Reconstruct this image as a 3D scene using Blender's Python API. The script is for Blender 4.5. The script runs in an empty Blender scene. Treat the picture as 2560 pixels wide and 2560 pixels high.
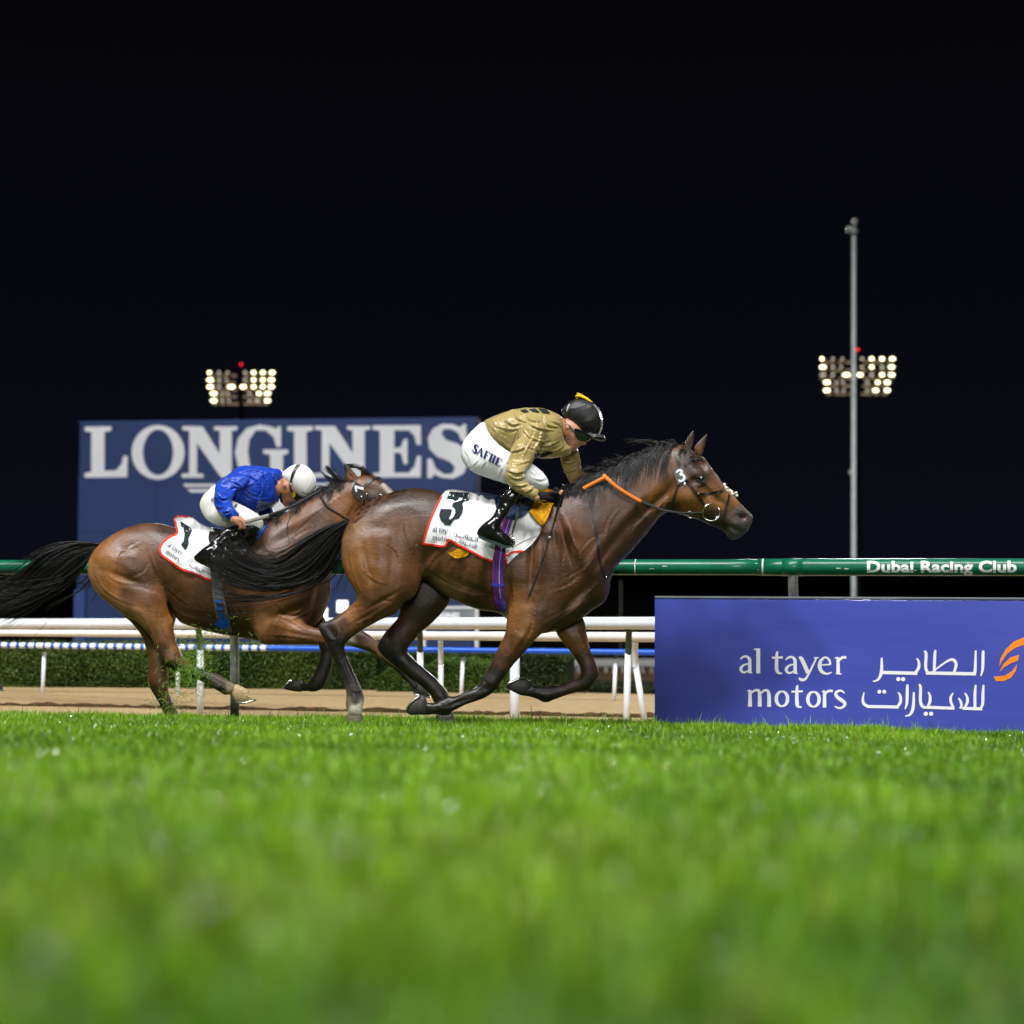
import bpy, bmesh, math, random
import numpy as np
from mathutils import Vector, Matrix
random.seed(7)
rng = np.random.default_rng(11)
scn = bpy.context.scene
COL = scn.collection

# ------------------------------------------------------------------ camera
F = 4611.0            # focal length in photo pixels (2560 wide)
CX, HY = 1280.0, 1418.0   # principal column, horizon row
CAMZ = 1.14
cam = bpy.data.cameras.new('camera'); camo = bpy.data.objects.new('camera', cam); COL.objects.link(camo)
camo.location = (0, 0, CAMZ); camo.rotation_euler = (math.radians(90), 0, 0)
cam.sensor_width = 36; cam.sensor_fit = 'HORIZONTAL'
cam.lens = F/2560*36
cam.shift_y = (HY-1280)/2560
cam.clip_start = 0.05; cam.clip_end = 3000
cam.dof.use_dof = True; cam.dof.focus_distance = 12.0; cam.dof.aperture_fstop = 1.75
scn.camera = camo

# ------------------------------------------------------------------ world, sun, floodlights
w = bpy.data.worlds.new('World'); scn.world = w; w.use_nodes = True
nt = w.node_tree; bg = nt.nodes['Background']
tc = nt.nodes.new('ShaderNodeTexCoord'); sx = nt.nodes.new('ShaderNodeSeparateXYZ')
cr = nt.nodes.new('ShaderNodeValToRGB')
nt.links.new(tc.outputs['Generated'], sx.inputs[0]); nt.links.new(sx.outputs['Z'], cr.inputs[0])
cr.color_ramp.elements[0].position = 0.0; cr.color_ramp.elements[0].color = (0.0033, 0.0037, 0.0072, 1)
cr.color_ramp.elements[1].position = 0.34; cr.color_ramp.elements[1].color = (0.0009, 0.0010, 0.0017, 1)
nt.links.new(cr.outputs[0], bg.inputs[0]); bg.inputs[1].default_value = 1.0

def aim(o, to):
    d = Vector(to)-Vector(o.location); o.rotation_euler = d.to_track_quat('-Z', 'Y').to_euler()
def flood(name, loc, to, E, color, size=6.0, cone=60, blend=.3):
    """a distant floodlight bank or added fill lamp; E is the irradiance it gives at 'to' (W/m2, sun-lamp units)"""
    l = bpy.data.lights.new(name, 'SPOT'); r = (Vector(to)-Vector(loc)).length
    l.energy = E*4*math.pi*r*r; l.spot_size = math.radians(cone); l.spot_blend = blend
    l.shadow_soft_size = size; l.color = color
    o = bpy.data.objects.new(name, l); COL.objects.link(o); o.location = loc; aim(o, to); return o
for x_, e_ in ((-52, 1.6), (-24, 1.7), (4, 1.4), (32, 1.1)):      # a row of high banks along the stand roof, behind the camera
    flood('flood_and_fill', (x_, -31, 86), (0, 13, 1), e_, (1, .995, .985), 5.0, 34, .6)
flood('flood_and_fill', (6, -64, 22), (0, 13, 1), .75, (1, .992, .975), 4.0, 34, .6)  # added low frontal fill to lighten the upright surfaces
flood('flood_and_fill', (-20, -40, 30), (-6, 60, 3), 2.2, (1, .98, .95), 3, 24, .5)      # the beam on the billboard
flood('flood_and_fill', (46, 234, 38), (0, 12, 1), .8, (1, .98, .93), 7, 9, .5)
flood('flood_and_fill', (-42, 270, 38), (0, 12, 1), .5, (1, .98, .93), 7, 9, .5)
flood('flood_and_fill', (95, 75, 40), (0, 12, 1), .6, (1, .98, .93), 5, 16, .5)

scn.view_settings.view_transform = 'Standard'; scn.view_settings.look = 'None'
scn.view_settings.exposure = 0.0; scn.view_settings.gamma = 1.0; scn.view_settings.use_curve_mapping = False
scn.render.engine = 'CYCLES'
scn.cycles.use_denoising = True
scn.cycles.max_bounces = 6; scn.cycles.diffuse_bounces = 3; scn.cycles.glossy_bounces = 3
scn.cycles.transmission_bounces = 3; scn.cycles.transparent_max_bounces = 6
scn.cycles.sample_clamp_indirect = 4.0

# ------------------------------------------------------------------ geometry helpers
def U(px, py, D):
    return Vector(((px-CX)/F*D, D, CAMZ-(py-HY)/F*D))
RN = (0.2213, 0.9752)            # unit normal of the running rail, in plan
RP = 12.72
def rail_p(x, y): return RN[0]*x+RN[1]*y
def ground_z(x, y):
    p = rail_p(x, y)
    return np.where(p < RP+.35, 0.0739*(RP-np.minimum(p, RP)), 0.0)
def depth_on_line(px, dL, dR, xL=0., xR=2560.):
    """depth at photo column px of a straight line that is dL deep at xL and dR deep at xR"""
    t = (px-xL)/(xR-xL); return 1/((1-t)/dL+t/dR)

def wloc(o):
    v = Vector((0, 0, 0))
    while o is not None: v = v+Vector(o.location); o = o.parent
    return v
def tag(o, label=None, cat=None, group=None, kind=None):
    if label: o['label'] = label
    if cat: o['category'] = cat
    if group: o['group'] = group
    if kind: o['kind'] = kind
    return o
def thing(name, loc, label, cat, group=None):
    o = bpy.data.objects.new(name, None); COL.objects.link(o); o.location = loc
    o.empty_display_size = .1
    return tag(o, label, cat, group)
def mk(name, verts, faces, mat, parent=None, smooth=True, color=None, colname='coat', matidx=None):
    """one mesh object; verts in world space"""
    V = np.asarray(verts, dtype=np.float64).reshape(-1, 3)
    if parent is not None: base = np.array(wloc(parent)); loc = (0, 0, 0)
    else:
        base = np.array([(V[:, 0].min()+V[:, 0].max())/2, (V[:, 1].min()+V[:, 1].max())/2, V[:, 2].min()]); loc = tuple(base)
    me = bpy.data.meshes.new(name)
    if isinstance(faces, np.ndarray) and faces.ndim == 2:
        k = faces.shape[1]; n = len(faces)
        me.vertices.add(len(V)); me.vertices.foreach_set('co', (V-base).astype(np.float32).ravel())
        me.loops.add(n*k); me.loops.foreach_set('vertex_index', faces.astype(np.int32).ravel())
        me.polygons.add(n); me.polygons.foreach_set('loop_start', np.arange(0, n*k, k, dtype=np.int32))
        me.polygons.foreach_set('loop_total', np.full(n, k, dtype=np.int32))
        me.update(calc_edges=True); me.validate()
    else:
        me.from_pydata([tuple(v) for v in (V-base)], [], [tuple(f) for f in faces]); me.update()
    for m in (mat if isinstance(mat, (list, tuple)) else [mat]): me.materials.append(m)
    if matidx is not None: me.polygons.foreach_set('material_index', np.asarray(matidx, dtype=np.int32))
    me.polygons.foreach_set('use_smooth', np.full(len(me.polygons), bool(smooth)))
    if color is not None:
        a = me.color_attributes.new(colname, 'FLOAT_COLOR', 'POINT')
        c = np.ones((len(V), 4), dtype=np.float32); c[:, :color.shape[1]] = color
        a.data.foreach_set('color', c.ravel())
    o = bpy.data.objects.new(name, me); COL.objects.link(o); o.location = loc
    if parent is not None: o.parent = parent
    return o

class MB:
    """collects shapes for one mesh"""
    def __init__(s): s.v = []; s.f = []
    def add(s, V, Fc):
        n = len(s.v); s.v += [tuple(p) for p in V]; s.f += [tuple(i+n for i in f) for f in Fc]; return s
    def box(s, c, d, rot=0.0, bev=0.0):
        ca, sa = math.cos(rot), math.sin(rot); V = []
        for z in (-1, 1):
            for x, y in ((-1, -1), (1, -1), (1, 1), (-1, 1)):
                X, Y = x*d[0]/2, y*d[1]/2
                V.append((c[0]+X*ca-Y*sa, c[1]+X*sa+Y*ca, c[2]+z*d[2]/2))
        return s.add(V, [(3, 2, 1, 0), (4, 5, 6, 7), (0, 1, 5, 4), (1, 2, 6, 5), (2, 3, 7, 6), (3, 0, 4, 7)])
    def tube(s, pts, r, n=12, caps=True, flat=1.0):
        P = [Vector(p) for p in pts]; m = len(P)
        R = r if isinstance(r, (list, tuple, np.ndarray)) else [r]*m
        V = []; Fc = []; up = None
        for i in range(m):
            t = (P[min(i+1, m-1)]-P[max(i-1, 0)]).normalized()
            if up is None: up = Vector((0, 0, 1)) if abs(t.z) < .9 else Vector((0, 1, 0))
            a = t.cross(up).normalized(); b = a.cross(t).normalized(); up = b
            for k in range(n):
                th = 2*math.pi*k/n
                V.append(P[i]+(a*math.cos(th)*flat+b*math.sin(th))*R[i])
        for i in range(m-1):
            for k in range(n):
                k2 = (k+1) % n
                Fc.append((i*n+k, i*n+k2, (i+1)*n+k2, (i+1)*n+k))
        if caps: Fc.append(tuple(range(n-1, -1, -1))); Fc.append(tuple((m-1)*n+k for k in range(n)))
        return s.add(V, Fc)
    def ball(s, c, r, n=12, m=8, scale=(1, 1, 1)):
        V = [(c[0], c[1], c[2]-r*scale[2])]; Fc = []
        for i in range(1, m):
            th = math.pi*i/m-math.pi/2
            for k in range(n):
                ph = 2*math.pi*k/n
                V.append((c[0]+r*scale[0]*math.cos(th)*math.cos(ph), c[1]+r*scale[1]*math.cos(th)*math.sin(ph), c[2]+r*scale[2]*math.sin(th)))
        V.append((c[0], c[1], c[2]+r*scale[2])); L = len(V)-1
        for k in range(n): Fc.append((0, 1+(k+1) % n, 1+k)); Fc.append((L, L-n+k, L-n+(k+1) % n))
        for i in range(m-2):
            for k in range(n):
                a = 1+i*n+k; b = 1+i*n+(k+1) % n; Fc.append((a, b, b+n, a+n))
        return s.add(V, Fc)
    def prism(s, front, back):
        n = len(front); V = list(front)+list(back)
        return s.add(V, [tuple(range(n)), tuple(range(2*n-1, n-1, -1))]+[(i, i+n, (i+1) % n+n, (i+1) % n) for i in range(n)])
    def build(s, name, mat, parent=None, smooth=False): return mk(name, s.v, s.f, mat, parent, smooth)

def catmull(P, n=6, closed=False):
    P = np.asarray(P, dtype=float); N = len(P); out = []
    if closed: g = lambda i: P[i % N]; rngi = range(N)
    else: g = lambda i: P[min(max(i, 0), N-1)]; rngi = range(N-1)
    for i in rngi:
        a, b, c, d = g(i-1), g(i), g(i+1), g(i+2)
        for k in range(n):
            t = k/n
            out.append(.5*((2*b)+(c-a)*t+(2*a-5*b+4*c-d)*t*t+(3*b-a-3*c+d)*t**3))
    if not closed: out.append(P[-1])
    return np.array(out)

# value noise (numpy)
def _hash(i, j, k):
    n = (i*374761393+j*668265263+k*1274126177) & 0x7fffffff
    n = ((n ^ (n >> 13))*1103515245) & 0x7fffffff
    return ((n ^ (n >> 16)) & 0xffff)/65535.0
def vnoise(P):
    P = np.asarray(P, dtype=float); I = np.floor(P).astype(np.int64); f = P-I; f = f*f*(3-2*f); r = 0
    for a in (0, 1):
        for b in (0, 1):
            for c in (0, 1):
                wgt = (f[:, 0] if a else 1-f[:, 0])*(f[:, 1] if b else 1-f[:, 1])*(f[:, 2] if c else 1-f[:, 2])
                r = r+wgt*_hash(I[:, 0]+a, I[:, 1]+b, I[:, 2]+c)
    return r*2-1

# ------------------------------------------------------------------ inflated outlines -> implicit volumes
def idw(ctrl, PX, PY, pw=2.0, eps=60.0):
    """interpolate control values (px,py,value...) over photo-plane coordinates"""
    C = [c for c in ctrl]; num = 0; den = 0
    for c in C:
        wgt = 1/((PX-c[0])**2+(PY-c[1])**2+eps)**pw
        val = np.asarray(c[2], dtype=float)
        num = num+(wgt[..., None]*val if val.ndim else wgt*val); den = den+wgt
    return num/(den[..., None] if np.ndim(num) > np.ndim(den) else den)

def solve_poisson(mask, h):
    def sor(u, m, hh, it):
        cb = np.add.outer(np.arange(m.shape[0]), np.arange(m.shape[1])) % 2
        ms = [m & (cb == 0), m & (cb == 1)]
        for _ in range(it):
            for q in ms:
                nb = np.zeros_like(u)
                nb[1:-1, 1:-1] = (u[2:, 1:-1]+u[:-2, 1:-1]+u[1:-1, 2:]+u[1:-1, :-2]+2*hh*hh)*.25
                u = np.where(q, u+1.7*(nb-u), u)
        return u
    if min(mask.shape) > 24:
        a, b = mask.shape; A, B = (a+1)//2, (b+1)//2
        mp = np.zeros((A*2, B*2), bool); mp[:a, :b] = mask
        cm = mp.reshape(A, 2, B, 2).mean(axis=(1, 3)) > .5
        cm[0] = cm[-1] = False; cm[:, 0] = cm[:, -1] = False
        uc = solve_poisson(cm, 2*h)
        u = np.repeat(np.repeat(uc, 2, 0), 2, 1)[:a, :b]*mask
        return sor(u, mask, h, 26)
    return sor(np.zeros(mask.shape), mask, h, 120)

def inflate(poly, D, y0=0.0, s=.6, h=.007, bumps=(), col=None, k=.03, sub=4, shrink=0.0):
    """Volume with this outline (photo pixels at depth D) and round sections; s flattens it across, y0 offsets it."""
    q = catmull(poly, sub, True)
    yv = idw(y0, q[:, 0], q[:, 1]) if isinstance(y0, (list, tuple)) else np.full(len(q), float(y0))
    X = (q[:, 0]-CX)/F*(D+yv); Z = CAMZ-(q[:, 1]-HY)/F*(D+yv)
    pad = 6*h
    x0, z0 = X.min()-pad-.03, Z.min()-pad-.03
    nx = int((X.max()+pad+.03-x0)/h)+2; nz = int((Z.max()+pad+.03-z0)/h)+2
    gx, gz = np.meshgrid(x0+h*np.arange(nx), z0+h*np.arange(nz), indexing='ij')
    d2 = np.full(gx.shape, 1e9); inside = np.zeros(gx.shape, bool)
    for i in range(len(X)):
        ax, az, bx, bz = X[i-1], Z[i-1], X[i], Z[i]; ex, ez = bx-ax, bz-az; L = ex*ex+ez*ez+1e-12
        t = np.clip(((gx-ax)*ex+(gz-az)*ez)/L, 0, 1)
        d2 = np.minimum(d2, (gx-ax-t*ex)**2+(gz-az-t*ez)**2)
        if az != bz: inside ^= ((az > gz) != (bz > gz)) & (gx < ex*(gz-az)/ez+ax)
    d = np.sqrt(d2)*np.where(inside, 1, -1)
    m = d > 0; m[0] = m[-1] = False; m[:, 0] = m[:, -1] = False
    u = solve_poisson(m, h)
    core = d > 1.6*h
    qv = np.where(core, u/np.maximum(d, 1e-6), 0.0); wt = core.astype(float)
    for _ in range(int((.03+pad)/h)+6):
        sw = np.zeros_like(wt); sq = np.zeros_like(wt)
        for dx, dz in ((1, 0), (-1, 0), (0, 1), (0, -1), (1, 1), (1, -1), (-1, 1), (-1, -1)):
            r = np.roll(np.roll(wt, dx, 0), dz, 1); sw += r; sq += np.roll(np.roll(qv*wt, dx, 0), dz, 1)
        fill = (wt == 0) & (sw > 0)
        qv = np.where(fill, sq/np.maximum(sw, 1e-9), qv); wt = np.where(fill, 1.0, wt)
    qv = np.where(wt == 0, .05, np.maximum(qv, .01))
    wq = np.clip((d+.085)/.05, 0, 1); wq = wq*wq*(3-2*wq); qm = float(qv[core].mean()) if core.any() else .05
    qv = qv*wq+qm*(1-wq); u = np.where(d > 3*h, u, qv*d)
    ymid = float(np.mean(yv)); PX = gx/(D+ymid)*F+CX; PY = HY-(gz-CAMZ)/(D+ymid)*F
    for b in bumps:      # (px, py, rx, ry, angle_deg, amount)
        a = math.radians(b[4]); dx, dy = PX-b[0], PY-b[1]
        rx = (dx*math.cos(a)+dy*math.sin(a))/b[2]; ry = (-dx*math.sin(a)+dy*math.cos(a))/b[3]
        u = u*np.where(u > 0, 1+1.5*b[5]*np.exp(-(rx*rx+ry*ry)), 1)
    S = idw(s, PX, PY) if isinstance(s, (list, tuple)) else np.full(gx.shape, float(s))
    Y = idw(y0, PX, PY) if isinstance(y0, (list, tuple)) else np.full(gx.shape, float(y0))
    ga, gb = np.gradient(u, h)
    return dict(kind='inf', x0=x0, z0=z0, h=h, nx=nx, nz=nz, u=u, g2=ga*ga+gb*gb, y=Y, s=S, k=k, col=col, D=D, ym=ymid, shrink=shrink,
                yr=(float(Y.min()-np.sqrt(max(u.max(), 0))*S.max())-.02, float(Y.max()+np.sqrt(max(u.max(), 0))*S.max())+.02))
def caps(pts, D, k=.012, col=None, shrink=0.0):
    """chain of round cones: (px, py, y, radius)"""
    P = [(*U(p[0], p[1], D+p[2]), p[3]) for p in pts]; P = [(a[0], a[1]-D, a[2], a[3]) for a in P]
    A = np.array(P); r = A[:, 3].max()
    return dict(kind='cap', P=A, k=k, col=col, D=D, ym=0., shrink=shrink, bb=(A[:, 0].min()-r, A[:, 0].max()+r, A[:, 2].min()-r, A[:, 2].max()+r),
                yr=(A[:, 1].min()-r-.02, A[:, 1].max()+r+.02))
def ell(px, py, y, rx, ry, rz, D, ang=0., k=.012, col=None, shrink=0.0):
    c = U(px, py, D+y)
    return dict(kind='ell', c=(c[0], y, c[2]), r=(rx, ry, rz), a=math.radians(ang), k=k, col=col, D=D, ym=0., shrink=shrink,
                bb=(c[0]-max(rx, rz), c[0]+max(rx, rz), c[2]-max(rx, rz), c[2]+max(rx, rz)), yr=(y-ry-.02, y+ry+.02))
def bil(A, x0, z0, h, X, Z):
    fx = np.clip((X-x0)/h, 0, A.shape[0]-1.001); fz = np.clip((Z-z0)/h, 0, A.shape[1]-1.001)
    i = fx.astype(int); j = fz.astype(int); a = fx-i; b = fz-j
    return A[i, j]*(1-a)*(1-b)+A[i+1, j]*a*(1-b)+A[i, j+1]*(1-a)*b+A[i+1, j+1]*a*b
def feval(p, X, Y, Z):
    if p['kind'] == 'inf':
        q = [bil(p[n], p['x0'], p['z0'], p['h'], X, Z) for n in ('u', 'g2', 'y', 's')]
        dy = Y-q[2]; G = dy*dy/q[3]**2-q[0]
        f = G/np.sqrt((2*dy/q[3]**2)**2+q[1]+.0009)
        ox = np.maximum(np.maximum(p['x0']-X, X-(p['x0']+p['h']*(p['nx']-1))), 0)+np.maximum(np.maximum(p['z0']-Z, Z-(p['z0']+p['h']*(p['nz']-1))), 0)
        f = np.clip(f, -.25, 1)+ox
    elif p['kind'] == 'cap':
        f = None
        for a, b in zip(p['P'][:-1], p['P'][1:]):
            e = b[:3]-a[:3]; L = (e*e).sum()+1e-12
            t = np.clip(((X-a[0])*e[0]+(Y-a[1])*e[1]+(Z-a[2])*e[2])/L, 0, 1)
            g = np.sqrt((X-a[0]-t*e[0])**2+(Y-a[1]-t*e[1])**2+(Z-a[2]-t*e[2])**2)-(a[3]+t*(b[3]-a[3]))
            f = g if f is None else np.minimum(f, g)
    else:
        c, r, a = p['c'], p['r'], p['a']; dx, dz = X-c[0], Z-c[2]
        lx = dx*math.cos(a)+dz*math.sin(a); lz = -dx*math.sin(a)+dz*math.cos(a); dy = Y-c[1]
        k0 = np.sqrt((lx/r[0])**2+(dy/r[1])**2+(lz/r[2])**2); k1 = np.sqrt((lx/r[0]**2)**2+(dy/r[1]**2)**2+(lz/r[2]**2)**2)
        f = k0*(k0-1)/np.maximum(k1, 1e-6)
    return f+p['shrink']
def smin(a, b, k):
    h = np.maximum(k-np.abs(a-b), 0)/k
    return np.minimum(a, b)-h*h*k*.25

class Body:
    """implicit union -> mesh; near surface height field for draping"""
    def __init__(s, parts, D, vox=.009, cuts=()):
        s.D = D; s.parts = parts; s.vox = h = vox
        bbs = []
        for p in parts:
            if p['kind'] == 'inf': bbs.append((p['x0'], p['x0']+p['h']*(p['nx']-1), p['z0'], p['z0']+p['h']*(p['nz']-1)))
            else: bbs.append(p['bb'])
        bb = np.array(bbs); pad = 4*h
        s.o = np.array([bb[:, 0].min()-pad, min(p['yr'][0] for p in parts)-pad, bb[:, 2].min()-pad])
        e = np.array([bb[:, 1].max()+pad, max(p['yr'][1] for p in parts)+pad, bb[:, 3].max()+pad])
        n = np.ceil((e-s.o)/h).astype(int)+1; s.n = n
        Fv = np.full(n, .5, dtype=np.float32)
        for p, b in zip(parts, bbs):
            m = p['k']+.02+p['shrink']
            i0 = max(int((b[0]-m-s.o[0])/h), 0); i1 = min(int((b[1]+m-s.o[0])/h)+2, n[0])
            j0 = max(int((p['yr'][0]-m-s.o[1])/h), 0); j1 = min(int((p['yr'][1]+m-s.o[1])/h)+2, n[1])
            k0 = max(int((b[2]-m-s.o[2])/h), 0); k1 = min(int((b[3]+m-s.o[2])/h)+2, n[2])
            xs = (s.o[0]+h*np.arange(i0, i1))[:, None, None]; ys = (s.o[1]+h*np.arange(j0, j1))[None, :, None]; zs = (s.o[2]+h*np.arange(k0, k1))[None, None, :]
            if p['kind'] == 'inf':
                X2, Z2 = np.broadcast_arrays(xs[:, 0, :], zs[:, 0, :])
                q = [bil(p[nm], p['x0'], p['z0'], p['h'], X2, Z2)[:, None, :] for nm in ('u', 'g2', 'y', 's')]
                dy = ys-q[2]; G = dy*dy/q[3]**2-q[0]
                f = np.clip(G/np.sqrt((2*dy/q[3]**2)**2+q[1]+.0009), -.25, 1)
                ox = np.maximum(np.maximum(p['x0']-X2, X2-(p['x0']+p['h']*(p['nx']-1))), 0)+np.maximum(np.maximum(p['z0']-Z2, Z2-(p['z0']+p['h']*(p['nz']-1))), 0)
                f = f+ox[:, None, :]+p['shrink']
            else:
                f = feval(p, *np.broadcast_arrays(xs, ys, zs))
            Fv[i0:i1, j0:j1, k0:k1] = smin(Fv[i0:i1, j0:j1, k0:k1], f.astype(np.float32), p['k'])
        for p in cuts:
            f = feval(p, *np.broadcast_arrays((s.o[0]+h*np.arange(n[0]))[:, None, None], (s.o[1]+h*np.arange(n[1]))[None, :, None], (s.o[2]+h*np.arange(n[2]))[None, None, :]))
            Fv = -smin(-Fv, f.astype(np.float32), p['k'])
        s.F = Fv
        # near surface along -y
        neg = Fv < 0; has = neg.any(1); j = np.argmax(neg, 1); j = np.maximum(j, 1)
        I, K = np.meshgrid(np.arange(n[0]), np.arange(n[2]), indexing='ij')
        f1 = Fv[I, j, K]; f0 = Fv[I, j-1, K]; y = s.o[1]+h*(j-1+f0/np.maximum(f0-f1, 1e-9))
        wt = has.astype(float); H = np.where(has, y, 0)
        for _ in range(40):
            sw = np.zeros_like(wt); sh = np.zeros_like(wt)
            for dx, dz in ((1, 0), (-1, 0), (0, 1), (0, -1)):
                sw += np.roll(np.roll(wt, dx, 0), dz, 1); sh += np.roll(np.roll(H*wt, dx, 0), dz, 1)
            fl = (wt == 0) & (sw > 0); H = np.where(fl, sh/np.maximum(sw, 1e-9), H); wt = np.where(fl, 1., wt)
        s.H = H
    def near(s, X, Z): return bil(s.H, s.o[0], s.o[2], s.vox, np.asarray(X, float), np.asarray(Z, float))
    def drape(s, P, off=.004):
        """photo points -> world points lying 'off' in front of the near surface"""
        P = np.asarray(P, dtype=float); y = np.full(len(P), -.1)
        for _ in range(6):
            X = (P[:, 0]-CX)/F*(s.D+y); Z = CAMZ-(P[:, 1]-HY)/F*(s.D+y); y = .5*y+.5*(s.near(X, Z)-off)
        X = (P[:, 0]-CX)/F*(s.D+y); Z = CAMZ-(P[:, 1]-HY)/F*(s.D+y)
        return np.stack([X, s.D+y, Z], 1)
    def surface(s, relax=1):
        Fv = s.F; n = s.n
        c = [Fv[a:n[0]-1+a, b:n[1]-1+b, d:n[2]-1+d] for a in (0, 1) for b in (0, 1) for d in (0, 1)]
        sg = [q < 0 for q in c]; cnt = sum(q.astype(np.int8) for q in sg); act = (cnt > 0) & (cnt < 8)
        I, J, K = np.nonzero(act); idx = np.full(act.shape, -1, dtype=np.int32); idx[act] = np.arange(len(I))
        val = np.stack([q[act] for q in c], 1); off = np.array([(a, b, d) for a in (0, 1) for b in (0, 1) for d in (0, 1)], dtype=float)
        acc = np.zeros((len(I), 3)); num = np.zeros(len(I))
        for a in range(8):
            for b in range(a+1, 8):
                if np.abs(off[a]-off[b]).sum() != 1: continue
                x = (val[:, a] < 0) != (val[:, b] < 0); t = val[:, a]/np.where(x, val[:, a]-val[:, b], 1)
                pt = off[a]+(off[b]-off[a])*t[:, None]; acc += np.where(x[:, None], pt, 0); num += x
        V = (np.stack([I, J, K], 1)+acc/num[:, None])*s.vox+s.o
        quads = []
        N = Fv < 0
        for ax in range(3):
            o1, o2 = [(1, 2), (2, 0), (0, 1)][ax]
            a = np.take(N, range(0, n[ax]-1), ax); b = np.take(N, range(1, n[ax]), ax)
            e = a != b
            sl = [slice(None)]*3; sl[o1] = slice(1, n[o1]-1); sl[o2] = slice(1, n[o2]-1); sl[ax] = slice(0, n[ax]-1)
            E = np.zeros_like(e); E[tuple(sl)] = e[tuple(sl)]
            P = np.stack(np.nonzero(E), 1); ins = a[tuple(P.T)]
            def cell(d1, d2):
                Q = P.copy(); Q[:, o1] += d1; Q[:, o2] += d2; return idx[tuple(Q.T)]
            q = np.stack([cell(-1, -1), cell(0, -1), cell(0, 0), cell(-1, 0)], 1)
            q = np.where(ins[:, None], q, q[:, ::-1]); quads.append(q)
        Q = np.concatenate(quads)
        for _ in range(relax):
            s1 = np.zeros_like(V); w1 = np.zeros(len(V))
            for a, b in ((0, 1), (1, 2), (2, 3), (3, 0)):
                np.add.at(s1, Q[:, a], V[Q[:, b]]); np.add.at(w1, Q[:, a], 1)
            V = V*.5+.5*s1/np.maximum(w1, 1)[:, None]
        return V, Q
    def colors(s, V):
        tot = 0; wsum = 0
        for p in s.parts:
            if p['col'] is None: continue
            f = feval(p, V[:, 0], V[:, 1], V[:, 2])
            px = V[:, 0]/(s.D+p['ym'])*F+CX; py = HY-(V[:, 2]-CAMZ)/(s.D+p['ym'])*F
            c = idw(p['col'], px, py, 2.0, 40.) if isinstance(p['col'], list) else np.tile(np.array(p['col']), (len(V), 1))
            wgt = np.exp(-np.clip(f, -.02, .3)/.010); tot = tot+c*wgt[:, None]; wsum = wsum+wgt
        return tot/wsum[:, None]
    def mesh(s, name, mat, parent=None, relax=1, tint=None, disp=None):
        V, Q = s.surface(relax)
        if disp is not None:
            fn = np.cross(V[Q[:, 2]]-V[Q[:, 0]], V[Q[:, 3]]-V[Q[:, 1]]); N = np.zeros_like(V)
            for k in range(4): np.add.at(N, Q[:, k], fn)
            N /= np.maximum(np.linalg.norm(N, axis=1), 1e-9)[:, None]
            V = V+N*disp(V, N)[:, None]
        C = s.colors(V) if any(p['col'] is not None for p in s.parts) else None
        if tint is not None and C is not None: C = tint(V, C, s)
        W = V.copy(); W[:, 1] += s.D
        return mk(name, W, Q, mat, parent, True, C)
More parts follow.
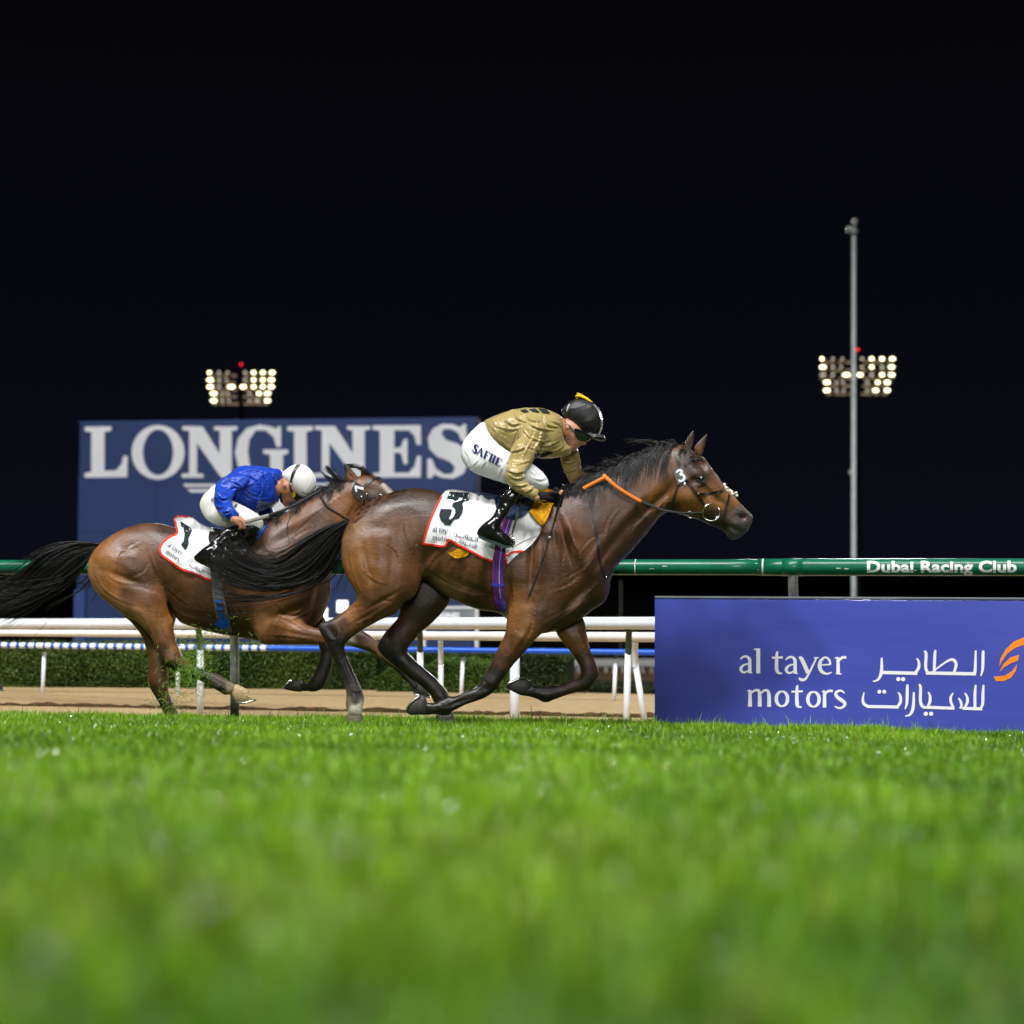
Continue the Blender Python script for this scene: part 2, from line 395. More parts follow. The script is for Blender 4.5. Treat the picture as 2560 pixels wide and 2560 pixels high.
# ------------------------------------------------------------------ materials
def mat(name, col=(.5, .5, .5), rough=.5, spec=.5, metal=0., noise=None, bump=None, attr=None, emit=None, sheen=0., coat=0., trans=0.):
    m = bpy.data.materials.new(name); m.use_nodes = True; t = m.node_tree; b = t.nodes['Principled BSDF']
    b.inputs['Base Color'].default_value = (*col, 1); b.inputs['Roughness'].default_value = rough
    b.inputs['Specular IOR Level'].default_value = spec; b.inputs['Metallic'].default_value = metal
    b.inputs['Sheen Weight'].default_value = sheen; b.inputs['Coat Weight'].default_value = coat; b.inputs['Coat Roughness'].default_value = .12
    L = t.links; N = t.nodes
    tcn = N.new('ShaderNodeTexCoord')
    src = None
    if attr:
        a = N.new('ShaderNodeAttribute'); a.attribute_name = attr; src = a.outputs['Color']
    if noise:                      # (scale, amount, detail[, stretch])
        n = N.new('ShaderNodeTexNoise'); n.inputs['Scale'].default_value = noise[0]; n.inputs['Detail'].default_value = noise[2]
        v = tcn.outputs['Object']
        if len(noise) > 3:
            mp = N.new('ShaderNodeMapping'); mp.inputs['Scale'].default_value = noise[3]; L.new(v, mp.inputs[0]); v = mp.outputs[0]
        L.new(v, n.inputs['Vector'])
        r = N.new('ShaderNodeMapRange'); r.inputs['From Min'].default_value = .3; r.inputs['From Max'].default_value = .7
        r.inputs['To Min'].default_value = 1-noise[1]; r.inputs['To Max'].default_value = 1+noise[1]; L.new(n.outputs[0], r.inputs[0])
        mx = N.new('ShaderNodeMix'); mx.data_type = 'RGBA'; mx.blend_type = 'MULTIPLY'; mx.inputs[0].default_value = 1
        if src: L.new(src, mx.inputs[6])
        else: mx.inputs[6].default_value = (*col, 1)
        cb = N.new('ShaderNodeCombineColor'); [L.new(r.outputs[0], cb.inputs[i]) for i in range(3)]
        L.new(cb.outputs[0], mx.inputs[7]); src = mx.outputs[2]
    if src: L.new(src, b.inputs['Base Color'])
    if bump:                       # list of (scale, strength, distance, detail, stretch)
        prev = None
        for q in bump:
            n = N.new('ShaderNodeTexNoise'); n.inputs['Scale'].default_value = q[0]; n.inputs['Detail'].default_value = q[3]
            mp = N.new('ShaderNodeMapping'); mp.inputs['Scale'].default_value = q[4]; L.new(tcn.outputs['Object'], mp.inputs[0]); L.new(mp.outputs[0], n.inputs['Vector'])
            if len(q) > 5: n.inputs['Distortion'].default_value = q[5]
            if len(q) > 6: n.noise_type = 'RIDGED_MULTIFRACTAL'
            bp = N.new('ShaderNodeBump'); bp.inputs['Strength'].default_value = q[1]; bp.inputs['Distance'].default_value = q[2]
            L.new(n.outputs[0], bp.inputs['Height'])
            if prev: L.new(prev, bp.inputs['Normal'])
            prev = bp.outputs[0]
        L.new(prev, b.inputs['Normal'])
    if emit:
        b.inputs['Emission Color'].default_value = (*emit[0], 1); b.inputs['Emission Strength'].default_value = emit[1]
    if trans:
        out = N['Material Output']; tr = N.new('ShaderNodeBsdfTranslucent'); ms = N.new('ShaderNodeMixShader'); ms.inputs[0].default_value = trans
        if src: L.new(src, tr.inputs[0])
        else: tr.inputs[0].default_value = (*col, 1)
        L.new(b.outputs[0], ms.inputs[1]); L.new(tr.outputs[0], ms.inputs[2]); L.new(ms.outputs[0], out.inputs[0])
    return m
I3 = (1, 1, 1)
M = dict(
    grass=mat('grass_blade', attr='coat', rough=.36, spec=.32, trans=.35),
    dew_glint=mat('dew_glint', (.9, .95, .9), .20, .5, .32),
    soil=mat('turf_ground', (.035, .075, .012), .9, .2, noise=(14, .5, 6), bump=[(60, .8, .02, 4, I3)]),
    sand=mat('dirt_track', (.41, .295, .155), .95, .1, noise=(9, .10, 8), bump=[(60, .6, .012, 6, I3), (300, .6, .006, 2, I3)]),
    shade_line=mat('shaded_soil', (.075, .042, .020), .95, .1, noise=(20, .5, 5), bump=[(60, .9, .02, 4, I3)]),  # dark soil tone that holds the shade of the harrow lip
    dark=mat('infield_ground', (.012, .02, .008), .95, .1, noise=(1.5, .4, 5)),
    fardirt=mat('far_dirt', (.30, .17, .07), .95, .1, noise=(2, .2, 5)),
    white=mat('white_pvc', (.80, .86, .92), .35, .45, noise=(3, .05, 5), bump=[(40, .05, .002, 3, I3)]),
    cream=mat('cream_pvc', (.78, .76, .70), .4, .4, noise=(3, .07, 5)),
    green=mat('green_pvc', (.004, .115, .062), .30, .45, noise=(4, .18, 6, (1, 6, 6)), bump=[(25, .06, .003, 4, (1, 5, 5))]),
    scuff=mat('scuff_mark', (.6, .62, .58), .6, .3),
    blue=mat('blue_pvc', (.008, .10, .62), .35, .45),
    steel=mat('galvanised_steel', (.32, .34, .32), .5, .5, .35, noise=(30, .2, 5)),
    neck_shade=mat('gooseneck_shaded', (.05, .075, .03), .6, .3, noise=(30, .2, 4)),  # dark tone carries the shade on the goosenecks under the rails
    polegrey=mat('pole_grey', (.42, .46, .48), .5, .4, noise=(4, .12, 4)),
    banner=mat('banner_blue', (.052, .072, .41), .42, .35, noise=(2.2, .05, 5, (.4, 1, 3)), bump=[(2.0, .16, .03, 3, (.35, 1, 2.2)), (700, .15, .001, 1, I3)]),
    print=mat('white_print', (.82, .83, .86), .5, .3),
    orange=mat('orange_print', (.90, .25, .012), .5, .3),
    bigboard=mat('board_blue', (.022, .046, .140), .6, .2, noise=(.35, .16, 5), bump=[(1.2, .2, .05, 3, I3)]),
    boardedge=mat('board_edge_blue', (.035, .075, .24), .6, .25, noise=(.5, .12, 4)),
    boardlet=mat('board_letter', (.72, .74, .77), .6, .25, noise=(.8, .05, 3)),
    hedge=mat('hedge_leaf', attr='coat', rough=.5, spec=.3, trans=.25),
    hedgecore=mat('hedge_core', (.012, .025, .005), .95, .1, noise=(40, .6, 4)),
    mast=mat('mast_steel', (.10, .095, .08), .7, .3, .2, noise=(1, .2, 3)),
    lamp_on=mat('lamp_lit', (.8, .8, .7), .4, .3, emit=((1.0, .87, .50), 7.0)),
    lamp_dim=mat('lamp_side', (.5, .5, .45), .4, .3, emit=((1.0, .90, .68), .9)),
    lampbody=mat('lamp_housing_glow', (.20, .19, .14), .5, .4, emit=((1.0, .78, .46), .10)),  # housing is no lamp; its faint glow paints the glare on it
    visor=mat('visor_glow', (.30, .24, .14), .5, .4, emit=((1.0, .76, .45), .26)),
    beacon=mat('beacon_red', (.8, .01, .02), .4, .4, emit=((1.0, .012, .03), 3.0)),
    panel_on=mat('lit_panel', (.8, .8, .75), .5, .3, emit=((1.0, .98, .85), 1.6)),
    signgrey=mat('sign_grey', (.10, .11, .12), .6, .3, noise=(4, .15, 3)),
    signedge=mat('sign_edge', (.42, .43, .43), .6, .3),
)

# ------------------------------------------------------------------ setting: turf, dirt, infield
def sheet(name, xs, ys, zf, m, smooth=True):
    gx, gy = np.meshgrid(xs, ys, indexing='ij'); gz = zf(gx, gy)
    V = np.stack([gx, gy, gz], -1).reshape(-1, 3); a, b = gx.shape
    i = np.arange(a*b).reshape(a, b); Fq = np.stack([i[:-1, :-1], i[1:, :-1], i[1:, 1:], i[:-1, 1:]], -1).reshape(-1, 4)
    o = mk(name, V, Fq, m, None, smooth); o['kind'] = 'structure'; return o
def rail_uv(u, v):      # u along rail (+ to the right), v across (away from camera)
    return RN[1]*u+RN[0]*v, -RN[0]*u+RN[1]*v
def rail_sheet(name, us, vs, zf, m):
    gu, gv = np.meshgrid(us, vs, indexing='ij'); gx, gy = rail_uv(gu, gv); gz = zf(gu, gv)
    V = np.stack([gx, gy, gz], -1).reshape(-1, 3); a, b = gu.shape
    i = np.arange(a*b).reshape(a, b); Fq = np.stack([i[:-1, :-1], i[1:, :-1], i[1:, 1:], i[:-1, 1:]], -1).reshape(-1, 4)
    o = mk(name, V, Fq, m); o['kind'] = 'structure'; return o
def turf_z(u, v):
    z = 0.0739*(RP-v)
    return np.where(v > RP+.4, -.0-(v-RP-.4)*.9, np.where(v > RP, 0, z))
rail_sheet('turf', np.array([-200, -40, -15, -8, -4, 0, 4, 8, 15, 40, 200.]), np.array([-160, -40, -10, -3, 0, 3, 6, 9, 11, 12, RP, RP+.4, RP+.75]), turf_z, M['soil'])
DZ = -.21
def dirt_z(u, v):
    r = .006*np.sin(v*9+.6*np.sin(u*1.3)+u*.1)+.006*vnoise(np.stack([u.ravel()*4, v.ravel()*5, 0*u.ravel()], 1)).reshape(u.shape)
    w = v-(16.46+.03*np.sin(u*2.1)+.015*np.sin(u*7.3))      # the harrow lip: a small step with a shaded face
    lip = np.where(w > 0, .012*np.exp(-np.maximum(w, 0)*1.4), 0)
    return DZ+r*.5+lip
rail_sheet('dirt_track', np.concatenate([[-200, -60, -25], np.arange(-14, 14.01, .05), [25, 60, 200]]), np.concatenate([np.arange(13.3, 16.4, .12), np.arange(16.42, 16.54, .02), np.arange(16.6, 20.5, .12)]), dirt_z, M['sand'])
rail_sheet('infield', np.array([-900, -300, -80, -30, -12, 0, 12, 30, 80, 300, 900.]), np.array([20.3, 21.0, 24, 30, 62.0, 200, 1500.]),
           lambda u, v: np.interp(v, [20.3, 21.0, 24, 30, 62, 1500], [-.25, -.25, -.6, -3.0, -3.0, -3.0]), M['dark'])
rail_sheet('far_dirt_track', np.array([-400, -100, 0, 100, 400.]), np.array([66.5, 70, 74.5]), lambda u, v: -2.99+0*u, M['fardirt'])

# low ridge along the harrow lip, its dark colour painting the shade there
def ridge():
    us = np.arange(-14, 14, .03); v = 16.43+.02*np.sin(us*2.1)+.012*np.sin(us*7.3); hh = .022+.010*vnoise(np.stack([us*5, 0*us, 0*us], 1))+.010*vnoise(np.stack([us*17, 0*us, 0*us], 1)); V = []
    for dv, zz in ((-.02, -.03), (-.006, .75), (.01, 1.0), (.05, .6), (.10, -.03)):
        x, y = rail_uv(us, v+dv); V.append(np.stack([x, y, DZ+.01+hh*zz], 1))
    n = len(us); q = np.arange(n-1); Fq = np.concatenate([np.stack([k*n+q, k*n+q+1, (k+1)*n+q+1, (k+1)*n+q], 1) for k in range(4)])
    o = mk('harrow_shade_ridge', np.concatenate(V), Fq, M['shade_line']); o['kind'] = 'structure'
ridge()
# grass blades: one mesh, a wedge round the view plus margins
def grass():
    n = 520000
    d = np.sqrt(rng.uniform(.75**2, 13.4**2, n*2)); x = rng.uniform(-1, 1, n*2)*(.36*d+.75)
    p = rail_p(x, d); ok = (p < RP+.32); x, d, p = x[ok][:n], d[ok][:n], p[ok][:n]
    n = len(x)
    P = np.stack([x*1.1, d*1.1, 0*x], 1)
    patch = vnoise(P*.9)*.6+vnoise(P*2.7)*.4; fine = vnoise(P*9)
    hgt = (.047+.020*patch+.016*fine)*rng.uniform(.6, 1.25, n); hgt *= np.where(rng.random(n) < .015, 1.6, 1)
    hgt *= np.where(p > 11.2, 1.3, 1)*np.where((p > 12.2) & (rng.random(n) < .05), 1.5, 1)
    wd = rng.uniform(.0018, .0036, n)*np.where(d < 3, 1.25, 1.0)
    az = rng.uniform(0, 2*math.pi, n); lean = rng.uniform(.1, .75, n)
    base = np.stack([x, d, ground_z(x, d)-.004], 1)
    dirv = np.stack([np.cos(az), np.sin(az), 0*az], 1); side = np.stack([-np.sin(az), np.cos(az), 0*az], 1)
    up = np.array([0, 0, 1.])
    mid = base+up*(hgt*.58)[:, None]+dirv*(hgt*lean*.22)[:, None]
    tip = base+up*(hgt*(1-.25*lean))[:, None]+dirv*(hgt*lean*.85)[:, None]
    V = np.stack([base-side*wd[:, None], base+side*wd[:, None], mid-side*(wd*.85)[:, None], mid+side*(wd*.85)[:, None], tip], 1).reshape(-1, 3)
    i = np.arange(n)[:, None]*5
    T = np.concatenate([i+np.array([[0, 1, 3]]), i+np.array([[0, 3, 2]]), i+np.array([[2, 3, 4]])], 1).reshape(-1, 3)
    t = np.clip(.45+.75*patch+.45*fine+rng.normal(0, .25, n), 0, 1.5)[:, None]
    c = np.array([.070, .195, .006])*(1-t)+np.array([.222, .43, .015])*t
    brown = np.clip(vnoise(P*1.15+31)*1.8-.75, 0, 1)*np.clip((4.2-d)/2, 0, 1); c = c*(1-.4*brown[:, None])+np.array([.20, .19, .045])*(.4*brown[:, None])
    dry = rng.random(n) < .035; c[dry] = np.array([.30, .33, .07])*rng.uniform(.6, 1, (dry.sum(), 1))
    C = np.repeat(c, 5, 0)
    o = mk('grass', V, T, M['grass'], None, True, C); o['kind'] = 'stuff'
grass()

# glints on the blades: part-metal facets turned to mirror the floodlights at the camera
def dew_glint():
    n = 700; d = np.sqrt(rng.uniform(1.2**2, 12.5**2, n)); x = rng.uniform(-1, 1, n)*(.30*d+.1); ok = rail_p(x, d) < RP; x, d = x[ok], d[ok]; n = len(x)
    P = np.stack([x, d, ground_z(x, d)+rng.uniform(.035, .06, n)], 1)
    N = np.stack([rng.normal(0, .10, n), -.86+rng.normal(0, .06, n), .5+rng.normal(0, .08, n)], 1); N /= np.linalg.norm(N, axis=1)[:, None]
    A = np.cross(N, np.array([1, 0, 0.])); A /= np.linalg.norm(A, axis=1)[:, None]; B = np.cross(N, A); r = rng.uniform(.0009, .0018, n)[:, None]
    th = np.linspace(0, 2*math.pi, 6, endpoint=False)
    V = np.stack([P+(A*math.cos(t)+B*math.sin(t))*r for t in th], 1).reshape(-1, 3); Q = np.arange(6*n).reshape(-1, 6)
    o = mk('dew_glint', V, Q, M['dew_glint'], None, False); o['kind'] = 'stuff'
dew_glint()
# ------------------------------------------------------------------ rails
def line_pts(px0, py0, d0, px1, py1, d1, n=24):
    a, b = U(px0, py0, d0), U(px1, py1, d1); return [a.lerp(b, i/(n-1)) for i in range(n)]
RDL, RDR = 13.92, 12.27
def raild(px): return depth_on_line(px, RDL, RDR)
rail = thing('running_rail', (0.3, 13.0, 0), 'glossy green plastic running rail with white lettering, beside the galloping horses', 'rail')
a, b = U(-420, HY, raild(-420)), U(1908, HY, raild(1908))
MB().tube([a.lerp(b, i/30) for i in range(31)], .0545, 28).build('rail_tube', M['green'], rail, True)
a2, b2 = U(1896, HY, raild(1896)), U(3250, HY, raild(3250))
MB().tube([a2.lerp(b2, i/20) for i in range(21)], .0585, 28).build('rail_tube', M['green'], rail, True)
RD = Vector((b2-a).normalized()); RS = Vector((-RN[0], -RN[1], 0))      # rail direction, towards the track
def rail_post(px, name='post'):
    c = U(px, HY, raild(px)); g = c.copy(); back = -RS
    pts = [c+Vector((0, 0, -.05)), c+Vector((0, 0, -.10))+back*.015, c+Vector((0, 0, -.20))+back*.06, c+Vector((0, 0, -.34))+back*.15, c+Vector((0, 0, -.48))+back*.20, c+Vector((0, 0, -.62))+back*.215]
    pts = [Vector(p) for p in catmull(pts, 4)]
    end = pts[-1]; pts.append(Vector((end.x, end.y, -.12)))
    MB().tube(pts, .034, 16).build(name, M['steel'], rail, True)
    MB().tube([c-RD*.07, c+RD*.07], .0605, 24).build('rail_clamp', M['green'], rail, True)
for px in (560, 1982, -900, 3350): rail_post(px)
m = MB()
for px in (1590,):                      # white joint ring
    c = U(px, HY, raild(px)); m.tube([c-RD*.004, c+RD*.004], .0552, 28)
m.build('joint_ring', M['scuff'], rail, True)
c = U(1908, HY, raild(1908)); MB().tube([c-RD*.006, c+RD*.006], .0592, 28).build('joint_ring', M['scuff'], rail, True)
def on_tube(px, py, r):                 # photo point on the near face of the rail tube
    d = raild(px); u = (HY-py)/F*d; u = max(-r*.98, min(r*.98, u))
    c = U(px, HY, d); y = math.sqrt(r*r-u*u); return c+RS*y+Vector((0, 0, u))
m = MB()
for k in range(11):
    px = rng.uniform(1560, 2540); py = rng.uniform(1405, 1432); wpx = rng.uniform(2, 14); hp = rng.uniform(.6, 1.8)
    r = .0552 if px < 1890 else .0592
    m.add([on_tube(px, py-hp, r), on_tube(px+wpx, py-hp*.6, r), on_tube(px+wpx*1.1, py+hp*.5, r), on_tube(px+wpx*.1, py+hp, r)], [(3, 2, 1, 0)])
m.build('scuff_marks', M['scuff'], rail)['kind'] = 'stuff'

def text_mesh(body, size=1.0, bold=0.0, spacing=1.0, shear=0.0, res=3):
    cu = bpy.data.curves.new('t', 'FONT'); cu.body = body; cu.size = size; cu.offset = bold; cu.space_character = spacing; cu.shear = shear; cu.resolution_u = res
    o = bpy.data.objects.new('t', cu); COL.objects.link(o)
    dg = bpy.context.evaluated_depsgraph_get(); dg.update(); ev = o.evaluated_get(dg); me = ev.to_mesh()
    V = np.array([tuple(v.co) for v in me.vertices]); Fc = [tuple(p.vertices) for p in me.polygons]
    ev.to_mesh_clear(); bpy.data.objects.remove(o); bpy.data.curves.remove(cu); return V, Fc
def outline_mesh(polys, smooth=0):
    cu = bpy.data.curves.new('t', 'CURVE'); cu.dimensions = '2D'; cu.fill_mode = 'BOTH'
    for P in polys:
        if smooth: P = catmull(P, smooth, True)
        s = cu.splines.new('POLY'); s.points.add(len(P)-1); s.use_cyclic_u = True
        for q, p in zip(s.points, P): q.co = (p[0], -p[1], 0, 1)
    o = bpy.data.objects.new('t', cu); COL.objects.link(o)
    dg = bpy.context.evaluated_depsgraph_get(); dg.update(); ev = o.evaluated_get(dg); me = ev.to_mesh()
    V = np.array([(v.co.x, -v.co.y) for v in me.vertices]); Fc = [tuple(p.vertices) for p in me.polygons]
    ev.to_mesh_clear(); bpy.data.objects.remove(o); bpy.data.curves.remove(cu); return V, Fc
def stroke(pts, n=5):
    """ribbon with varying width; pts (x, y, width) -> quads in 2D"""
    P = np.array(pts, dtype=float); P = catmull(P, n) if len(P) > 2 else np.array([P[0]+(P[1]-P[0])*t for t in np.linspace(0, 1, 4)])
    t = np.gradient(P[:, :2], axis=0); t /= np.maximum(np.linalg.norm(t, axis=1), 1e-9)[:, None]; nn = np.stack([-t[:, 1], t[:, 0]], 1)
    V = np.concatenate([P[:, :2]+nn*P[:, 2:3]/2, P[:, :2]-nn*P[:, 2:3]/2]); k = len(P)
    return V, [(i, i+1, k+i+1, k+i) for i in range(k-1)]
def place_strokes(strokes, to_world, toward, name, m, parent, step=.0003, base=0.0):
    """2D strokes -> world mesh; each stroke a hair further out than the last"""
    b = MB()
    for i, s in enumerate(strokes):
        V, Fc = stroke(s) if not isinstance(s, tuple) else s
        W = [Vector(to_world(p[0], p[1]))+Vector(toward)*(base+step*i) for p in V]
        b.add(W, Fc)
    return b.build(name, m, parent)
def disc(x, y, r, n=14): return (np.array([(x+r*math.cos(2*math.pi*i/n), y+r*math.sin(2*math.pi*i/n)) for i in range(n)]), [tuple(range(n))])

# lettering on the rail, wrapped round the tube
V, Fc = text_mesh('Dubai Racing Club', 1.0, .035, 1.03); capD = text_mesh('D', 1.0, .035)[0][:, 1].max()
bmh = bmesh.new(); bv = [bmh.verts.new(v) for v in V]
for f in Fc:
    try: bmh.faces.new([bv[i] for i in f])
    except ValueError: pass
for z in (.15, .3, .45, .6):            # cuts, so the letters can bend round the tube
    bmesh.ops.bisect_plane(bmh, geom=bmh.verts[:]+bmh.edges[:]+bmh.faces[:], plane_co=(0, z, 0), plane_no=(0, 1, 0))
V = np.array([tuple(v.co) for v in bmh.verts]); bmh.verts.index_update(); Fc = [tuple(v.index for v in f.verts) for f in bmh.faces]; bmh.free()
x0, x1 = V[:, 0].min(), V[:, 0].max()
W = [on_tube(2168+(v[0]-x0)/(x1-x0)*(2541-2168), 1430.0-v[1]/capD*28.0, .0592) for v in V]
par = list(range(len(V)))
def find(i):
    while par[i] != i: par[i] = par[par[i]]; i = par[i]
    return i
for f in Fc:
    for q in f[1:]: par[find(q)] = find(f[0])
isl = {}
for f in Fc: isl.setdefault(find(f[0]), []).append(f)
grp = []                                # pieces of one letter (an i and its dot) overlap from left to right
for fs in sorted(isl.values(), key=lambda fs: min(V[q][0] for f in fs for q in f)):
    lo, hi = min(V[q][0] for f in fs for q in f), max(V[q][0] for f in fs for q in f)
    if grp and lo < grp[-1][0]-.03: grp[-1][1].extend(fs); grp[-1][0] = max(grp[-1][0], hi)
    else: grp.append([hi, list(fs)])
for _, fs in grp:
    ids = sorted({q for f in fs for q in f}); mp_ = {q: i for i, q in enumerate(ids)}
    MB().add([W[q] for q in ids], [tuple(mp_[q] for q in f) for f in fs]).build('letter', M['print'], rail)

def white_rail(name, label, p0, p1, r0, r1, m, group, posts, cap=True, base_z=-.2, swan=True):
    t = thing(name, (0, (p0.y+p1.y)/2, base_z), label, 'rail', group)
    ext = (p1-p0)*.30
    n = 40; A, B = p0-ext, p1+ext*1.2
    MB().tube([A.lerp(B, i/n) for i in range(n+1)], [r0+(r1-r0)*min(max((i/n-.2)/.6, 0), 1) for i in range(n+1)], 20).build('rail_tube', m, t, True)
    for px, rr, lean in posts:
        # point on the rail at column px
        s = 0.5
        for _ in range(30):
            q = p0.lerp(p1, s); s += (px-(CX+q.x/q.y*F))/((CX+p1.x/p1.y*F)-(CX+p0.x/p0.y*F))
        q = p0.lerp(p1, s); rt = r0+(r1-r0)*s
        pts = [q+Vector((0, .0, -rt*.8)), q+Vector((lean*.02, .05, -rt-.06)), q+Vector((lean*.06, .09, -rt-.16)), q+Vector((lean*.1, .10, -rt-.22))]
        pts = [Vector(p) for p in catmull(pts, 4)]; e = pts[-1]
        if cap: MB().tube(pts, rr*.93, 14).build('gooseneck', M['neck_shade'], t, True)
        else: MB().tube(pts, rr, 14).build('gooseneck', M['white'], t, True)
        MB().tube([e+Vector((0, 0, .03)), Vector((e.x+lean, e.y, base_z-.1))], rr, 14).build('post', M['white'], t, True)
    return t
W1a, W1b = U(0, 1559.5, 18.4), U(1640, 1558, 14.4)
white_rail('track_rail', 'thick white plastic rail, nearest and upper of the white rails behind the horses', W1a, W1b, .050, .050, M['white'], 'white track rails',
           [(496, .031, 0), (1049, .028, 0), (1287, .040, 0), (1573, .027, -.02)])
W2a, W2b = U(0, 1582, 19.2), U(1640, 1593, 15.2)
white_rail('track_rail', 'thinner cream rail just below the thick white rail', W2a, W2b, .034, .041, M['cream'], 'white track rails', [(1101, .023, 0), (1588, .026, .10)], False)
# blue and white rail in front of the hedge
B0, B1 = U(0, 1613, 19.8), U(1630, 1631, 18.4)
bw = thing('hurdle_rail', (0, 19.4, DZ), 'low blue rail in front of the hedge with white bands on its left half', 'rail')
dirb = (B1-B0); ext = dirb*.35
MB().tube([(B0-ext).lerp(B1+ext, i/40) for i in range(41)], .030, 18).build('rail_tube', M['blue'], bw, True)
def at_col(p0, p1, px):
    s = .5
    for _ in range(30):
        q = p0.lerp(p1, s); s += (px-(CX+q.x/q.y*F))/((CX+p1.x/p1.y*F)-(CX+p0.x/p0.y*F))
    return p0.lerp(p1, s)
px = -330.
while px < 668:
    wpx = 13.5 if not (88 < px < 108) else 17
    q0, q1 = at_col(B0, B1, px), at_col(B0, B1, px+wpx)
    MB().tube([q0, q1], .0306, 18, False).build('white_band', M['white'], bw, True)
    px += 22.4 if not (60 < px < 85) else 19.5
for px, lean in ((107, -.022), (444, -.015), (1157, -.025), (1540, -.022), (-230, -.02), (1900, -.02)):
    q = at_col(B0, B1, px); rr = .020
    MB().tube([q+Vector((0, .01, -.02)), q+Vector((0, .06, -.075))], .014, 10).build('gooseneck', M['neck_shade'], bw, True)
    MB().tube([q+Vector((0, .06, -.07)), Vector((q.x+lean, q.y+.06, DZ-.1))], rr, 12).build('post', M['white'], bw, True)

# ------------------------------------------------------------------ sponsor banner in front of the rail
BT, BB = .118, -.16
sg = thing('sponsor_board', (2.4, 12.2, 0), 'long blue sponsor board with white lettering standing in the grass under the green rail', 'sign')
P0 = U(1637, 1498, raild(1637)-.10); P1 = U(3150, 1505, raild(3150)-.10)
bx = Vector((P1.x-P0.x, P1.y-P0.y, 0)); bl = bx.length; bx.normalize(); bn = Vector((bx.y, -bx.x, 0))   # towards camera
if bn.y > 0: bn = -bn
nb = 64; nz = 12
def board_pt(u, w, off=0.0):
    z = (P0.z*(1-u)+P1.z*u)*w+(-.14)*(1-w)
    wob = .006*math.sin(u*9+w*3)*math.sin(w*math.pi)+.004*math.sin(u*23)*(1-abs(2*w-1))
    p = Vector((P0.x, P0.y, 0))+bx*(bl*u)+bn*(wob+off); return Vector((p.x, p.y, z))
V = [board_pt(i/nb, j/nz) for i in range(nb+1) for j in range(nz+1)]
Fc = [(i*(nz+1)+j, (i+1)*(nz+1)+j, (i+1)*(nz+1)+j+1, i*(nz+1)+j+1) for i in range(nb) for j in range(nz)]
V2 = [board_pt(i/nb, j/nz, -.03) for i in range(nb+1) for j in range(nz+1)]
k = len(V); ring = [i*(nz+1) for i in range(nb+1)]+[nb*(nz+1)+j for j in range(1, nz+1)]+[i*(nz+1)+nz for i in range(nb-1, -1, -1)]+[j for j in range(nz-1, 0, -1)]
mk('panel', V, Fc, M['banner'], sg)
mk('panel_back', [V[i] for i in ring]+[V2[i] for i in ring]+V2, [(i, i+len(ring), (i+1) % len(ring)+len(ring), (i+1) % len(ring)) for i in range(len(ring))]+[tuple(reversed([q+2*len(ring) for q in f])) for f in Fc], M['banner'], sg, False)
MB().tube([board_pt(i/20, 1.0, -.015)+Vector((0, 0, .012)) for i in range(21)], .010, 8).build('top_edge', M['signgrey'], sg)
def on_board(px, py, off=.002):
    # ray through the photo point hits the board plane; then follow its waviness
    d = Vector(((px-CX)/F, 1, -(py-HY)/F)); o = Vector((0, 0, CAMZ)); t = (P0-o).dot(bn)/d.dot(bn); p = o+d*t
    u = (Vector((p.x, p.y, 0))-Vector((P0.x, P0.y, 0))).dot(bx)/bl; zt = P0.z*(1-u)+P1.z*u; wv = (p.z+.14)/(zt+.14)
    q = board_pt(u, wv, off); return Vector((q.x, q.y, p.z))
AL_TAYER = [
    [(80, 178, 8), (98, 163, 13), (122, 160, 15), (140, 178, 21), (142, 215, 22), (142, 268, 22)],
    [(140, 208, 8), (108, 213, 12), (84, 236, 20), (93, 260, 16), (115, 262, 12), (140, 245, 8)], [(142, 262, 14), (158, 268, 6)],
    [(168, 114, 7), (190, 112, 12)], [(197, 107, 26), (197, 270, 26)],
    [(324, 126, 8), (318, 150, 18), (317, 238, 24), (328, 266, 18), (354, 270, 8)], [(286, 168, 14), (357, 166, 14)],
    [(376, 182, 8), (394, 167, 13), (418, 164, 15), (436, 182, 21), (438, 219, 22), (438, 272, 22)],
    [(436, 212, 8), (404, 217, 12), (380, 240, 20), (389, 264, 16), (411, 266, 12), (436, 249, 8)], [(438, 266, 14), (456, 272, 6)],
    [(462, 170, 10), (480, 176, 25), (522, 268, 25)], [(578, 168, 12), (532, 262, 14), (506, 306, 15), (480, 312, 20), (462, 300, 10)], [(560, 168, 8), (592, 168, 8)],
    [(600, 216, 9), (668, 212, 10)], [(668, 214, 14), (660, 182, 15), (635, 165, 12), (607, 186, 20), (598, 222, 26), (611, 257, 22), (645, 273, 13), (678, 262, 7)],
    [(718, 165, 20), (719, 276, 24)], [(722, 192, 9), (745, 168, 18), (772, 166, 17)], [(696, 171, 7), (718, 166, 12)], [(704, 273, 7), (742, 274, 7)],
]
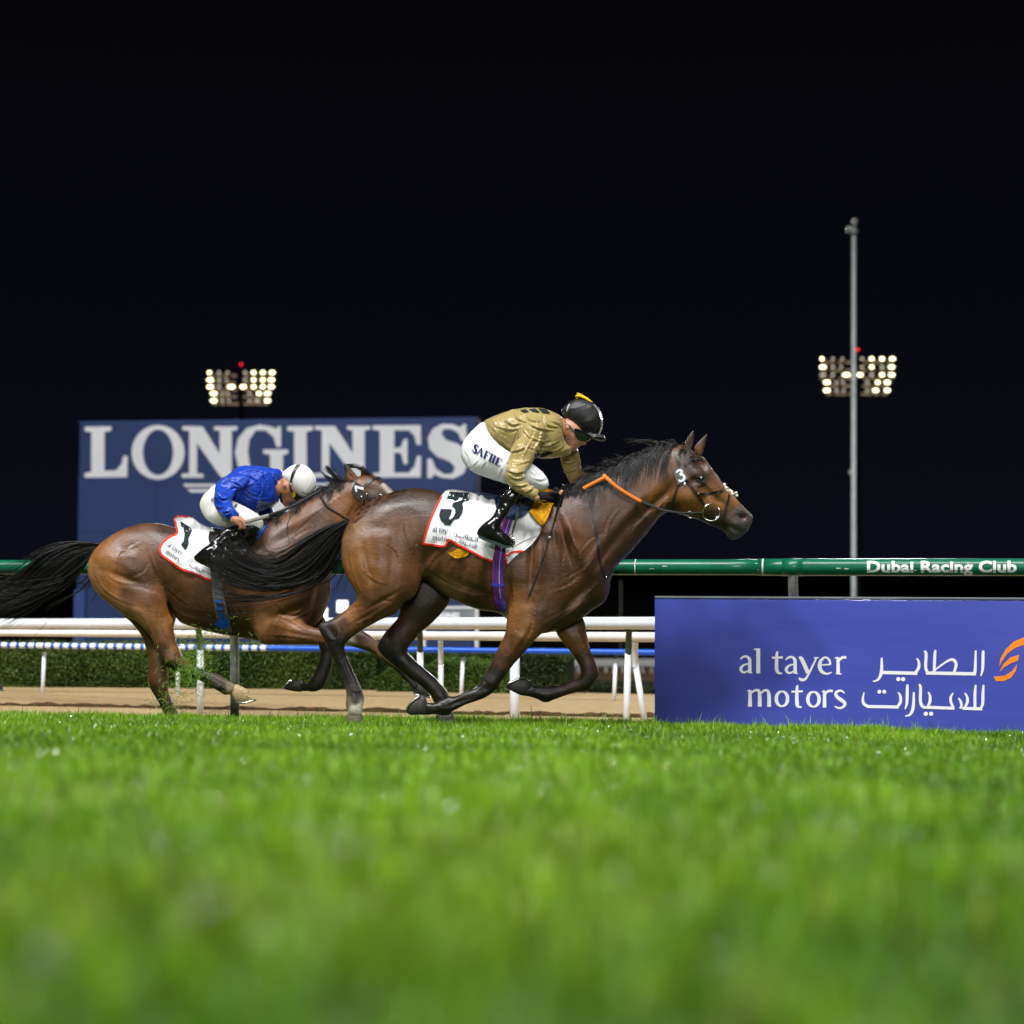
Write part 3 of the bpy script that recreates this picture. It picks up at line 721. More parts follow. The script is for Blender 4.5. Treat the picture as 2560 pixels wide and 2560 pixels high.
MOTORS = [
    [(144, 380, 20), (144, 487, 26)], [(148, 402, 10), (175, 381, 14), (200, 384, 18), (207, 420, 23), (207, 487, 25)], [(212, 402, 10), (238, 381, 14), (260, 386, 18), (268, 420, 23), (268, 488, 25)], [(126, 386, 7), (145, 380, 12)],
    [(352+37*math.cos(t), 436+48*math.sin(t), 11+12*abs(math.cos(t))) for t in np.linspace(0, 2*math.pi, 17)],
    [(456, 346, 7), (450, 368, 18), (450, 458, 24), (458, 486, 18), (482, 490, 8)], [(414, 390, 13), (489, 387, 13)],
    [(558+37*math.cos(t), 439+48*math.sin(t), 11+12*abs(math.cos(t))) for t in np.linspace(0, 2*math.pi, 17)],
    [(630, 384, 20), (630, 493, 24)], [(632, 410, 9), (655, 386, 17), (684, 385, 16)], [(612, 390, 7), (630, 384, 12)],
    [(762, 400, 8), (738, 383, 13), (712, 389, 17), (703, 406, 20), (717, 428, 22), (747, 449, 24), (764, 470, 20), (745, 493, 15), (718, 495, 12), (696, 484, 8)],
]
ARABIC = [
    [(1667, 120, 10), (1665, 140, 19), (1662, 240, 18), (1650, 287, 8)], [(1617, 120, 12), (1613, 250, 20), (1606, 275, 20)], [(1618, 273, 22), (1292, 268, 22)],
    [(1355, 117, 12), (1350, 150, 19), (1346, 258, 19)], [(1344, 256, 9), (1385, 222, 12), (1440, 186, 15), (1472, 182, 20), (1489, 212, 20), (1476, 262, 16)],
    [(1280, 125, 12), (1293, 142, 19), (1290, 225, 20), (1300, 262, 20)],
    [(1232, 172, 10), (1245, 195, 16), (1245, 232, 20), (1224, 266, 20)], [(1236, 270, 22), (1002, 264, 22)],
    [(1003, 168, 12), (1003, 240, 20), (995, 285, 20), (975, 314, 14), (946, 322, 8)], disc(1112, 308, 14), disc(1143, 308, 14),
    [(1668, 345, 12), (1664, 400, 19), (1662, 470, 19), (1645, 502, 14)], [(1617, 345, 12), (1612, 400, 19), (1612, 490, 19)], [(1660, 502, 20), (1530, 498, 20)],
    [(1545, 398, 8), (1560, 422, 16), (1563, 455, 19), (1548, 490, 15)], [(1503, 430, 8), (1516, 448, 15), (1524, 478, 17), (1515, 500, 14)], [(1470, 398, 8), (1454, 425, 16), (1456, 460, 18), (1472, 494, 16)],
    [(1478, 498, 20), (1300, 492, 20)], [(1306, 392, 8), (1318, 415, 16), (1318, 455, 19), (1302, 490, 15)], disc(1291, 534, 14), disc(1326, 534, 14),
    [(1246, 342, 12), (1257, 362, 18), (1256, 450, 20), (1272, 488, 20), (1306, 493, 14)],
    [(1213, 392, 12), (1211, 470, 20), (1203, 515, 20), (1184, 542, 14), (1156, 549, 7)], [(1172, 342, 12), (1170, 370, 19), (1168, 460, 18), (1155, 505, 7)],
    [(1110, 394, 8), (1124, 415, 16), (1126, 455, 19), (1108, 486, 18)], [(1115, 490, 20), (905, 486, 20)], [(915, 486, 18), (888, 470, 20), (880, 440, 16), (888, 394, 7)], disc(988, 390, 13), disc(1020, 390, 13),
]
def board_xy(x, y): return on_board(1820+x/2.611, 1580+y/2.611)
for strokes_, counts in ((AL_TAYER, (3, 2, 2, 3, 3, 2, 4)), (MOTORS, (4, 1, 2, 1, 3, 1))):
    k = 0
    for n_ in counts: place_strokes(strokes_[k:k+n_], board_xy, bn, 'letter', M['print'], sg, .0002); k += n_
k = 0
for n_ in (1, 5, 5, 11, 1, 1, 5): place_strokes(ARABIC[k:k+n_], board_xy, bn, 'letter', M['print'], sg, .0002); k += n_
for P in ([(1985, 18), (1932, 35), (1868, 60), (1812, 112), (1778, 172), (1770, 226), (1786, 192), (1822, 142), (1866, 108), (1915, 88), (1975, 80)],
          [(1901, 147), (1842, 166), (1795, 212), (1771, 262), (1800, 232), (1842, 206), (1892, 186)], [(1888, 209), (1852, 255), (1806, 285), (1734, 290), (1748, 320), (1800, 320), (1848, 298), (1878, 254)]):
    V, Fc = outline_mesh([P]); MB().add([board_xy(*v) for v in V], Fc).build('logo_swoosh', M['orange'], sg)

# ------------------------------------------------------------------ big billboard far behind
bb = thing('billboard', (-9, 60, -3), 'huge navy billboard with giant pale grey lettering far behind the horses', 'billboard')
Q0, Q1 = U(195, 1418, 61.2), U(1192, 1418, 59.0)
qx = Vector((Q1.x-Q0.x, Q1.y-Q0.y, 0)); ql = qx.length; qx.normalize(); qn = Vector((qx.y, -qx.x, 0))
if qn.y > 0: qn = -qn
def on_big(px, py, off=0.0):
    d = Vector(((px-CX)/F, 1, -(py-HY)/F)); o = Vector((0, 0, CAMZ)); t = (Q0-o).dot(qn)/d.dot(qn); return o+d*t+qn*off
def big_panel(px0, py0, px1, py1, off, m, name, depth=.12):
    fr = [on_big(px0, py0, off), on_big(px1, py0+(px1-px0)*-.012, off), on_big(px1, py1, off), on_big(px0, py1, off)]
    return MB().prism(fr, [p-qn*depth for p in fr]).build(name, m, bb)
edge = lambda py: (py-1052)/550*-10      # the board leans a touch
xs = [200, 395, 600, 800, 1000, 1192]; ys = [1056, 1190, 1330, 1472, 1700]
for j in range(4):
    for i in range(5):
        g = .35
        f = lambda x, y: on_big(x+edge(y), y-(x-200)*.012*(1 if y < 1300 else .5), 0)
        fr = [f(xs[i]+g, ys[j]+g), f(xs[i+1]-g, ys[j]+g), f(xs[i+1]-g, ys[j+1]-g), f(xs[i]+g, ys[j+1]-g)]
        off = qn*(.004*((i*7+j*3) % 4)); fr = [p+off for p in fr]
        MB().prism(fr, [p-qn*.12 for p in fr]).build('panel', M['bigboard'], bb)
fr = [on_big(197, 1056, -.05), on_big(1193, 1046, -.05), on_big(1181, 1800, -.05), on_big(184, 1800, -.05)]
MB().prism([p-qn*.1 for p in fr], [p-qn*.7 for p in fr]).build('backing', M['boardedge'], bb)
fr = [on_big(190, 1474, .16), on_big(217, 1474, .16), on_big(214, 1700, .16), on_big(187, 1700, .16)]
MB().prism(fr, [p-qn*.14 for p in fr]).build('pilaster', M['boardedge'], bb)
fr = [on_big(197, 1054, .03), on_big(1193, 1043, .03), on_big(1193, 1046, .03), on_big(197, 1057, .03)]
MB().prism(fr, [p-qn*.2 for p in fr]).build('coping', M['boardedge'], bb)
def ringp(cx, cy, rx, ry, n=40): return [(cx+rx*math.cos(t), cy+ry*math.sin(t)) for t in np.linspace(0, 2*math.pi, n, endpoint=False)]
def serifN(x0, x1, t, b):
    return [[(x0, t), (x0+50, t), (x1-44, b-60), (x1-44, t+11), (x1-58, t+9), (x1-58, t), (x1, t), (x1, t+9), (x1-14, t+11), (x1-14, b), (x1-40, b), (x0+36, t+42), (x0+36, b-11), (x0+52, b-9), (x0+52, b), (x0-2, b), (x0-2, b-9), (x0+17, b-11), (x0+17, t+11), (x0, t+9)]]
LET = [
    [[(213, 1067), (279, 1066), (279, 1077), (262, 1080), (262, 1177), (291, 1176), (305, 1160), (309, 1140), (320, 1140), (319, 1193), (212, 1194), (212, 1183), (229, 1180), (229, 1080), (213, 1078)]],
    [ringp(396, 1131, 66, 68), ringp(396, 1131, 38, 57)],
    serifN(457, 594, 1066, 1194),
    [[(703, 1066), (703, 1117), (692, 1117), (684, 1092), (664, 1076), (640, 1076), (624, 1100), (620, 1130), (625, 1163), (640, 1187), (665, 1189), (676, 1182), (676, 1137), (659, 1134), (659, 1124), (721, 1124), (721, 1134), (708, 1137), (708, 1188), (680, 1196), (650, 1199), (618, 1190), (596, 1166), (588, 1131), (596, 1096), (618, 1070), (650, 1062), (676, 1066), (692, 1072), (696, 1066)]],
    [[(719, 1066), (783, 1065), (783, 1076), (767, 1079), (767, 1180), (783, 1183), (783, 1193), (720, 1193), (720, 1183), (736, 1180), (736, 1079), (719, 1077)]],
    serifN(788, 926, 1065, 1193),
    [[(932, 1064), (1052, 1063), (1053, 1112), (1042, 1112), (1036, 1088), (1022, 1076), (986, 1076), (986, 1120), (1002, 1119), (1010, 1098), (1019, 1098), (1019, 1160), (1010, 1160), (1003, 1133), (986, 1132), (986, 1182), (1022, 1182), (1037, 1166), (1043, 1140), (1053, 1140), (1052, 1193), (932, 1194), (932, 1184), (950, 1181), (950, 1077), (932, 1074)]],
    [[(1161, 1060), (1166, 1060), (1167, 1104), (1156, 1104), (1146, 1082), (1126, 1072), (1108, 1074), (1104, 1086), (1116, 1100), (1146, 1110), (1168, 1128), (1172, 1156), (1160, 1184), (1134, 1197), (1104, 1194), (1086, 1186), (1080, 1195), (1069, 1195), (1069, 1147), (1080, 1147), (1090, 1172), (1112, 1186), (1132, 1184), (1138, 1168), (1126, 1154), (1094, 1142), (1074, 1122), (1070, 1096), (1082, 1072), (1106, 1060), (1134, 1061), (1150, 1068)]],
]
for P in LET:
    V, Fc = outline_mesh(P); W = [on_big(*v, .03) for v in V]
    MB().add(W, Fc).build('letter', M['boardlet'], bb)
# winged emblem under the lettering
for P in ([(457, 1210), (630, 1210), (632, 1217), (464, 1217)], [(468, 1223), (634, 1223), (636, 1231), (478, 1231)], [(752, 1208), (925, 1208), (918, 1215), (750, 1215)], [(748, 1221), (914, 1221), (904, 1229), (746, 1229)],
          [(640, 1206), (742, 1206), (736, 1214), (700, 1244), (736, 1280), (742, 1290), (640, 1290), (646, 1280), (684, 1244), (646, 1214)]):
    V, Fc = outline_mesh([P]); MB().add([on_big(*v, .03) for v in V], Fc).build('emblem', M['boardlet'], bb)

# lit panel lights standing in the infield
def lit_panel(px0, py0, px1, py1, d, label):
    c0, c1 = U(px0, py0, d), U(px1, py1, d); cx, cz = (c0.x+c1.x)/2, (c0.z+c1.z)/2
    gz = float(np.interp(d, [21, 24, 30], [-.25, -.6, -3.0]))
    t = thing('lit_panel', (cx, d, gz), label, 'light')
    wd, hd = abs(c1.x-c0.x), abs(c1.z-c0.z)
    MB().box((cx, d, cz), (wd, .1, hd)).build('panel', M['panel_on'], t)
    MB().box((cx, d+.12, cz), (wd*1.05, .12, hd*1.05)).build('housing', M['signgrey'], t)
    MB().tube([(cx, d+.12, cz), (cx, d+.12, gz)], .05, 8).build('post', M['steel'], t)
lit_panel(843, 1502, 869, 1530, 45, 'small glowing white square light in front of the navy billboard')
lit_panel(806, 1520, 818, 1548, 45, 'narrow glowing white light half hidden behind the rear horse chest')
# small grey sign with partly hidden lettering
ss = thing('track_sign', (-1.2, 40, -3), 'small grey sign with pale lettering seen under the front horse belly', 'sign')
c0, c1 = U(1062, 1521, 40), U(1187, 1560, 40)
MB().box(((c0.x+c1.x)/2, 40, (c0.z+c1.z)/2), (c1.x-c0.x, .06, c0.z-c1.z)).build('panel', M['signgrey'], ss)
MB().box(((c0.x+c1.x)/2, 40, c0.z+.02), (c1.x-c0.x+.06, .12, .05)).build('frame', M['signedge'], ss)
for px in (1060, 1192):
    p = U(px, 1520, 40); MB().tube([p, (p.x, 40, -3.0)], .045, 8).build('post', M['signedge'], ss)
V, Fc = text_mesh('LONGINES', 1.0, .02); V = V[:, :2]; V -= V.min(0); V /= V.max(0)
MB().add([U(1068+v[0]*80, 1545-v[1]*13, 39.96) for v in V], Fc).build('lettering', M['boardlet'], ss)

# ------------------------------------------------------------------ hedges
def hedge(label, px0, px1, pytop, d0, d1, depth, n, c0, c1, pybase=None, rnd=.1):
    a = U(px0, pytop, d0); b = U(px1, pytop, d1); top = (a.z+b.z)/2
    ax = Vector((b.x-a.x, b.y-a.y, 0)); L = ax.length; ax.normalize(); nn = Vector((-ax.y, ax.x, 0))
    n = int(n*2.2); t = thing('hedge', ((a.x+b.x)/2, (a.y+b.y)/2+depth/2, DZ), label, 'hedge', 'clipped hedges along the dirt track')
    cc = Vector(((a.x+b.x)/2, (a.y+b.y)/2, 0))+nn*(depth/2); zc = (top+DZ-.1)/2
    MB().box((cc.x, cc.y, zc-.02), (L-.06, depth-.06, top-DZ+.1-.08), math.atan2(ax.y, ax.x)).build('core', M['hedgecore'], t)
    u = rng.uniform(0, L, n); face = rng.random(n); H = top-DZ
    v = np.where(face < .62, rng.uniform(-.02, .05, n), rng.uniform(0, depth, n)); z = np.where(face < .62, rng.uniform(0, 1, n)*H, H-rng.uniform(-.02, .05, n))
    eu = np.minimum(u, L-u); z = z-np.maximum(rnd-eu, 0)*np.maximum(z/H-.5, 0)*1.2
    z -= .035*(vnoise(np.stack([u*2.5, v*2, 0*u], 1))+.3)*(z/H)
    P = np.array([a.x, a.y, 0])+np.outer(u, ax)+np.outer(v, nn); P[:, 2] = DZ+z
    s = rng.uniform(.008, .018, n); A = rng.normal(size=(n, 3)); A /= np.linalg.norm(A, axis=1)[:, None]; Bv = np.cross(A, rng.normal(size=(n, 3))); Bv /= np.linalg.norm(Bv, axis=1)[:, None]
    A *= s[:, None]; Bv *= (s*.6)[:, None]
    V = np.stack([P-A, P+Bv, P+A, P-Bv], 1).reshape(-1, 3); Q = np.arange(4*n).reshape(-1, 4)
    tn = np.clip(.5+.5*vnoise(np.stack([u*1.7, z*3, v], 1))+rng.normal(0, .14, n), 0, 1.2)[:, None]
    C = np.array(c0)*(1-tn)+np.array(c1)*tn
    f = mk('foliage', V, Q, M['hedge'], t, False, np.repeat(C, 4, 0)); f['kind'] = 'stuff'
hedge('long dark olive clipped hedge on the left behind the dirt track', -300, 940, 1614, 20.9, 20.3, .9, 26000, (.030, .060, .010), (.115, .17, .030))
hedge('darker hedge block on the right, ending beside the grey fence', 1290, 1415, 1634, 19.6, 19.5, .8, 4500, (.025, .045, .010), (.085, .12, .028))
hedge('dark hedge behind the brighter bushes at the centre', 941, 1289, 1628, 20.6, 20.4, .6, 8000, (.025, .055, .009), (.085, .14, .025))
hedge('bright green bush, lower and left of the two under the front horse', 942, 1058, 1669, 20.0, 19.9, .5, 4000, (.05, .10, .012), (.14, .23, .035), rnd=.2)
hedge('bright green bush, taller and right of the two under the front horse', 1060, 1288, 1655, 19.9, 19.7, .5, 7000, (.05, .10, .012), (.14, .23, .035), rnd=.15)
hedge('very low dark green ground hedge to the right of the hedges', 1416, 2500, 1721, 19.9, 18.6, .5, 9000, (.012, .025, .008), (.03, .05, .014))
# grey fence beyond
gf = thing('fence', (4, 72, -3), 'far grey rail fence with short posts beyond the hedges', 'fence')
for py, r in ((1653, .10), (1661, .09)):
    MB().tube([U(1250, py, 72), U(2700, py, 72)], r, 8).build('rail_tube', M['signedge'], gf)
for px in range(1260, 2700, 23):
    p = U(px+rng.uniform(-3, 3), 1662, 72.1); MB().tube([p, (p.x, p.y, -3.0)], .055, 6).build('post', M['signedge'], gf)

# ------------------------------------------------------------------ camera pole, thin mast, floodlight towers
cp = thing('camera_pole', tuple(Vector((U(2134, 1418, 46).x, 46, -3.0))), 'tall slim pale grey pole with a small camera head on top', 'pole')
p0 = U(2134.5, 590, 46)
MB().tube([(p0.x, 46, -3.0), (p0.x, 46, 1.0), tuple(p0)], [.072, .068, .058], 18).build('pole', M['polegrey'], cp, True)
q = U(2133, 578, 46); MB().ball(q, .11, 12, 8, (1.2, 1, .8)).box((q.x-.07, 46, q.z+.05), (.20, .2, .12)).build('camera_head', M['steel'], cp, True)
q = U(2137, 556, 46); MB().tube([(q.x, 46, q.z-.14), (q.x, 46, q.z+.02)], .035, 8).box((q.x, 46, q.z+.03), (.13, .12, .12)).build('aerial', M['steel'], cp, True)
q = U(2127, 1180, 46); MB().box((q.x, 46, q.z), (.07, .1, .12)).build('junction_box', M['steel'], cp)
tm = thing('mast', (U(1552, 1418, 90).x, 90, -3), 'very faint thin dark mast beyond the rail under the front horse neck', 'pole')
a = U(1552, 1452, 90); MB().tube([(a.x, 90, -3), tuple(a)], .05, 6).build('mast_tube', M['mast'], tm)

def tower(px, sc, label, d):
    base = U(px, HY, d); k = d/F*sc
    gp = lambda x, y: Vector((base.x+x*k, d, CAMZ+(HY-y_of(y))/F*d))
    y_of = lambda y: (937+(y-937)*sc) if px > 1500 else (967+(y-937)*sc)
    t = thing('floodlight_tower', (base.x, d, -3.0), label, 'floodlight', 'lit floodlight towers')
    top = gp(0, 880)
    MB().tube([(base.x, d+.6, -3.0), (base.x, d+.6, top.z)], [.62, .26], 12).build('mast', M['mast'], t)
    bk = gp(1, 874); MB().ball(bk, .17, 10, 8).build('beacon', M['beacon'], t)
    rows = [(897, [(-88, .75, 1), (-61, .7, 0), (-37, .6, 0), (12, .8, 0), (36, .95, 1), (62, 1, 1), (88, 1.25, 1)]),
            (917.5, [(-86, 1.5, 1), (-61, .8, 0), (-40, .6, 0), (12, .8, 0), (36, .9, 1), (62, 1, 1), (86, 1.4, 1)]),
            (937, [(-86, 1.5, 1), (-61, .8, 0), (-27, 1.8, 2), (7, 1.4, 2), (36, 1.0, 1), (62, 1, 1), (86, 1.35, 1)]),
            (956, [(-76, 1.5, 1), (-52, .7, 0), (-36, .7, 0), (25, .8, 0), (51, .95, 1), (75, 1.35, 1)]),
            (976, [(-76, 1.5, 1), (-52, .7, 0), (-34, .6, 0), (25, .75, 0), (46, 1.4, 1), (75, 1.35, 1)])]
    dm = .25*d/250
    hou = None; disc_me = {}
    for y, L in rows:
        a, b = gp(-92 if y < 950 else -80, y+8), gp(92 if y < 950 else 80, y+8)
        MB().box(((a.x+b.x)/2, d+.35, a.z), (b.x-a.x, .25, .09)).build('crossbar', M['mast'], t)
        for x in np.linspace(-82 if y < 950 else -68, 82 if y < 950 else 68, 9):       # louvred visors between the lamps, the glare painted as their own glow
            if abs(x) < 6: continue
            c = gp(x+rng.uniform(-4, 4), y+8.5); MB().box((c.x, d+.2, c.z), (dm*2.6, .3, dm*1.05)).build('visor', M['visor'], t)
        for x, wv, on in L:
            c = gp(x, y)
            if on == 1 and rng.random() < .12: on = 0
            h_, w_ = dm*(1.0 if on else .85), dm*wv*1.08
            lb = MB().tube([(c.x, d+.30, c.z), (c.x, d-.02, c.z)], [h_*.7, h_*1.08], 12).build('lamp', M['lampbody'], t)
            for v in lb.data.vertices: v.co.x = (v.co.x-(c.x-base.x))*(w_/h_)+(c.x-base.x)
            n = 14
            V = [(c.x+w_*math.cos(2*math.pi*i/n), d-.04, c.z+h_*.72*math.sin(2*math.pi*i/n)) for i in range(n)]
            MB().add(V, [tuple(range(n))]).build('lamp_glass', M['lamp_on'] if on else M['lamp_dim'], lb)
    for x in (-80, -50, -25, 25, 50, 80):
        a, b = gp(x, 893), gp(x, 984); MB().box((a.x, d+.4, (a.z+b.z)/2), (.10, .1, a.z-b.z)).build('upright', M['mast'], t)
    return t
tower(602, .89, 'lit floodlight tower on the left, above the navy billboard', 280)
tower(2143, 1.0, 'lit floodlight tower on the right, behind the slim grey pole', 250)
# ------------------------------------------------------------------ horses
def coat_mat(name, rough=.42):
    m = bpy.data.materials.new(name); m.use_nodes = True; t = m.node_tree; N = t.nodes; L = t.links; b = N['Principled BSDF']
    a = N.new('ShaderNodeAttribute'); a.attribute_name = 'coat'; tcn = N.new('ShaderNodeTexCoord')
    n = N.new('ShaderNodeTexNoise'); n.inputs['Scale'].default_value = 7; n.inputs['Detail'].default_value = 7; n.inputs['Roughness'].default_value = .65
    L.new(tcn.outputs['Object'], n.inputs['Vector'])
    r = N.new('ShaderNodeMapRange'); r.inputs[1].default_value = .3; r.inputs[2].default_value = .7; r.inputs[3].default_value = .66; r.inputs[4].default_value = 1.34; L.new(n.outputs[0], r.inputs[0])
    n2 = N.new('ShaderNodeTexNoise'); n2.inputs['Scale'].default_value = 160; n2.inputs['Detail'].default_value = 3
    mp = N.new('ShaderNodeMapping'); mp.inputs['Scale'].default_value = (.5, 1, 1.6); mp.inputs['Rotation'].default_value = (0, .7, 0); L.new(tcn.outputs['Object'], mp.inputs[0]); L.new(mp.outputs[0], n2.inputs['Vector'])
    r2 = N.new('ShaderNodeMapRange'); r2.inputs[1].default_value = .3; r2.inputs[2].default_value = .7; r2.inputs[3].default_value = .82; r2.inputs[4].default_value = 1.18; L.new(n2.outputs[0], r2.inputs[0])
    mm = N.new('ShaderNodeMath'); mm.operation = 'MULTIPLY'; L.new(r.outputs[0], mm.inputs[0]); L.new(r2.outputs[0], mm.inputs[1])
    vm = N.new('ShaderNodeVectorMath'); vm.operation = 'SCALE'; L.new(a.outputs['Color'], vm.inputs[0]); L.new(mm.outputs[0], vm.inputs['Scale'])
    L.new(vm.outputs[0], b.inputs['Base Color'])
    n3 = N.new('ShaderNodeTexNoise'); n3.inputs['Scale'].default_value = 22; n3.inputs['Detail'].default_value = 5; L.new(tcn.outputs['Object'], n3.inputs['Vector'])
    bp = N.new('ShaderNodeBump'); bp.inputs['Strength'].default_value = .22; bp.inputs['Distance'].default_value = .014; L.new(n3.outputs[0], bp.inputs['Height'])
    bp2 = N.new('ShaderNodeBump'); bp2.inputs['Strength'].default_value = .45; bp2.inputs['Distance'].default_value = .002; L.new(n2.outputs[0], bp2.inputs['Height']); L.new(bp.outputs[0], bp2.inputs['Normal'])
    n5 = N.new('ShaderNodeTexNoise'); n5.inputs['Scale'].default_value = 58; n5.inputs['Detail'].default_value = 4; L.new(mp.outputs[0], n5.inputs['Vector'])
    bp5 = N.new('ShaderNodeBump'); bp5.inputs['Strength'].default_value = .28; bp5.inputs['Distance'].default_value = .005; L.new(n5.outputs[0], bp5.inputs['Height']); L.new(bp2.outputs[0], bp5.inputs['Normal'])
    n4 = N.new('ShaderNodeTexNoise'); n4.noise_type = 'RIDGED_MULTIFRACTAL'; n4.inputs['Scale'].default_value = 3.2; n4.inputs['Detail'].default_value = 2.0; n4.inputs['Distortion'].default_value = .6; L.new(tcn.outputs['Object'], n4.inputs['Vector'])
    bp3 = N.new('ShaderNodeBump'); bp3.inputs['Strength'].default_value = .07; bp3.inputs['Distance'].default_value = .02; L.new(n4.outputs[0], bp3.inputs['Height']); L.new(bp5.outputs[0], bp3.inputs['Normal'])
    L.new(bp3.outputs[0], b.inputs['Normal'])
    r3 = N.new('ShaderNodeMapRange'); r3.inputs[1].default_value = .3; r3.inputs[2].default_value = .7; r3.inputs[3].default_value = rough-.12; r3.inputs[4].default_value = rough+.18; L.new(n.outputs[0], r3.inputs[0]); L.new(r3.outputs[0], b.inputs['Roughness'])
    b.inputs['Specular IOR Level'].default_value = .5; b.inputs['Sheen Weight'].default_value = .0; b.inputs['Sheen Roughness'].default_value = .4
    return m
M['coat_a'] = coat_mat('bay_coat_dark', .40); M['coat_b'] = coat_mat('bay_coat_red', .40)
M['hair'] = mat('black_hair', (.0055, .005, .005), .42, .4)
M['hoof_dark'] = mat('hoof_dark', (.035, .032, .028), .45, .4, noise=(60, .4, 4, (1, 1, 4)), bump=[(90, .3, .002, 3, (1, 1, 5))])
M['hoof_pale'] = mat('hoof_pale', (.42, .30, .16), .5, .4, noise=(50, .35, 5, (1, 1, 3)), bump=[(90, .3, .002, 3, (1, 1, 5))])
M['hoof_mid'] = mat('hoof_brown', (.11, .085, .06), .5, .4, noise=(50, .4, 5, (1, 1, 3)))
M['shoe'] = mat('horseshoe_metal', (.75, .75, .72), .28, .5, 1.0)
M['eye'] = mat('eye_dark', (.006, .005, .006), .04, .8, coat=1.0)

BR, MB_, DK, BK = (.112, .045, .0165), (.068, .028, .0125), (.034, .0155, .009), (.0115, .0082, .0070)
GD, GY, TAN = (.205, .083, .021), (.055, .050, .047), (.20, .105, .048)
def strands(name, guides, n, D, m, parent, r0=.0016, npt=14, jit=.5, spread=1.0, ylift=None, seed=1, endj=14.):
    """hair: tapering three-sided strands following guide curves (px, py, y)"""
    rg = np.random.default_rng(seed)
    G = []
    for g in guides:
        c = catmull(np.array([(p[0], p[1], p[2] if len(p) > 2 else 0.) for p in g], dtype=float), 6); s = np.concatenate([[0], np.cumsum(np.linalg.norm(np.diff(c[:, :2], axis=0), axis=1))]); s /= s[-1]
        t = np.linspace(0, 1, npt); G.append(np.stack([np.interp(t, s, c[:, i]) for i in range(3)], 1))
    G = np.array(G); m_ = len(G); nl = max(int(n/22), 6); locks = [(rg.uniform(0, m_-1), rg.normal(), rg.uniform(0, 6.28), rg.uniform(.80, 1.08)) for _ in range(nl)]
    V = []; Fq = []
    tt = np.linspace(0, 1, npt)
    for i in range(n):
        lk = locks[rg.integers(len(locks))]; a = min(max(lk[0]+rg.normal(0, .05), 0), m_-1.001); k = min(int(a), m_-2); f = a-k
        c = G[k]*(1-f)+G[k+1]*f; cut = min(lk[3]*rg.uniform(.84, 1.05), 1.0)
        c = np.stack([np.interp(tt*cut, tt, c[:, j]) for j in range(3)], 1)
        ph = (lk[2]+rg.normal(0, .35), rg.uniform(0, 6.28)); am = (lk[1]*endj*jit*1.5+rg.normal(0, endj*.22), 0)
        tg = np.gradient(c[:, :2], axis=0); tg /= np.maximum(np.linalg.norm(tg, axis=1), 1e-6)[:, None]; nr = np.stack([-tg[:, 1], tg[:, 0]], 1)
        wob = (am[0]*tt**1.5+endj*.35*jit*np.sin(tt*5+ph[0])*tt)*spread
        if rg.random() < .12: wob *= rg.uniform(1.8, 3.2)
        c[:, :2] += nr*wob[:, None]; c[:, 2] += rg.normal(0, .018)+.02*np.sin(tt*4+ph[1])*tt
        P = np.array([U(q[0], q[1], D+q[2]) for q in c])
        r = r0*rg.uniform(.6, 1.3)*(1-.75*tt**1.5)
        for j in range(3):
            th = j*2.094+ph[0]
            V.append(P+np.stack([0*tt, np.cos(th)*r, np.sin(th)*r], 1)+np.stack([nr[:, 0], 0*tt, -nr[:, 1]], 1)*(r*math.sin(th+1))[:, None])
        b = i*3*npt
        for j in range(3):
            j2 = (j+1) % 3; q = np.arange(npt-1)
            Fq.append(np.stack([b+j*npt+q, b+j*npt+q+1, b+j2*npt+q+1, b+j2*npt+q], 1))
    return mk(name, np.concatenate(V), np.concatenate(Fq), m, parent, True)

def hoof(poly, D, y, m, parent, shoe=None, s=.62):
    b = Body([inflate(poly, D, y, s, .004, k=.01)], D, .006); h = b.mesh('hoof', m, parent)
    if shoe:
        P = [U(p[0], p[1], D+y) for p in shoe]
        MB().tube(P, .0075, 8, flat=3.4).build('horseshoe', M['shoe'], h, True)
    return h

def creases(lines, amp, sg, D, base=None):
    """cloth folds: a soft ridge along each line (photo pixels) with a valley beside it"""
    segs = []
    for L in lines:
        c = catmull(np.array(L, dtype=float), 3) if len(L) > 2 else np.array(L, dtype=float); n = len(c)-1
        for i in range(n): segs.append((*c[i], *c[i+1], math.sin(math.pi*(i+.7)/(n+.4))))
    def f(V, N):
        px = V[:, 0]/(D-.2)*F+CX; py = HY-(V[:, 2]-CAMZ)/(D-.2)*F; r = np.zeros(len(V)); vly = np.zeros(len(V))
        for ax, ay, bx_, by_, w_ in segs:
            ex, ey = bx_-ax, by_-ay; L2 = ex*ex+ey*ey+1e-9; t = np.clip(((px-ax)*ex+(py-ay)*ey)/L2, 0, 1); dx, dy = px-ax-t*ex, py-ay-t*ey
            sd = (dx*-ey+dy*ex)/math.sqrt(L2); dd = np.sqrt(dx*dx+dy*dy); off = np.where(sd > 0, 1, -1)*dd
            r = np.maximum(r, w_*np.exp(-(off/sg)**2)); vly = np.maximum(vly, w_*np.exp(-((off-2.1*sg)/(1.1*sg))**2))
        out = amp*r-amp*.8*vly
        return out+(base(V, N) if base else 0)
    return f
def px_lines(ox, oy, sc, *L): return [[(ox+x/sc, oy+y/sc) for x, y in l] for l in L]
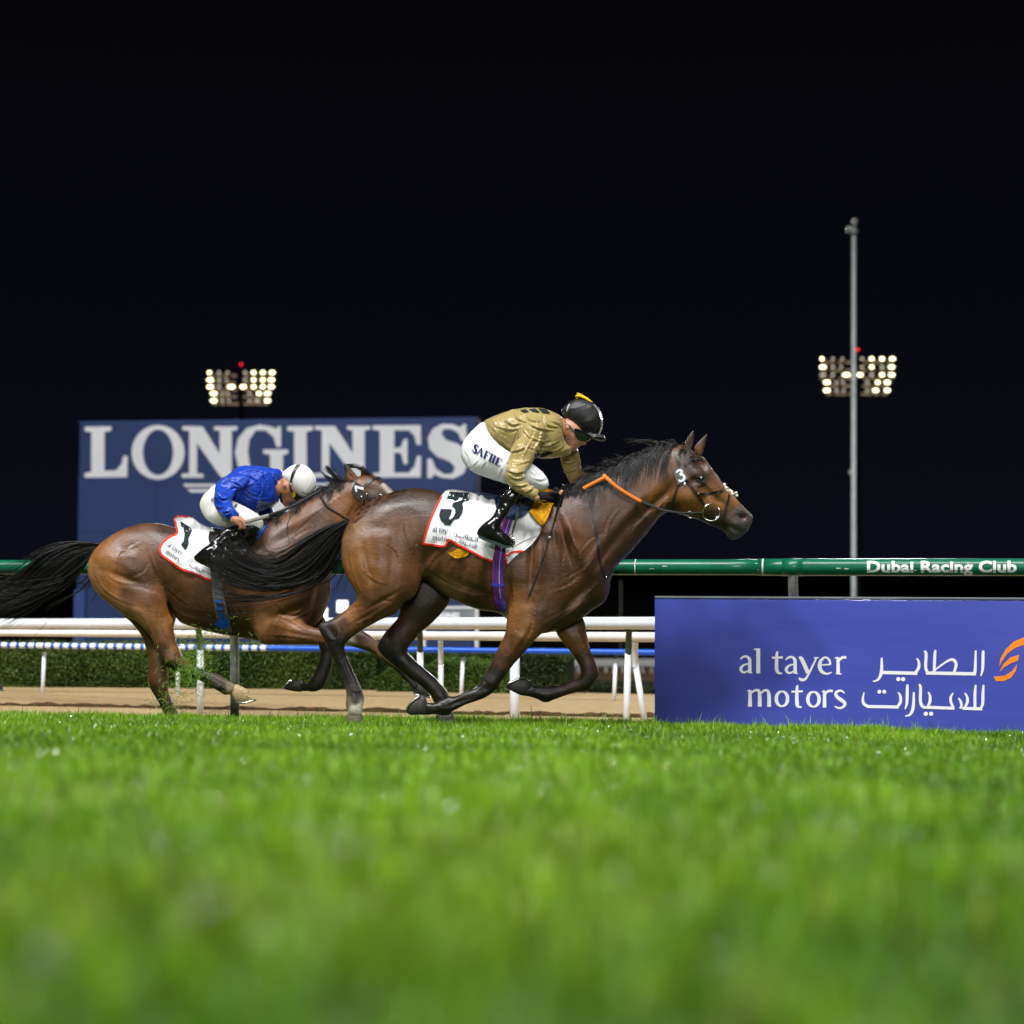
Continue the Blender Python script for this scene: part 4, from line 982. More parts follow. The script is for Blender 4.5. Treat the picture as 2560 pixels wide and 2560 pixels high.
VA = px_lines(800, 1200, 4, [(640, 1100), (660, 1180), (720, 1190), (760, 1230)], [(330, 1450), (480, 1390), (600, 1400)], [(330, 660), (300, 780), (330, 900), (380, 1060), (480, 1200)], [(880, 340), (850, 480), (890, 620), (975, 780), (1000, 900)], [(1010, 900), (1040, 960), (1100, 940)], [(975, 660), (1000, 800)], [(1100, 900), (1300, 1020), (1560, 1120)], [(1420, 1190), (1600, 1150), (1720, 1170)], [(1060, 880), (1160, 760), (1240, 700)],
     [(420, 880), (520, 980), (640, 1040)], [(240, 560), (290, 480), (380, 420)], [(640, 620), (760, 700), (820, 860)], [(200, 1330), (320, 1260), (420, 1240)])
VA += px_lines(1200, 1200, 4, [(900, 500), (940, 640), (1000, 740), (980, 880)], [(760, 430), (800, 560), (790, 720)], [(1220, 560), (1100, 620), (980, 760)], [(1170, 740), (1040, 900), (860, 1000)], [(1240, 1000), (1100, 1120), (1000, 1240), (780, 1360), (620, 1440)], [(1090, 1180), (940, 1300), (760, 1420)], [(520, 1140), (560, 1250), (540, 1380)], [(400, 1440), (340, 1560), (300, 1640)], [(540, 1400), (520, 1520), (420, 1700)], [(1900, 130), (1780, 230), (1650, 380), (1500, 560)], [(1700, 330), (1560, 470)], [(1880, 180), (1800, 260)],
      [(640, 560), (660, 700), (640, 850)], [(1010, 960), (900, 1060), (720, 1120)], [(860, 720), (840, 860), (880, 980)], [(300, 1000), (340, 1140), (330, 1300)], [(1380, 300), (1300, 420), (1260, 560)], [(980, 1500), (1040, 1640), (1110, 1800)])
VA += px_lines(1500, 1040, 4, [(740, 720), (720, 850), (760, 960), (860, 970), (950, 930), (960, 820)], [(1000, 760), (1120, 800), (1230, 840)], [(1090, 800), (1110, 860), (1080, 880)], [(1050, 500), (1140, 610), (1230, 720)], [(940, 600), (990, 565), (1065, 590)], [(1330, 1010), (1380, 968), (1460, 978), (1492, 1030), (1450, 1072), (1360, 1052)], [(1250, 1060), (1320, 1110), (1390, 1190)], [(640, 840), (600, 900), (560, 960)], [(680, 860), (650, 920)], [(960, 650), (1000, 690), (1060, 670)], [(800, 480), (830, 560), (900, 640)])
VA += px_lines(800, 1450, 4, [(195, 780), (265, 960), (335, 1120)], [(150, 640), (190, 560), (180, 480)], [(60, 560), (120, 600), (190, 590)], [(1620, 1000), (1460, 1130), (1300, 1230)], [(1640, 980), (1690, 1030), (1680, 1080)], [(1560, 1190), (1420, 1240), (1300, 1290)], [(300, 1080), (350, 1120), (420, 1110)], [(1180, 1200), (1240, 1240), (1230, 1300)])
VB = px_lines(200, 1250, 4, [(130, 620), (160, 760), (250, 900), (420, 1000), (640, 1060)], [(280, 740), (400, 820), (620, 850), (760, 900)], [(680, 480), (720, 600), (790, 760), (840, 960)], [(560, 440), (420, 540), (360, 660)], [(850, 860), (960, 960), (1100, 1060)], [(900, 1080), (1000, 1150), (1120, 1190)], [(600, 1100), (700, 1300), (760, 1450), (850, 1580)], [(880, 1100), (930, 1300), (990, 1500)], [(700, 640), (640, 740), (520, 790)], [(800, 1120), (820, 1250), (880, 1400)])
VB += px_lines(560, 1100, 4, [(700, 900), (850, 760), (1050, 620)], [(650, 1000), (760, 900), (900, 840)], [(1180, 480), (1130, 560), (1000, 660)], [(1330, 640), (1280, 720), (1240, 780)], [(1420, 480), (1480, 560), (1500, 640)])
VB += px_lines(300, 1450, 4, [(1310, 200), (1340, 350), (1380, 550)], [(1420, 150), (1560, 230), (1620, 320), (1540, 450)], [(1600, 350), (1750, 430), (1900, 520)], [(1500, 550), (1700, 560), (1900, 590)], [(1700, 400), (1860, 330)], [(1180, 250), (1220, 330), (1240, 450)], [(900, 950), (1000, 1010), (1100, 1060)])
# ---- front horse (number 3)
DA = 12.0
trunkA = [(872, 1297), (885, 1283), (900, 1271), (940, 1246), (980, 1230), (1012, 1222), (1037, 1220), (1070, 1223), (1107, 1233), (1160, 1247), (1220, 1256), (1290, 1258), (1350, 1248), (1385, 1234), (1415, 1224), (1450, 1210),
          (1500, 1187), (1550, 1170), (1600, 1147), (1650, 1123), (1695, 1112), (1718, 1118), (1745, 1136), (1762, 1146), (1776, 1166), (1792, 1187), (1810, 1213), (1837, 1243), (1860, 1268), (1874, 1281),
          (1882, 1290), (1881, 1303), (1876, 1314), (1870, 1326), (1856, 1339), (1838, 1349), (1822, 1346), (1812, 1330), (1798, 1321), (1780, 1315), (1760, 1305), (1738, 1297), (1712, 1289), (1692, 1283), (1672, 1280),
          (1650, 1291), (1620, 1330), (1575, 1382), (1542, 1415), (1532, 1434), (1526, 1452), (1524, 1475), (1511, 1504), (1478, 1527), (1462, 1541), (1430, 1560), (1385, 1578), (1335, 1585), (1290, 1570), (1250, 1534), (1200, 1525),
          (1150, 1508), (1125, 1496), (1100, 1478), (1075, 1456), (1052, 1446), (1010, 1456), (950, 1462), (890, 1450), (862, 1430), (855, 1400), (853, 1360), (860, 1325)]
sA = [(900, 1350, .78), (1000, 1350, .72), (1150, 1380, .70), (1300, 1400, .66), (1420, 1400, .62), (1480, 1320, .56), (1560, 1270, .56), (1650, 1210, .58), (1720, 1220, .62), (1800, 1270, .66), (1850, 1310, .74)]
tb = [(1385, 1330, 9, 60, -8, .10), (1408, 1345, 8, 60, -14, -.12), (1432, 1350, 10, 70, -20, .10), (1350, 1400, 10, 60, 5, .08), (1328, 1400, 8, 60, 5, -.10), (1300, 1470, 30, 50, 0, .08), (1272, 1500, 8, 50, 0, -.12), (1500, 1400, 50, 8, -58, -.10), (1480, 1390, 50, 8, -58, .08), (1220, 1440, 7, 70, 6, -.05), (1100, 1440, 7, 50, 14, -.05), (1080, 1380, 10, 40, 30, -.10), (1010, 1260, 40, 20, 0, .08), (1052, 1420, 26, 60, 15, -.22), (1115, 1300, 40, 60, 20, .08), (1340, 1330, 30, 90, 20, -.10), (1440, 1350, 24, 120, -28, .14), (1395, 1340, 14, 90, -22, -.10), (1480, 1440, 40, 20, -50, .16), (1450, 1480, 60, 12, -45, -.18),
      (1430, 1530, 50, 14, -40, .20), (1180, 1470, 70, 10, 20, -.12), (1160, 1430, 8, 70, 10, -.05), (1200, 1430, 8, 70, 8, .05), (1130, 1420, 8, 60, 12, .05),
      # neck, jaw and face
      (1575, 1300, 110, 14, -52, -.14), (1600, 1260, 110, 16, -48, .14), (1640, 1255, 60, 9, -42, -.22), (1668, 1225, 14, 40, 10, -.18), (1715, 1255, 34, 32, 0, .28), (1752, 1262, 12, 30, 15, -.22), (1770, 1215, 60, 9, 40, .22), (1790, 1250, 50, 8, 35, -.14),
      (1752, 1180, 20, 12, 20, .12), (1745, 1165, 14, 9, 20, -.14), (1730, 1205, 12, 9, 0, -.16), (1856, 1293, 18, 8, 5, -.28), (1862, 1278, 20, 7, 30, .30), (1840, 1325, 22, 4, 25, -.35), (1780, 1305, 40, 4, 20, -.25), (1838, 1310, 12, 12, 0, .12)]
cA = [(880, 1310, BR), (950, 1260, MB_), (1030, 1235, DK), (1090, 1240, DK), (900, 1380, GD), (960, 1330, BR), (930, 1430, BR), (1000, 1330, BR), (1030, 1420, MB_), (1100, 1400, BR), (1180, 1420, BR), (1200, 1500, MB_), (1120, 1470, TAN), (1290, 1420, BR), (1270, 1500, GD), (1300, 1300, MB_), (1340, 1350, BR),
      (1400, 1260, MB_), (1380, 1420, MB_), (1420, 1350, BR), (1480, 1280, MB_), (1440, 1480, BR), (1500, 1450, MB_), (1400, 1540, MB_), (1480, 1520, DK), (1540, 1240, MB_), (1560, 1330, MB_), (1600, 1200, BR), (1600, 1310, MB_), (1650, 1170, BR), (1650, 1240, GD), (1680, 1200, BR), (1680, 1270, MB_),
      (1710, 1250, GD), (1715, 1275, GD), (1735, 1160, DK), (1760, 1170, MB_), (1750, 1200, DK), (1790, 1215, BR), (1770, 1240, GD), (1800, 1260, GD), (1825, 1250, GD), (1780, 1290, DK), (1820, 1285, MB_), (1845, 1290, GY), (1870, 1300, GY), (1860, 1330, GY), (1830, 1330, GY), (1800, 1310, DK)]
nhA = [(905, 1290), (950, 1262), (995, 1270), (1028, 1300), (1045, 1345), (1052, 1400), (1053, 1445), (1047, 1470), (1032, 1494), (1007, 1509), (990, 1532), (950, 1551), (912, 1571), (884, 1590), (866, 1607), (862, 1622), (868, 1642), (882, 1675), (900, 1714), (908, 1732), (910, 1750), (906, 1772), (902, 1790),
       (872, 1790), (868, 1775), (864, 1760), (866, 1738), (861, 1712), (846, 1675), (826, 1634), (812, 1603), (799, 1578), (797, 1562), (806, 1556), (826, 1549), (862, 1526), (885, 1506), (892, 1490), (876, 1458), (862, 1432), (855, 1395), (862, 1340)]
nhAs = [(950, 1350, .60), (960, 1450, .56), (930, 1530, .58), (850, 1570, .62), (840, 1620, .68), (870, 1680, .78), (890, 1740, .80)]
nhAy = [(950, 1300, -.075), (950, 1360, -.115), (950, 1450, -.140), (850, 1570, -.13), (880, 1700, -.115), (888, 1790, -.115)]
nhb = [(985, 1400, 10, 70, 4, -.10), (930, 1360, 10, 60, -6, -.08), (1000, 1480, 30, 16, -35, .10), (965, 1520, 40, 6, -32, .14), (910, 1545, 40, 5, -30, -.14), (1010, 1440, 22, 60, 15, .10), (905, 1420, 14, 50, -10, .16), (925, 1430, 10, 50, -15, -.14), (830, 1580, 24, 8, 55, -.25), (850, 1600, 18, 10, 30, .2), (872, 1680, 5, 60, -22, -.22), (960, 1500, 40, 5, -30, -.15), (985, 1330, 14, 60, 10, -.10), (960, 1370, 30, 40, 0, .06)]
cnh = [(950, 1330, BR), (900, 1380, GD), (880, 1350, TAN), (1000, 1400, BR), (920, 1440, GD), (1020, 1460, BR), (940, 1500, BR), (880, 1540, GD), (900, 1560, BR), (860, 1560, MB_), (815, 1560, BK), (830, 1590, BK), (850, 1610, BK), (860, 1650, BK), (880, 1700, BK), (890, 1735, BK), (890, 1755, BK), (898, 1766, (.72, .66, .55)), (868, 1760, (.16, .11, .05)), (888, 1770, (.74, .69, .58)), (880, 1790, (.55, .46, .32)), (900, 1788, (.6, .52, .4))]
fhA = [(1040, 1400), (1085, 1420), (1125, 1440), (1127, 1495), (1120, 1512), (1101, 1536), (1076, 1561), (1053, 1580), (1040, 1596), (1025, 1613), (1019, 1628), (1029, 1642), (1050, 1662), (1085, 1692), (1112, 1720), (1121, 1734), (1126, 1752), (1128, 1772), (1126, 1790),
       (1096, 1790), (1092, 1772), (1083, 1752), (1074, 1735), (1050, 1713), (1025, 1696), (990, 1668), (956, 1639), (944, 1622), (946, 1609), (962, 1582), (985, 1556), (997, 1540), (1000, 1518), (1000, 1480), (1010, 1440)]
fhAs = [(1060, 1450, .55), (1060, 1540, .60), (990, 1620, .66), (1030, 1670, .78), (1100, 1740, .82)]
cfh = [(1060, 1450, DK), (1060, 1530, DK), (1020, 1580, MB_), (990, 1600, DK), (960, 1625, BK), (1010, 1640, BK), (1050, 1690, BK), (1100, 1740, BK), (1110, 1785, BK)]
nfA = [(1290, 1425), (1335, 1418), (1378, 1440), (1402, 1490), (1395, 1545), (1372, 1572), (1352, 1586), (1337, 1600), (1320, 1621), (1300, 1643), (1281, 1665), (1263, 1690), (1250, 1708), (1247, 1716), (1230, 1733), (1211, 1745), (1195, 1751), (1163, 1762), (1132, 1778), (1110, 1784), (1080, 1786), (1064, 1786),
       (1060, 1762), (1068, 1757), (1084, 1757), (1102, 1748), (1113, 1744), (1123, 1739), (1131, 1742), (1155, 1733), (1185, 1721), (1198, 1711), (1210, 1691), (1216, 1681), (1232, 1650), (1247, 1616), (1262, 1585), (1267, 1548), (1268, 1490)]
nfAs = [(1330, 1480, .42), (1320, 1550, .52), (1290, 1620, .64), (1230, 1710, .72), (1160, 1750, .82), (1080, 1770, .85)]
nfAy = [(1335, 1430, -.10), (1335, 1490, -.155), (1300, 1600, -.16), (1230, 1710, -.15), (1080, 1770, -.14)]
nfb = [(1330, 1620, 60, 6, -52, -.16), (1290, 1610, 60, 7, -55, .12), (1232, 1705, 14, 10, -40, .25), (1215, 1720, 14, 6, -30, -.2), (1150, 1752, 40, 4, -20, -.2), (1100, 1766, 12, 10, 0, .2)]
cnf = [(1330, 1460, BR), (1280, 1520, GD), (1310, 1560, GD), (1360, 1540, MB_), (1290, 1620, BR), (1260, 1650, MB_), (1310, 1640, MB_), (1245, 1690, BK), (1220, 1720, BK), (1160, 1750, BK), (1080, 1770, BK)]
ffA = [(1385, 1500), (1440, 1500), (1458, 1545), (1463, 1562), (1468, 1590), (1475, 1620), (1485, 1647), (1494, 1673), (1496, 1688), (1488, 1702), (1478, 1716), (1468, 1725), (1450, 1727), (1425, 1735), (1390, 1747), (1371, 1755), (1357, 1755), (1344, 1748), (1325, 1742), (1303, 1736),
       (1326, 1716), (1334, 1714), (1351, 1716), (1375, 1717), (1400, 1712), (1425, 1702), (1444, 1695), (1451, 1685), (1449, 1666), (1437, 1645), (1420, 1622), (1401, 1598), (1388, 1572)]
ffAs = [(1430, 1540, .5), (1440, 1620, .68), (1470, 1690, .75), (1400, 1730, .85), (1320, 1725, .85)]
cff = [(1430, 1540, MB_), (1440, 1600, GD), (1460, 1650, MB_), (1480, 1680, DK), (1470, 1700, BK), (1430, 1720, DK), (1360, 1740, BK), (1310, 1730, BK)]
earN = [(1712, 1137), (1711, 1118), (1714, 1105), (1721, 1088), (1734, 1074), (1736, 1092), (1733, 1110), (1727, 1126), (1722, 1140)]
earF = [(1735, 1122), (1740, 1110), (1751, 1098), (1769, 1082), (1766, 1102), (1760, 1122), (1754, 1138), (1742, 1140)]
horseA = thing('horse', (.15, 12.0, .08), 'dark bay racehorse in front galloping right, saddle cloth number 3, black legs', 'horse', 'galloping racehorses')
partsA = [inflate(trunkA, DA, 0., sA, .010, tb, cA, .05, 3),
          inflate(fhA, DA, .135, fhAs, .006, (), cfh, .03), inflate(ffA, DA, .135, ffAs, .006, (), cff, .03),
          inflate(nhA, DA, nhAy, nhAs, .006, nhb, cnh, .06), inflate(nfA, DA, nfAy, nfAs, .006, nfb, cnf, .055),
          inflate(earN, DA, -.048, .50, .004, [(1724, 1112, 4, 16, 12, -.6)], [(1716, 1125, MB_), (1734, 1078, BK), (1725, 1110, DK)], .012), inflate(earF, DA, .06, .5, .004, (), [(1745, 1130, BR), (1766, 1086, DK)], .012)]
nostA = ell(1858, 1294, -.064, .026, .024, .013, DA, -8, k=.010)
spots = [(980, 1235), (995, 1230), (1012, 1229), (975, 1245), (990, 1242), (1006, 1240), (950, 1248), (962, 1256), (940, 1262), (955, 1267), (925, 1268), (937, 1276), (918, 1282), (930, 1285), (906, 1275), (912, 1292), (902, 1298), (900, 1286), (893, 1305), (970, 1258), (944, 1254)]
def tintA(V, C, s):
    px = V[:, 0]/s.D*F+CX; py = HY-(V[:, 2]-CAMZ)/s.D*F
    for q in spots:
        g = np.exp(-(((px-q[0]-(py-q[1])*-.6)/7)**2+((py-q[1])/4.6)**2)**2); C = C*(1-.72*g[:, None])
    g = np.exp(-(((px-1790)*.78-(py-1190)*.62)/3.4)**2)*((px > 1758) & (px < 1812) & (V[:, 1] < .03)); C = C*(1-.0*g[:, None])
    g = np.exp(-(((px-1763)/5)**2+((py-1172)/8)**2)); C = C*(1-.7*g[:, None])+np.array([.5, .45, .4])*(.7*g[:, None])
    g = np.exp(-(((px-1857)/9)**2+((py-1295)/4.5)**2)); C = C*(1-.8*g[:, None])+np.array([.10, .012, .010])*(.8*g[:, None])
    return C
BA = Body(partsA, DA, .0066, [nostA])
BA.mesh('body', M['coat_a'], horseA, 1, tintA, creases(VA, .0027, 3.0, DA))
hoof([(870, 1783), (903, 1783), (907, 1800), (910, 1826), (860, 1826), (865, 1800)], DA, -.115, M['hoof_mid'], horseA)
hoof([(1093, 1783), (1130, 1783), (1138, 1800), (1144, 1826), (1086, 1826), (1090, 1800)], DA, .135, M['hoof_dark'], horseA)
hoof([(1064, 1743), (1069, 1762), (1067, 1786), (1048, 1787), (1028, 1788), (1019, 1784), (1015, 1776), (1024, 1761), (1038, 1748), (1052, 1741)], DA, -.14, M['hoof_dark'], horseA, [(1050, 1741), (1038, 1747), (1026, 1758), (1017, 1772)])
hoof([(1327, 1703), (1330, 1717), (1318, 1738), (1302, 1738), (1282, 1729), (1265, 1718), (1274, 1707), (1294, 1698), (1312, 1695)], DA, .135, M['hoof_dark'], horseA, [(1308, 1694), (1294, 1698), (1276, 1706), (1264, 1716)])
m = MB(); c = BA.drape([(1753, 1197)], -.010)[0]; m.ball(c, .021, 14, 10, (1.15, .8, .9)); m.build('eye', M['eye'], horseA, True)
dr = BA.drape([(1742, 1196), (1748, 1190.5), (1756, 1190), (1763, 1195)], .001)
M['lid'] = mat('eyelid_skin', (.022, .015, .012), .5, .4)
MB().tube(catmull(dr, 4), .0045, 8).build('eyelid', M['lid'], horseA, True)
dr = BA.drape([(1742, 1198), (1750, 1204), (1758, 1203), (1764, 1197)], .001); MB().tube(catmull(dr, 4), .004, 8).build('eyelid', M['lid'], horseA, True)
tgA = [[(872, 1298), (835, 1312), (795, 1335), (760, 1360), (725, 1390), (690, 1412), (640, 1412), (600, 1390), (560, 1364)],
       [(870, 1306), (832, 1335), (795, 1370), (760, 1405), (715, 1432), (665, 1436), (615, 1420), (570, 1395), (535, 1370)],
       [(868, 1316), (840, 1355), (808, 1400), (768, 1440), (715, 1458), (655, 1460), (600, 1445), (560, 1425), (528, 1402)],
       [(866, 1326), (848, 1370), (826, 1418), (790, 1452), (735, 1472), (665, 1478), (605, 1468), (560, 1448), (532, 1428)]]
tgA = [[(p[0], p[1], -.02) for p in g] for g in tgA]
strands('tail', tgA, 1500, DA, M['hair'], horseA, .0019, 18, .8, 1, seed=3, endj=13)
strands('tail_wisps', [[(864, 1340), (857, 1380), (846, 1420), (825, 1452), (790, 1475), (745, 1490)], [(866, 1350), (866, 1390), (858, 1430), (842, 1462), (815, 1485)]], 60, DA, M['hair'], horseA, .0012, 14, 1.2, 1, seed=5)
crest = catmull(np.array([(1385, 1232), (1415, 1222), (1450, 1208), (1500, 1185), (1550, 1168), (1600, 1145), (1650, 1121), (1700, 1110)]), 4)
def mane(name, crest, Bd, D, parent, n, lo, hi, seed, m=M['hair'], back=.9, drop=1.0):
    rg = np.random.default_rng(seed); g = []; nl = max(n//24, 8); LK = [(rg.uniform(0, len(crest)-1), rg.uniform(.3, 1.15), rg.uniform(lo, hi), rg.random() < .12, rg.uniform(0, 12)) for _ in range(nl)]
    for i in range(n):
        lk = LK[rg.integers(nl)]; ci = min(max(lk[0]+rg.normal(0, .35), 0), len(crest)-1.001); a = crest[int(ci)]*(1-ci%1)+crest[int(ci)+1]*(ci%1)+rg.normal(0, 2.5, 2)+np.array([0, lk[4]+rg.normal(0, 1.5)]); L = lk[2]*rg.uniform(.85, 1.1)*(1 if name != 'mane' or D > 12.5 else min(max((a[0]-1415)/130, .26), 1)); k = lk[1]*rg.uniform(.88, 1.12)
        p = [(a[0], a[1]), (a[0]-L*.30*back*k, a[1]-L*.12*rg.uniform(.0, 1.2)), (a[0]-L*.62*back*k, a[1]+L*.12*drop), (a[0]-L*.85*back*k+rg.normal(0, 5), a[1]+L*.55*drop*rg.uniform(.5, 1.3))]
        fl = lk[3]
        if fl: p[2] = (p[2][0], a[1]-L*.16); p[3] = (p[3][0]-L*.1, a[1]-L*rg.uniform(.0, .28))
        y = Bd.near(np.array([U(q[0], q[1], D)[0] for q in p]), np.array([U(q[0], q[1], D)[2] for q in p]))
        g.append([(q[0], q[1], (min(yy, 0)-rg.uniform(.004, .03)) if j > 1 else rg.uniform(-.05, .01)) for j, (q, yy) in enumerate(zip(p, y))])
    npt = 10; V = []; Fq = []; tt = np.linspace(0, 1, npt)
    for i, q in enumerate(g):
        c = catmull(q, 3); c[:, :2] += rg.normal(0, 1.6, c[:, :2].shape)*np.linspace(0, 1, len(c))[:, None]; P = np.array([U(z[0], z[1], D+z[2]) for z in c]); k = len(P); t2 = np.linspace(0, 1, k)
        r = .0024*rg.uniform(.6, 1.4)*(1-.8*t2**1.4); b = i*3*k
        for j in range(3): V.append(P+np.stack([r*math.cos(j*2.1), r*math.cos(j*2.1+1), r*math.sin(j*2.1)], 1))
        for j in range(3):
            j2 = (j+1) % 3; qq = np.arange(k-1); Fq.append(np.stack([b+j*k+qq, b+j*k+qq+1, b+j2*k+qq+1, b+j2*k+qq], 1))
    return mk(name, np.concatenate(V), np.concatenate(Fq), m, parent, True)
mane('mane', crest, BA, DA, horseA, 2600, 45, 120, 9, drop=1.25)
mane('forelock', catmull(np.array([(1712, 1112), (1730, 1122), (1742, 1132)]), 4), BA, DA, horseA, 70, 18, 34, 10)

# ---- rear horse (number 1)
DB = 13.0
trunkB = [(250, 1362), (262, 1350), (277, 1340), (307, 1324), (335, 1313), (362, 1308), (395, 1309), (425, 1315), (445, 1321), (490, 1328), (540, 1331), (600, 1330), (640, 1322), (668, 1306), (700, 1290), (750, 1262), (800, 1235), (842, 1214), (866, 1199), (888, 1193), (912, 1188), (935, 1190), (952, 1200), (970, 1214), (985, 1230), (1010, 1258), (1036, 1286), (1044, 1298), (1043, 1312), (1032, 1328), (1014, 1334), (1000, 1324),
          (975, 1312), (950, 1303), (925, 1292), (905, 1292), (890, 1312), (862, 1360), (838, 1402), (829, 1430), (826, 1455), (827, 1478), (822, 1502), (808, 1538), (790, 1562), (760, 1580), (700, 1600), (650, 1602), (620, 1598), (587, 1592), (550, 1585), (512, 1577), (475, 1565), (450, 1555), (436, 1535), (418, 1500), (390, 1480), (340, 1492), (295, 1500), (262, 1490), (236, 1462), (226, 1420), (232, 1388)]
sB = [(260, 1400, .80), (340, 1400, .74), (480, 1440, .72), (620, 1460, .68), (740, 1450, .62), (790, 1350, .56), (850, 1260, .58), (930, 1240, .64), (1010, 1290, .70)]
tbB = [(408, 1490, 20, 50, -20, -.25), (440, 1400, 40, 60, 0, .06), (640, 1440, 24, 90, -10, -.10), (700, 1380, 24, 80, -25, .12), (740, 1500, 40, 30, 0, .12), (720, 1530, 40, 10, -20, -.2), (780, 1500, 8, 60, 12, -.22), (800, 1490, 12, 60, 12, .15), (760, 1300, 60, 12, -32, .12), (730, 1335, 60, 14, -30, -.12), (520, 1540, 60, 8, 10, -.1),
       (900, 1235, 30, 30, 0, .18), (930, 1225, 14, 9, 20, -.15)]
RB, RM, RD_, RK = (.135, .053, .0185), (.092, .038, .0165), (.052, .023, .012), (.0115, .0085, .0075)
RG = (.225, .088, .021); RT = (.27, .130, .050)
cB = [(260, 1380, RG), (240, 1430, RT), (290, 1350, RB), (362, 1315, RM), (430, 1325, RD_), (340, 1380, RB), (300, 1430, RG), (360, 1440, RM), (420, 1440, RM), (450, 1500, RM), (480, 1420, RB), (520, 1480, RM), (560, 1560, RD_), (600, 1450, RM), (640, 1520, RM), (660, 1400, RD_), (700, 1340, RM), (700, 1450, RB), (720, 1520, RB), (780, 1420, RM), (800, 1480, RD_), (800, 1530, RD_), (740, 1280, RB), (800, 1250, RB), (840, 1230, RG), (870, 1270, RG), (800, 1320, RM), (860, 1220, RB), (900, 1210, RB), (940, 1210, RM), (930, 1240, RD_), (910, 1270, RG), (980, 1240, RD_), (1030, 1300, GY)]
nhB = [(262, 1360), (300, 1335), (345, 1335), (375, 1368), (388, 1410), (402, 1450), (411, 1490), (418, 1518), (427, 1540), (434, 1555), (434, 1572), (442, 1607), (452, 1631), (462, 1650), (478, 1661), (500, 1671), (520, 1676), (546, 1686), (570, 1701), (586, 1712), (590, 1722), (584, 1734), (562, 1737), (550, 1730), (526, 1716), (500, 1702), (475, 1692), (451, 1681), (436, 1677), (419, 1671), (407, 1664), (400, 1650), (394, 1634), (385, 1610), (375, 1588), (360, 1571), (341, 1552), (325, 1546), (301, 1531), (271, 1508), (246, 1487), (231, 1462), (221, 1437), (220, 1415), (226, 1396), (240, 1375)]
nhBs = [(320, 1400, .62), (350, 1480, .58), (390, 1540, .58), (420, 1600, .64), (440, 1660, .72), (520, 1695, .82), (575, 1720, .85)]
nhBy = [(320, 1350, -.075), (320, 1410, -.115), (400, 1560, -.14), (440, 1660, -.13), (570, 1720, -.115)]
nhBb = [(330, 1450, 60, 10, 22, -.20), (340, 1420, 50, 12, 25, .10), (300, 1500, 60, 12, 30, .14), (370, 1480, 40, 25, 30, .10), (420, 1600, 12, 60, -15, -.10), (430, 1650, 14, 10, 0, .2), (375, 1390, 10, 40, -15, -.18)]
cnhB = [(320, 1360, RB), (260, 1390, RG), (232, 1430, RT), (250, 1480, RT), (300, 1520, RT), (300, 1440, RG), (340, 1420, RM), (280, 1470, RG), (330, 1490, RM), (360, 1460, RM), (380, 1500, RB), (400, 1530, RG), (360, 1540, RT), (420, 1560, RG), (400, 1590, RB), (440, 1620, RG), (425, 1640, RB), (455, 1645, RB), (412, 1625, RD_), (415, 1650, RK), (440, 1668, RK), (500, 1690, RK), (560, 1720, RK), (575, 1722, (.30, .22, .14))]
fhB = [(300, 1470), (380, 1445), (430, 1470), (442, 1520), (436, 1560), (416, 1588), (403, 1610), (405, 1630), (418, 1660), (421, 1680), (421, 1702), (422, 1730), (431, 1752), (443, 1778), (450, 1800), (418, 1800), (414, 1790), (406, 1776), (397, 1757), (385, 1737), (375, 1720), (369, 1702), (370, 1688), (371, 1658), (367, 1630), (360, 1606), (352, 1586), (330, 1558), (300, 1531), (285, 1500)]
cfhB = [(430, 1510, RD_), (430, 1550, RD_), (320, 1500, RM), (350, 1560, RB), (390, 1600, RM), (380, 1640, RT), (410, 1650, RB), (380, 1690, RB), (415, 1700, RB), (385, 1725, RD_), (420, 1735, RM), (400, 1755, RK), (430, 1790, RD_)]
nfB = [(640, 1480), (680, 1462), (720, 1478), (732, 1520), (720, 1536), (704, 1534), (735, 1547), (786, 1569), (830, 1572), (860, 1566), (905, 1576), (940, 1600), (955, 1614), (978, 1640), (1000, 1664), (1018, 1680), (1028, 1694), (1050, 1714), (1058, 1722), (1036, 1728), (1024, 1711), (1005, 1694), (994, 1680), (950, 1648), (925, 1630), (876, 1616), (860, 1611), (830, 1611), (775, 1611), (725, 1611), (676, 1611), (655, 1608), (644, 1592), (636, 1562), (631, 1530)]
nfBs = [(680, 1520, .45), (690, 1580, .52), (780, 1590, .68), (870, 1595, .72), (960, 1645, .82), (1020, 1700, .85)]
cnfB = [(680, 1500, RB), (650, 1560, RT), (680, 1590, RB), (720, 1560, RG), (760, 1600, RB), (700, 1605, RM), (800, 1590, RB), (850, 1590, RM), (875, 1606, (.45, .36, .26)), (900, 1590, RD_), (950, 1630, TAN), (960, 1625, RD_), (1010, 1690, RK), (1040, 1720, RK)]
ffB = [(760, 1520), (800, 1530), (818, 1560), (832, 1600), (834, 1650), (828, 1677), (813, 1712), (793, 1728), (765, 1728), (752, 1726), (751, 1709), (771, 1705), (787, 1681), (799, 1650), (799, 1622), (785, 1590), (760, 1560)]
cffB = [(790, 1540, RD_), (810, 1600, RD_), (815, 1640, RK), (770, 1715, RK)]
earNB = [(866, 1200), (862, 1185), (860, 1168), (861, 1156), (872, 1164), (882, 1176), (893, 1190), (897, 1204), (880, 1208)]
earFB = [(902, 1196), (902, 1178), (905, 1161), (914, 1172), (922, 1188), (918, 1198)]
horseB = thing('horse', (-2.0, 13.0, .03), 'reddish bay racehorse behind, number 1 saddle cloth, white socked hind foot kicking up grass', 'horse', 'galloping racehorses')
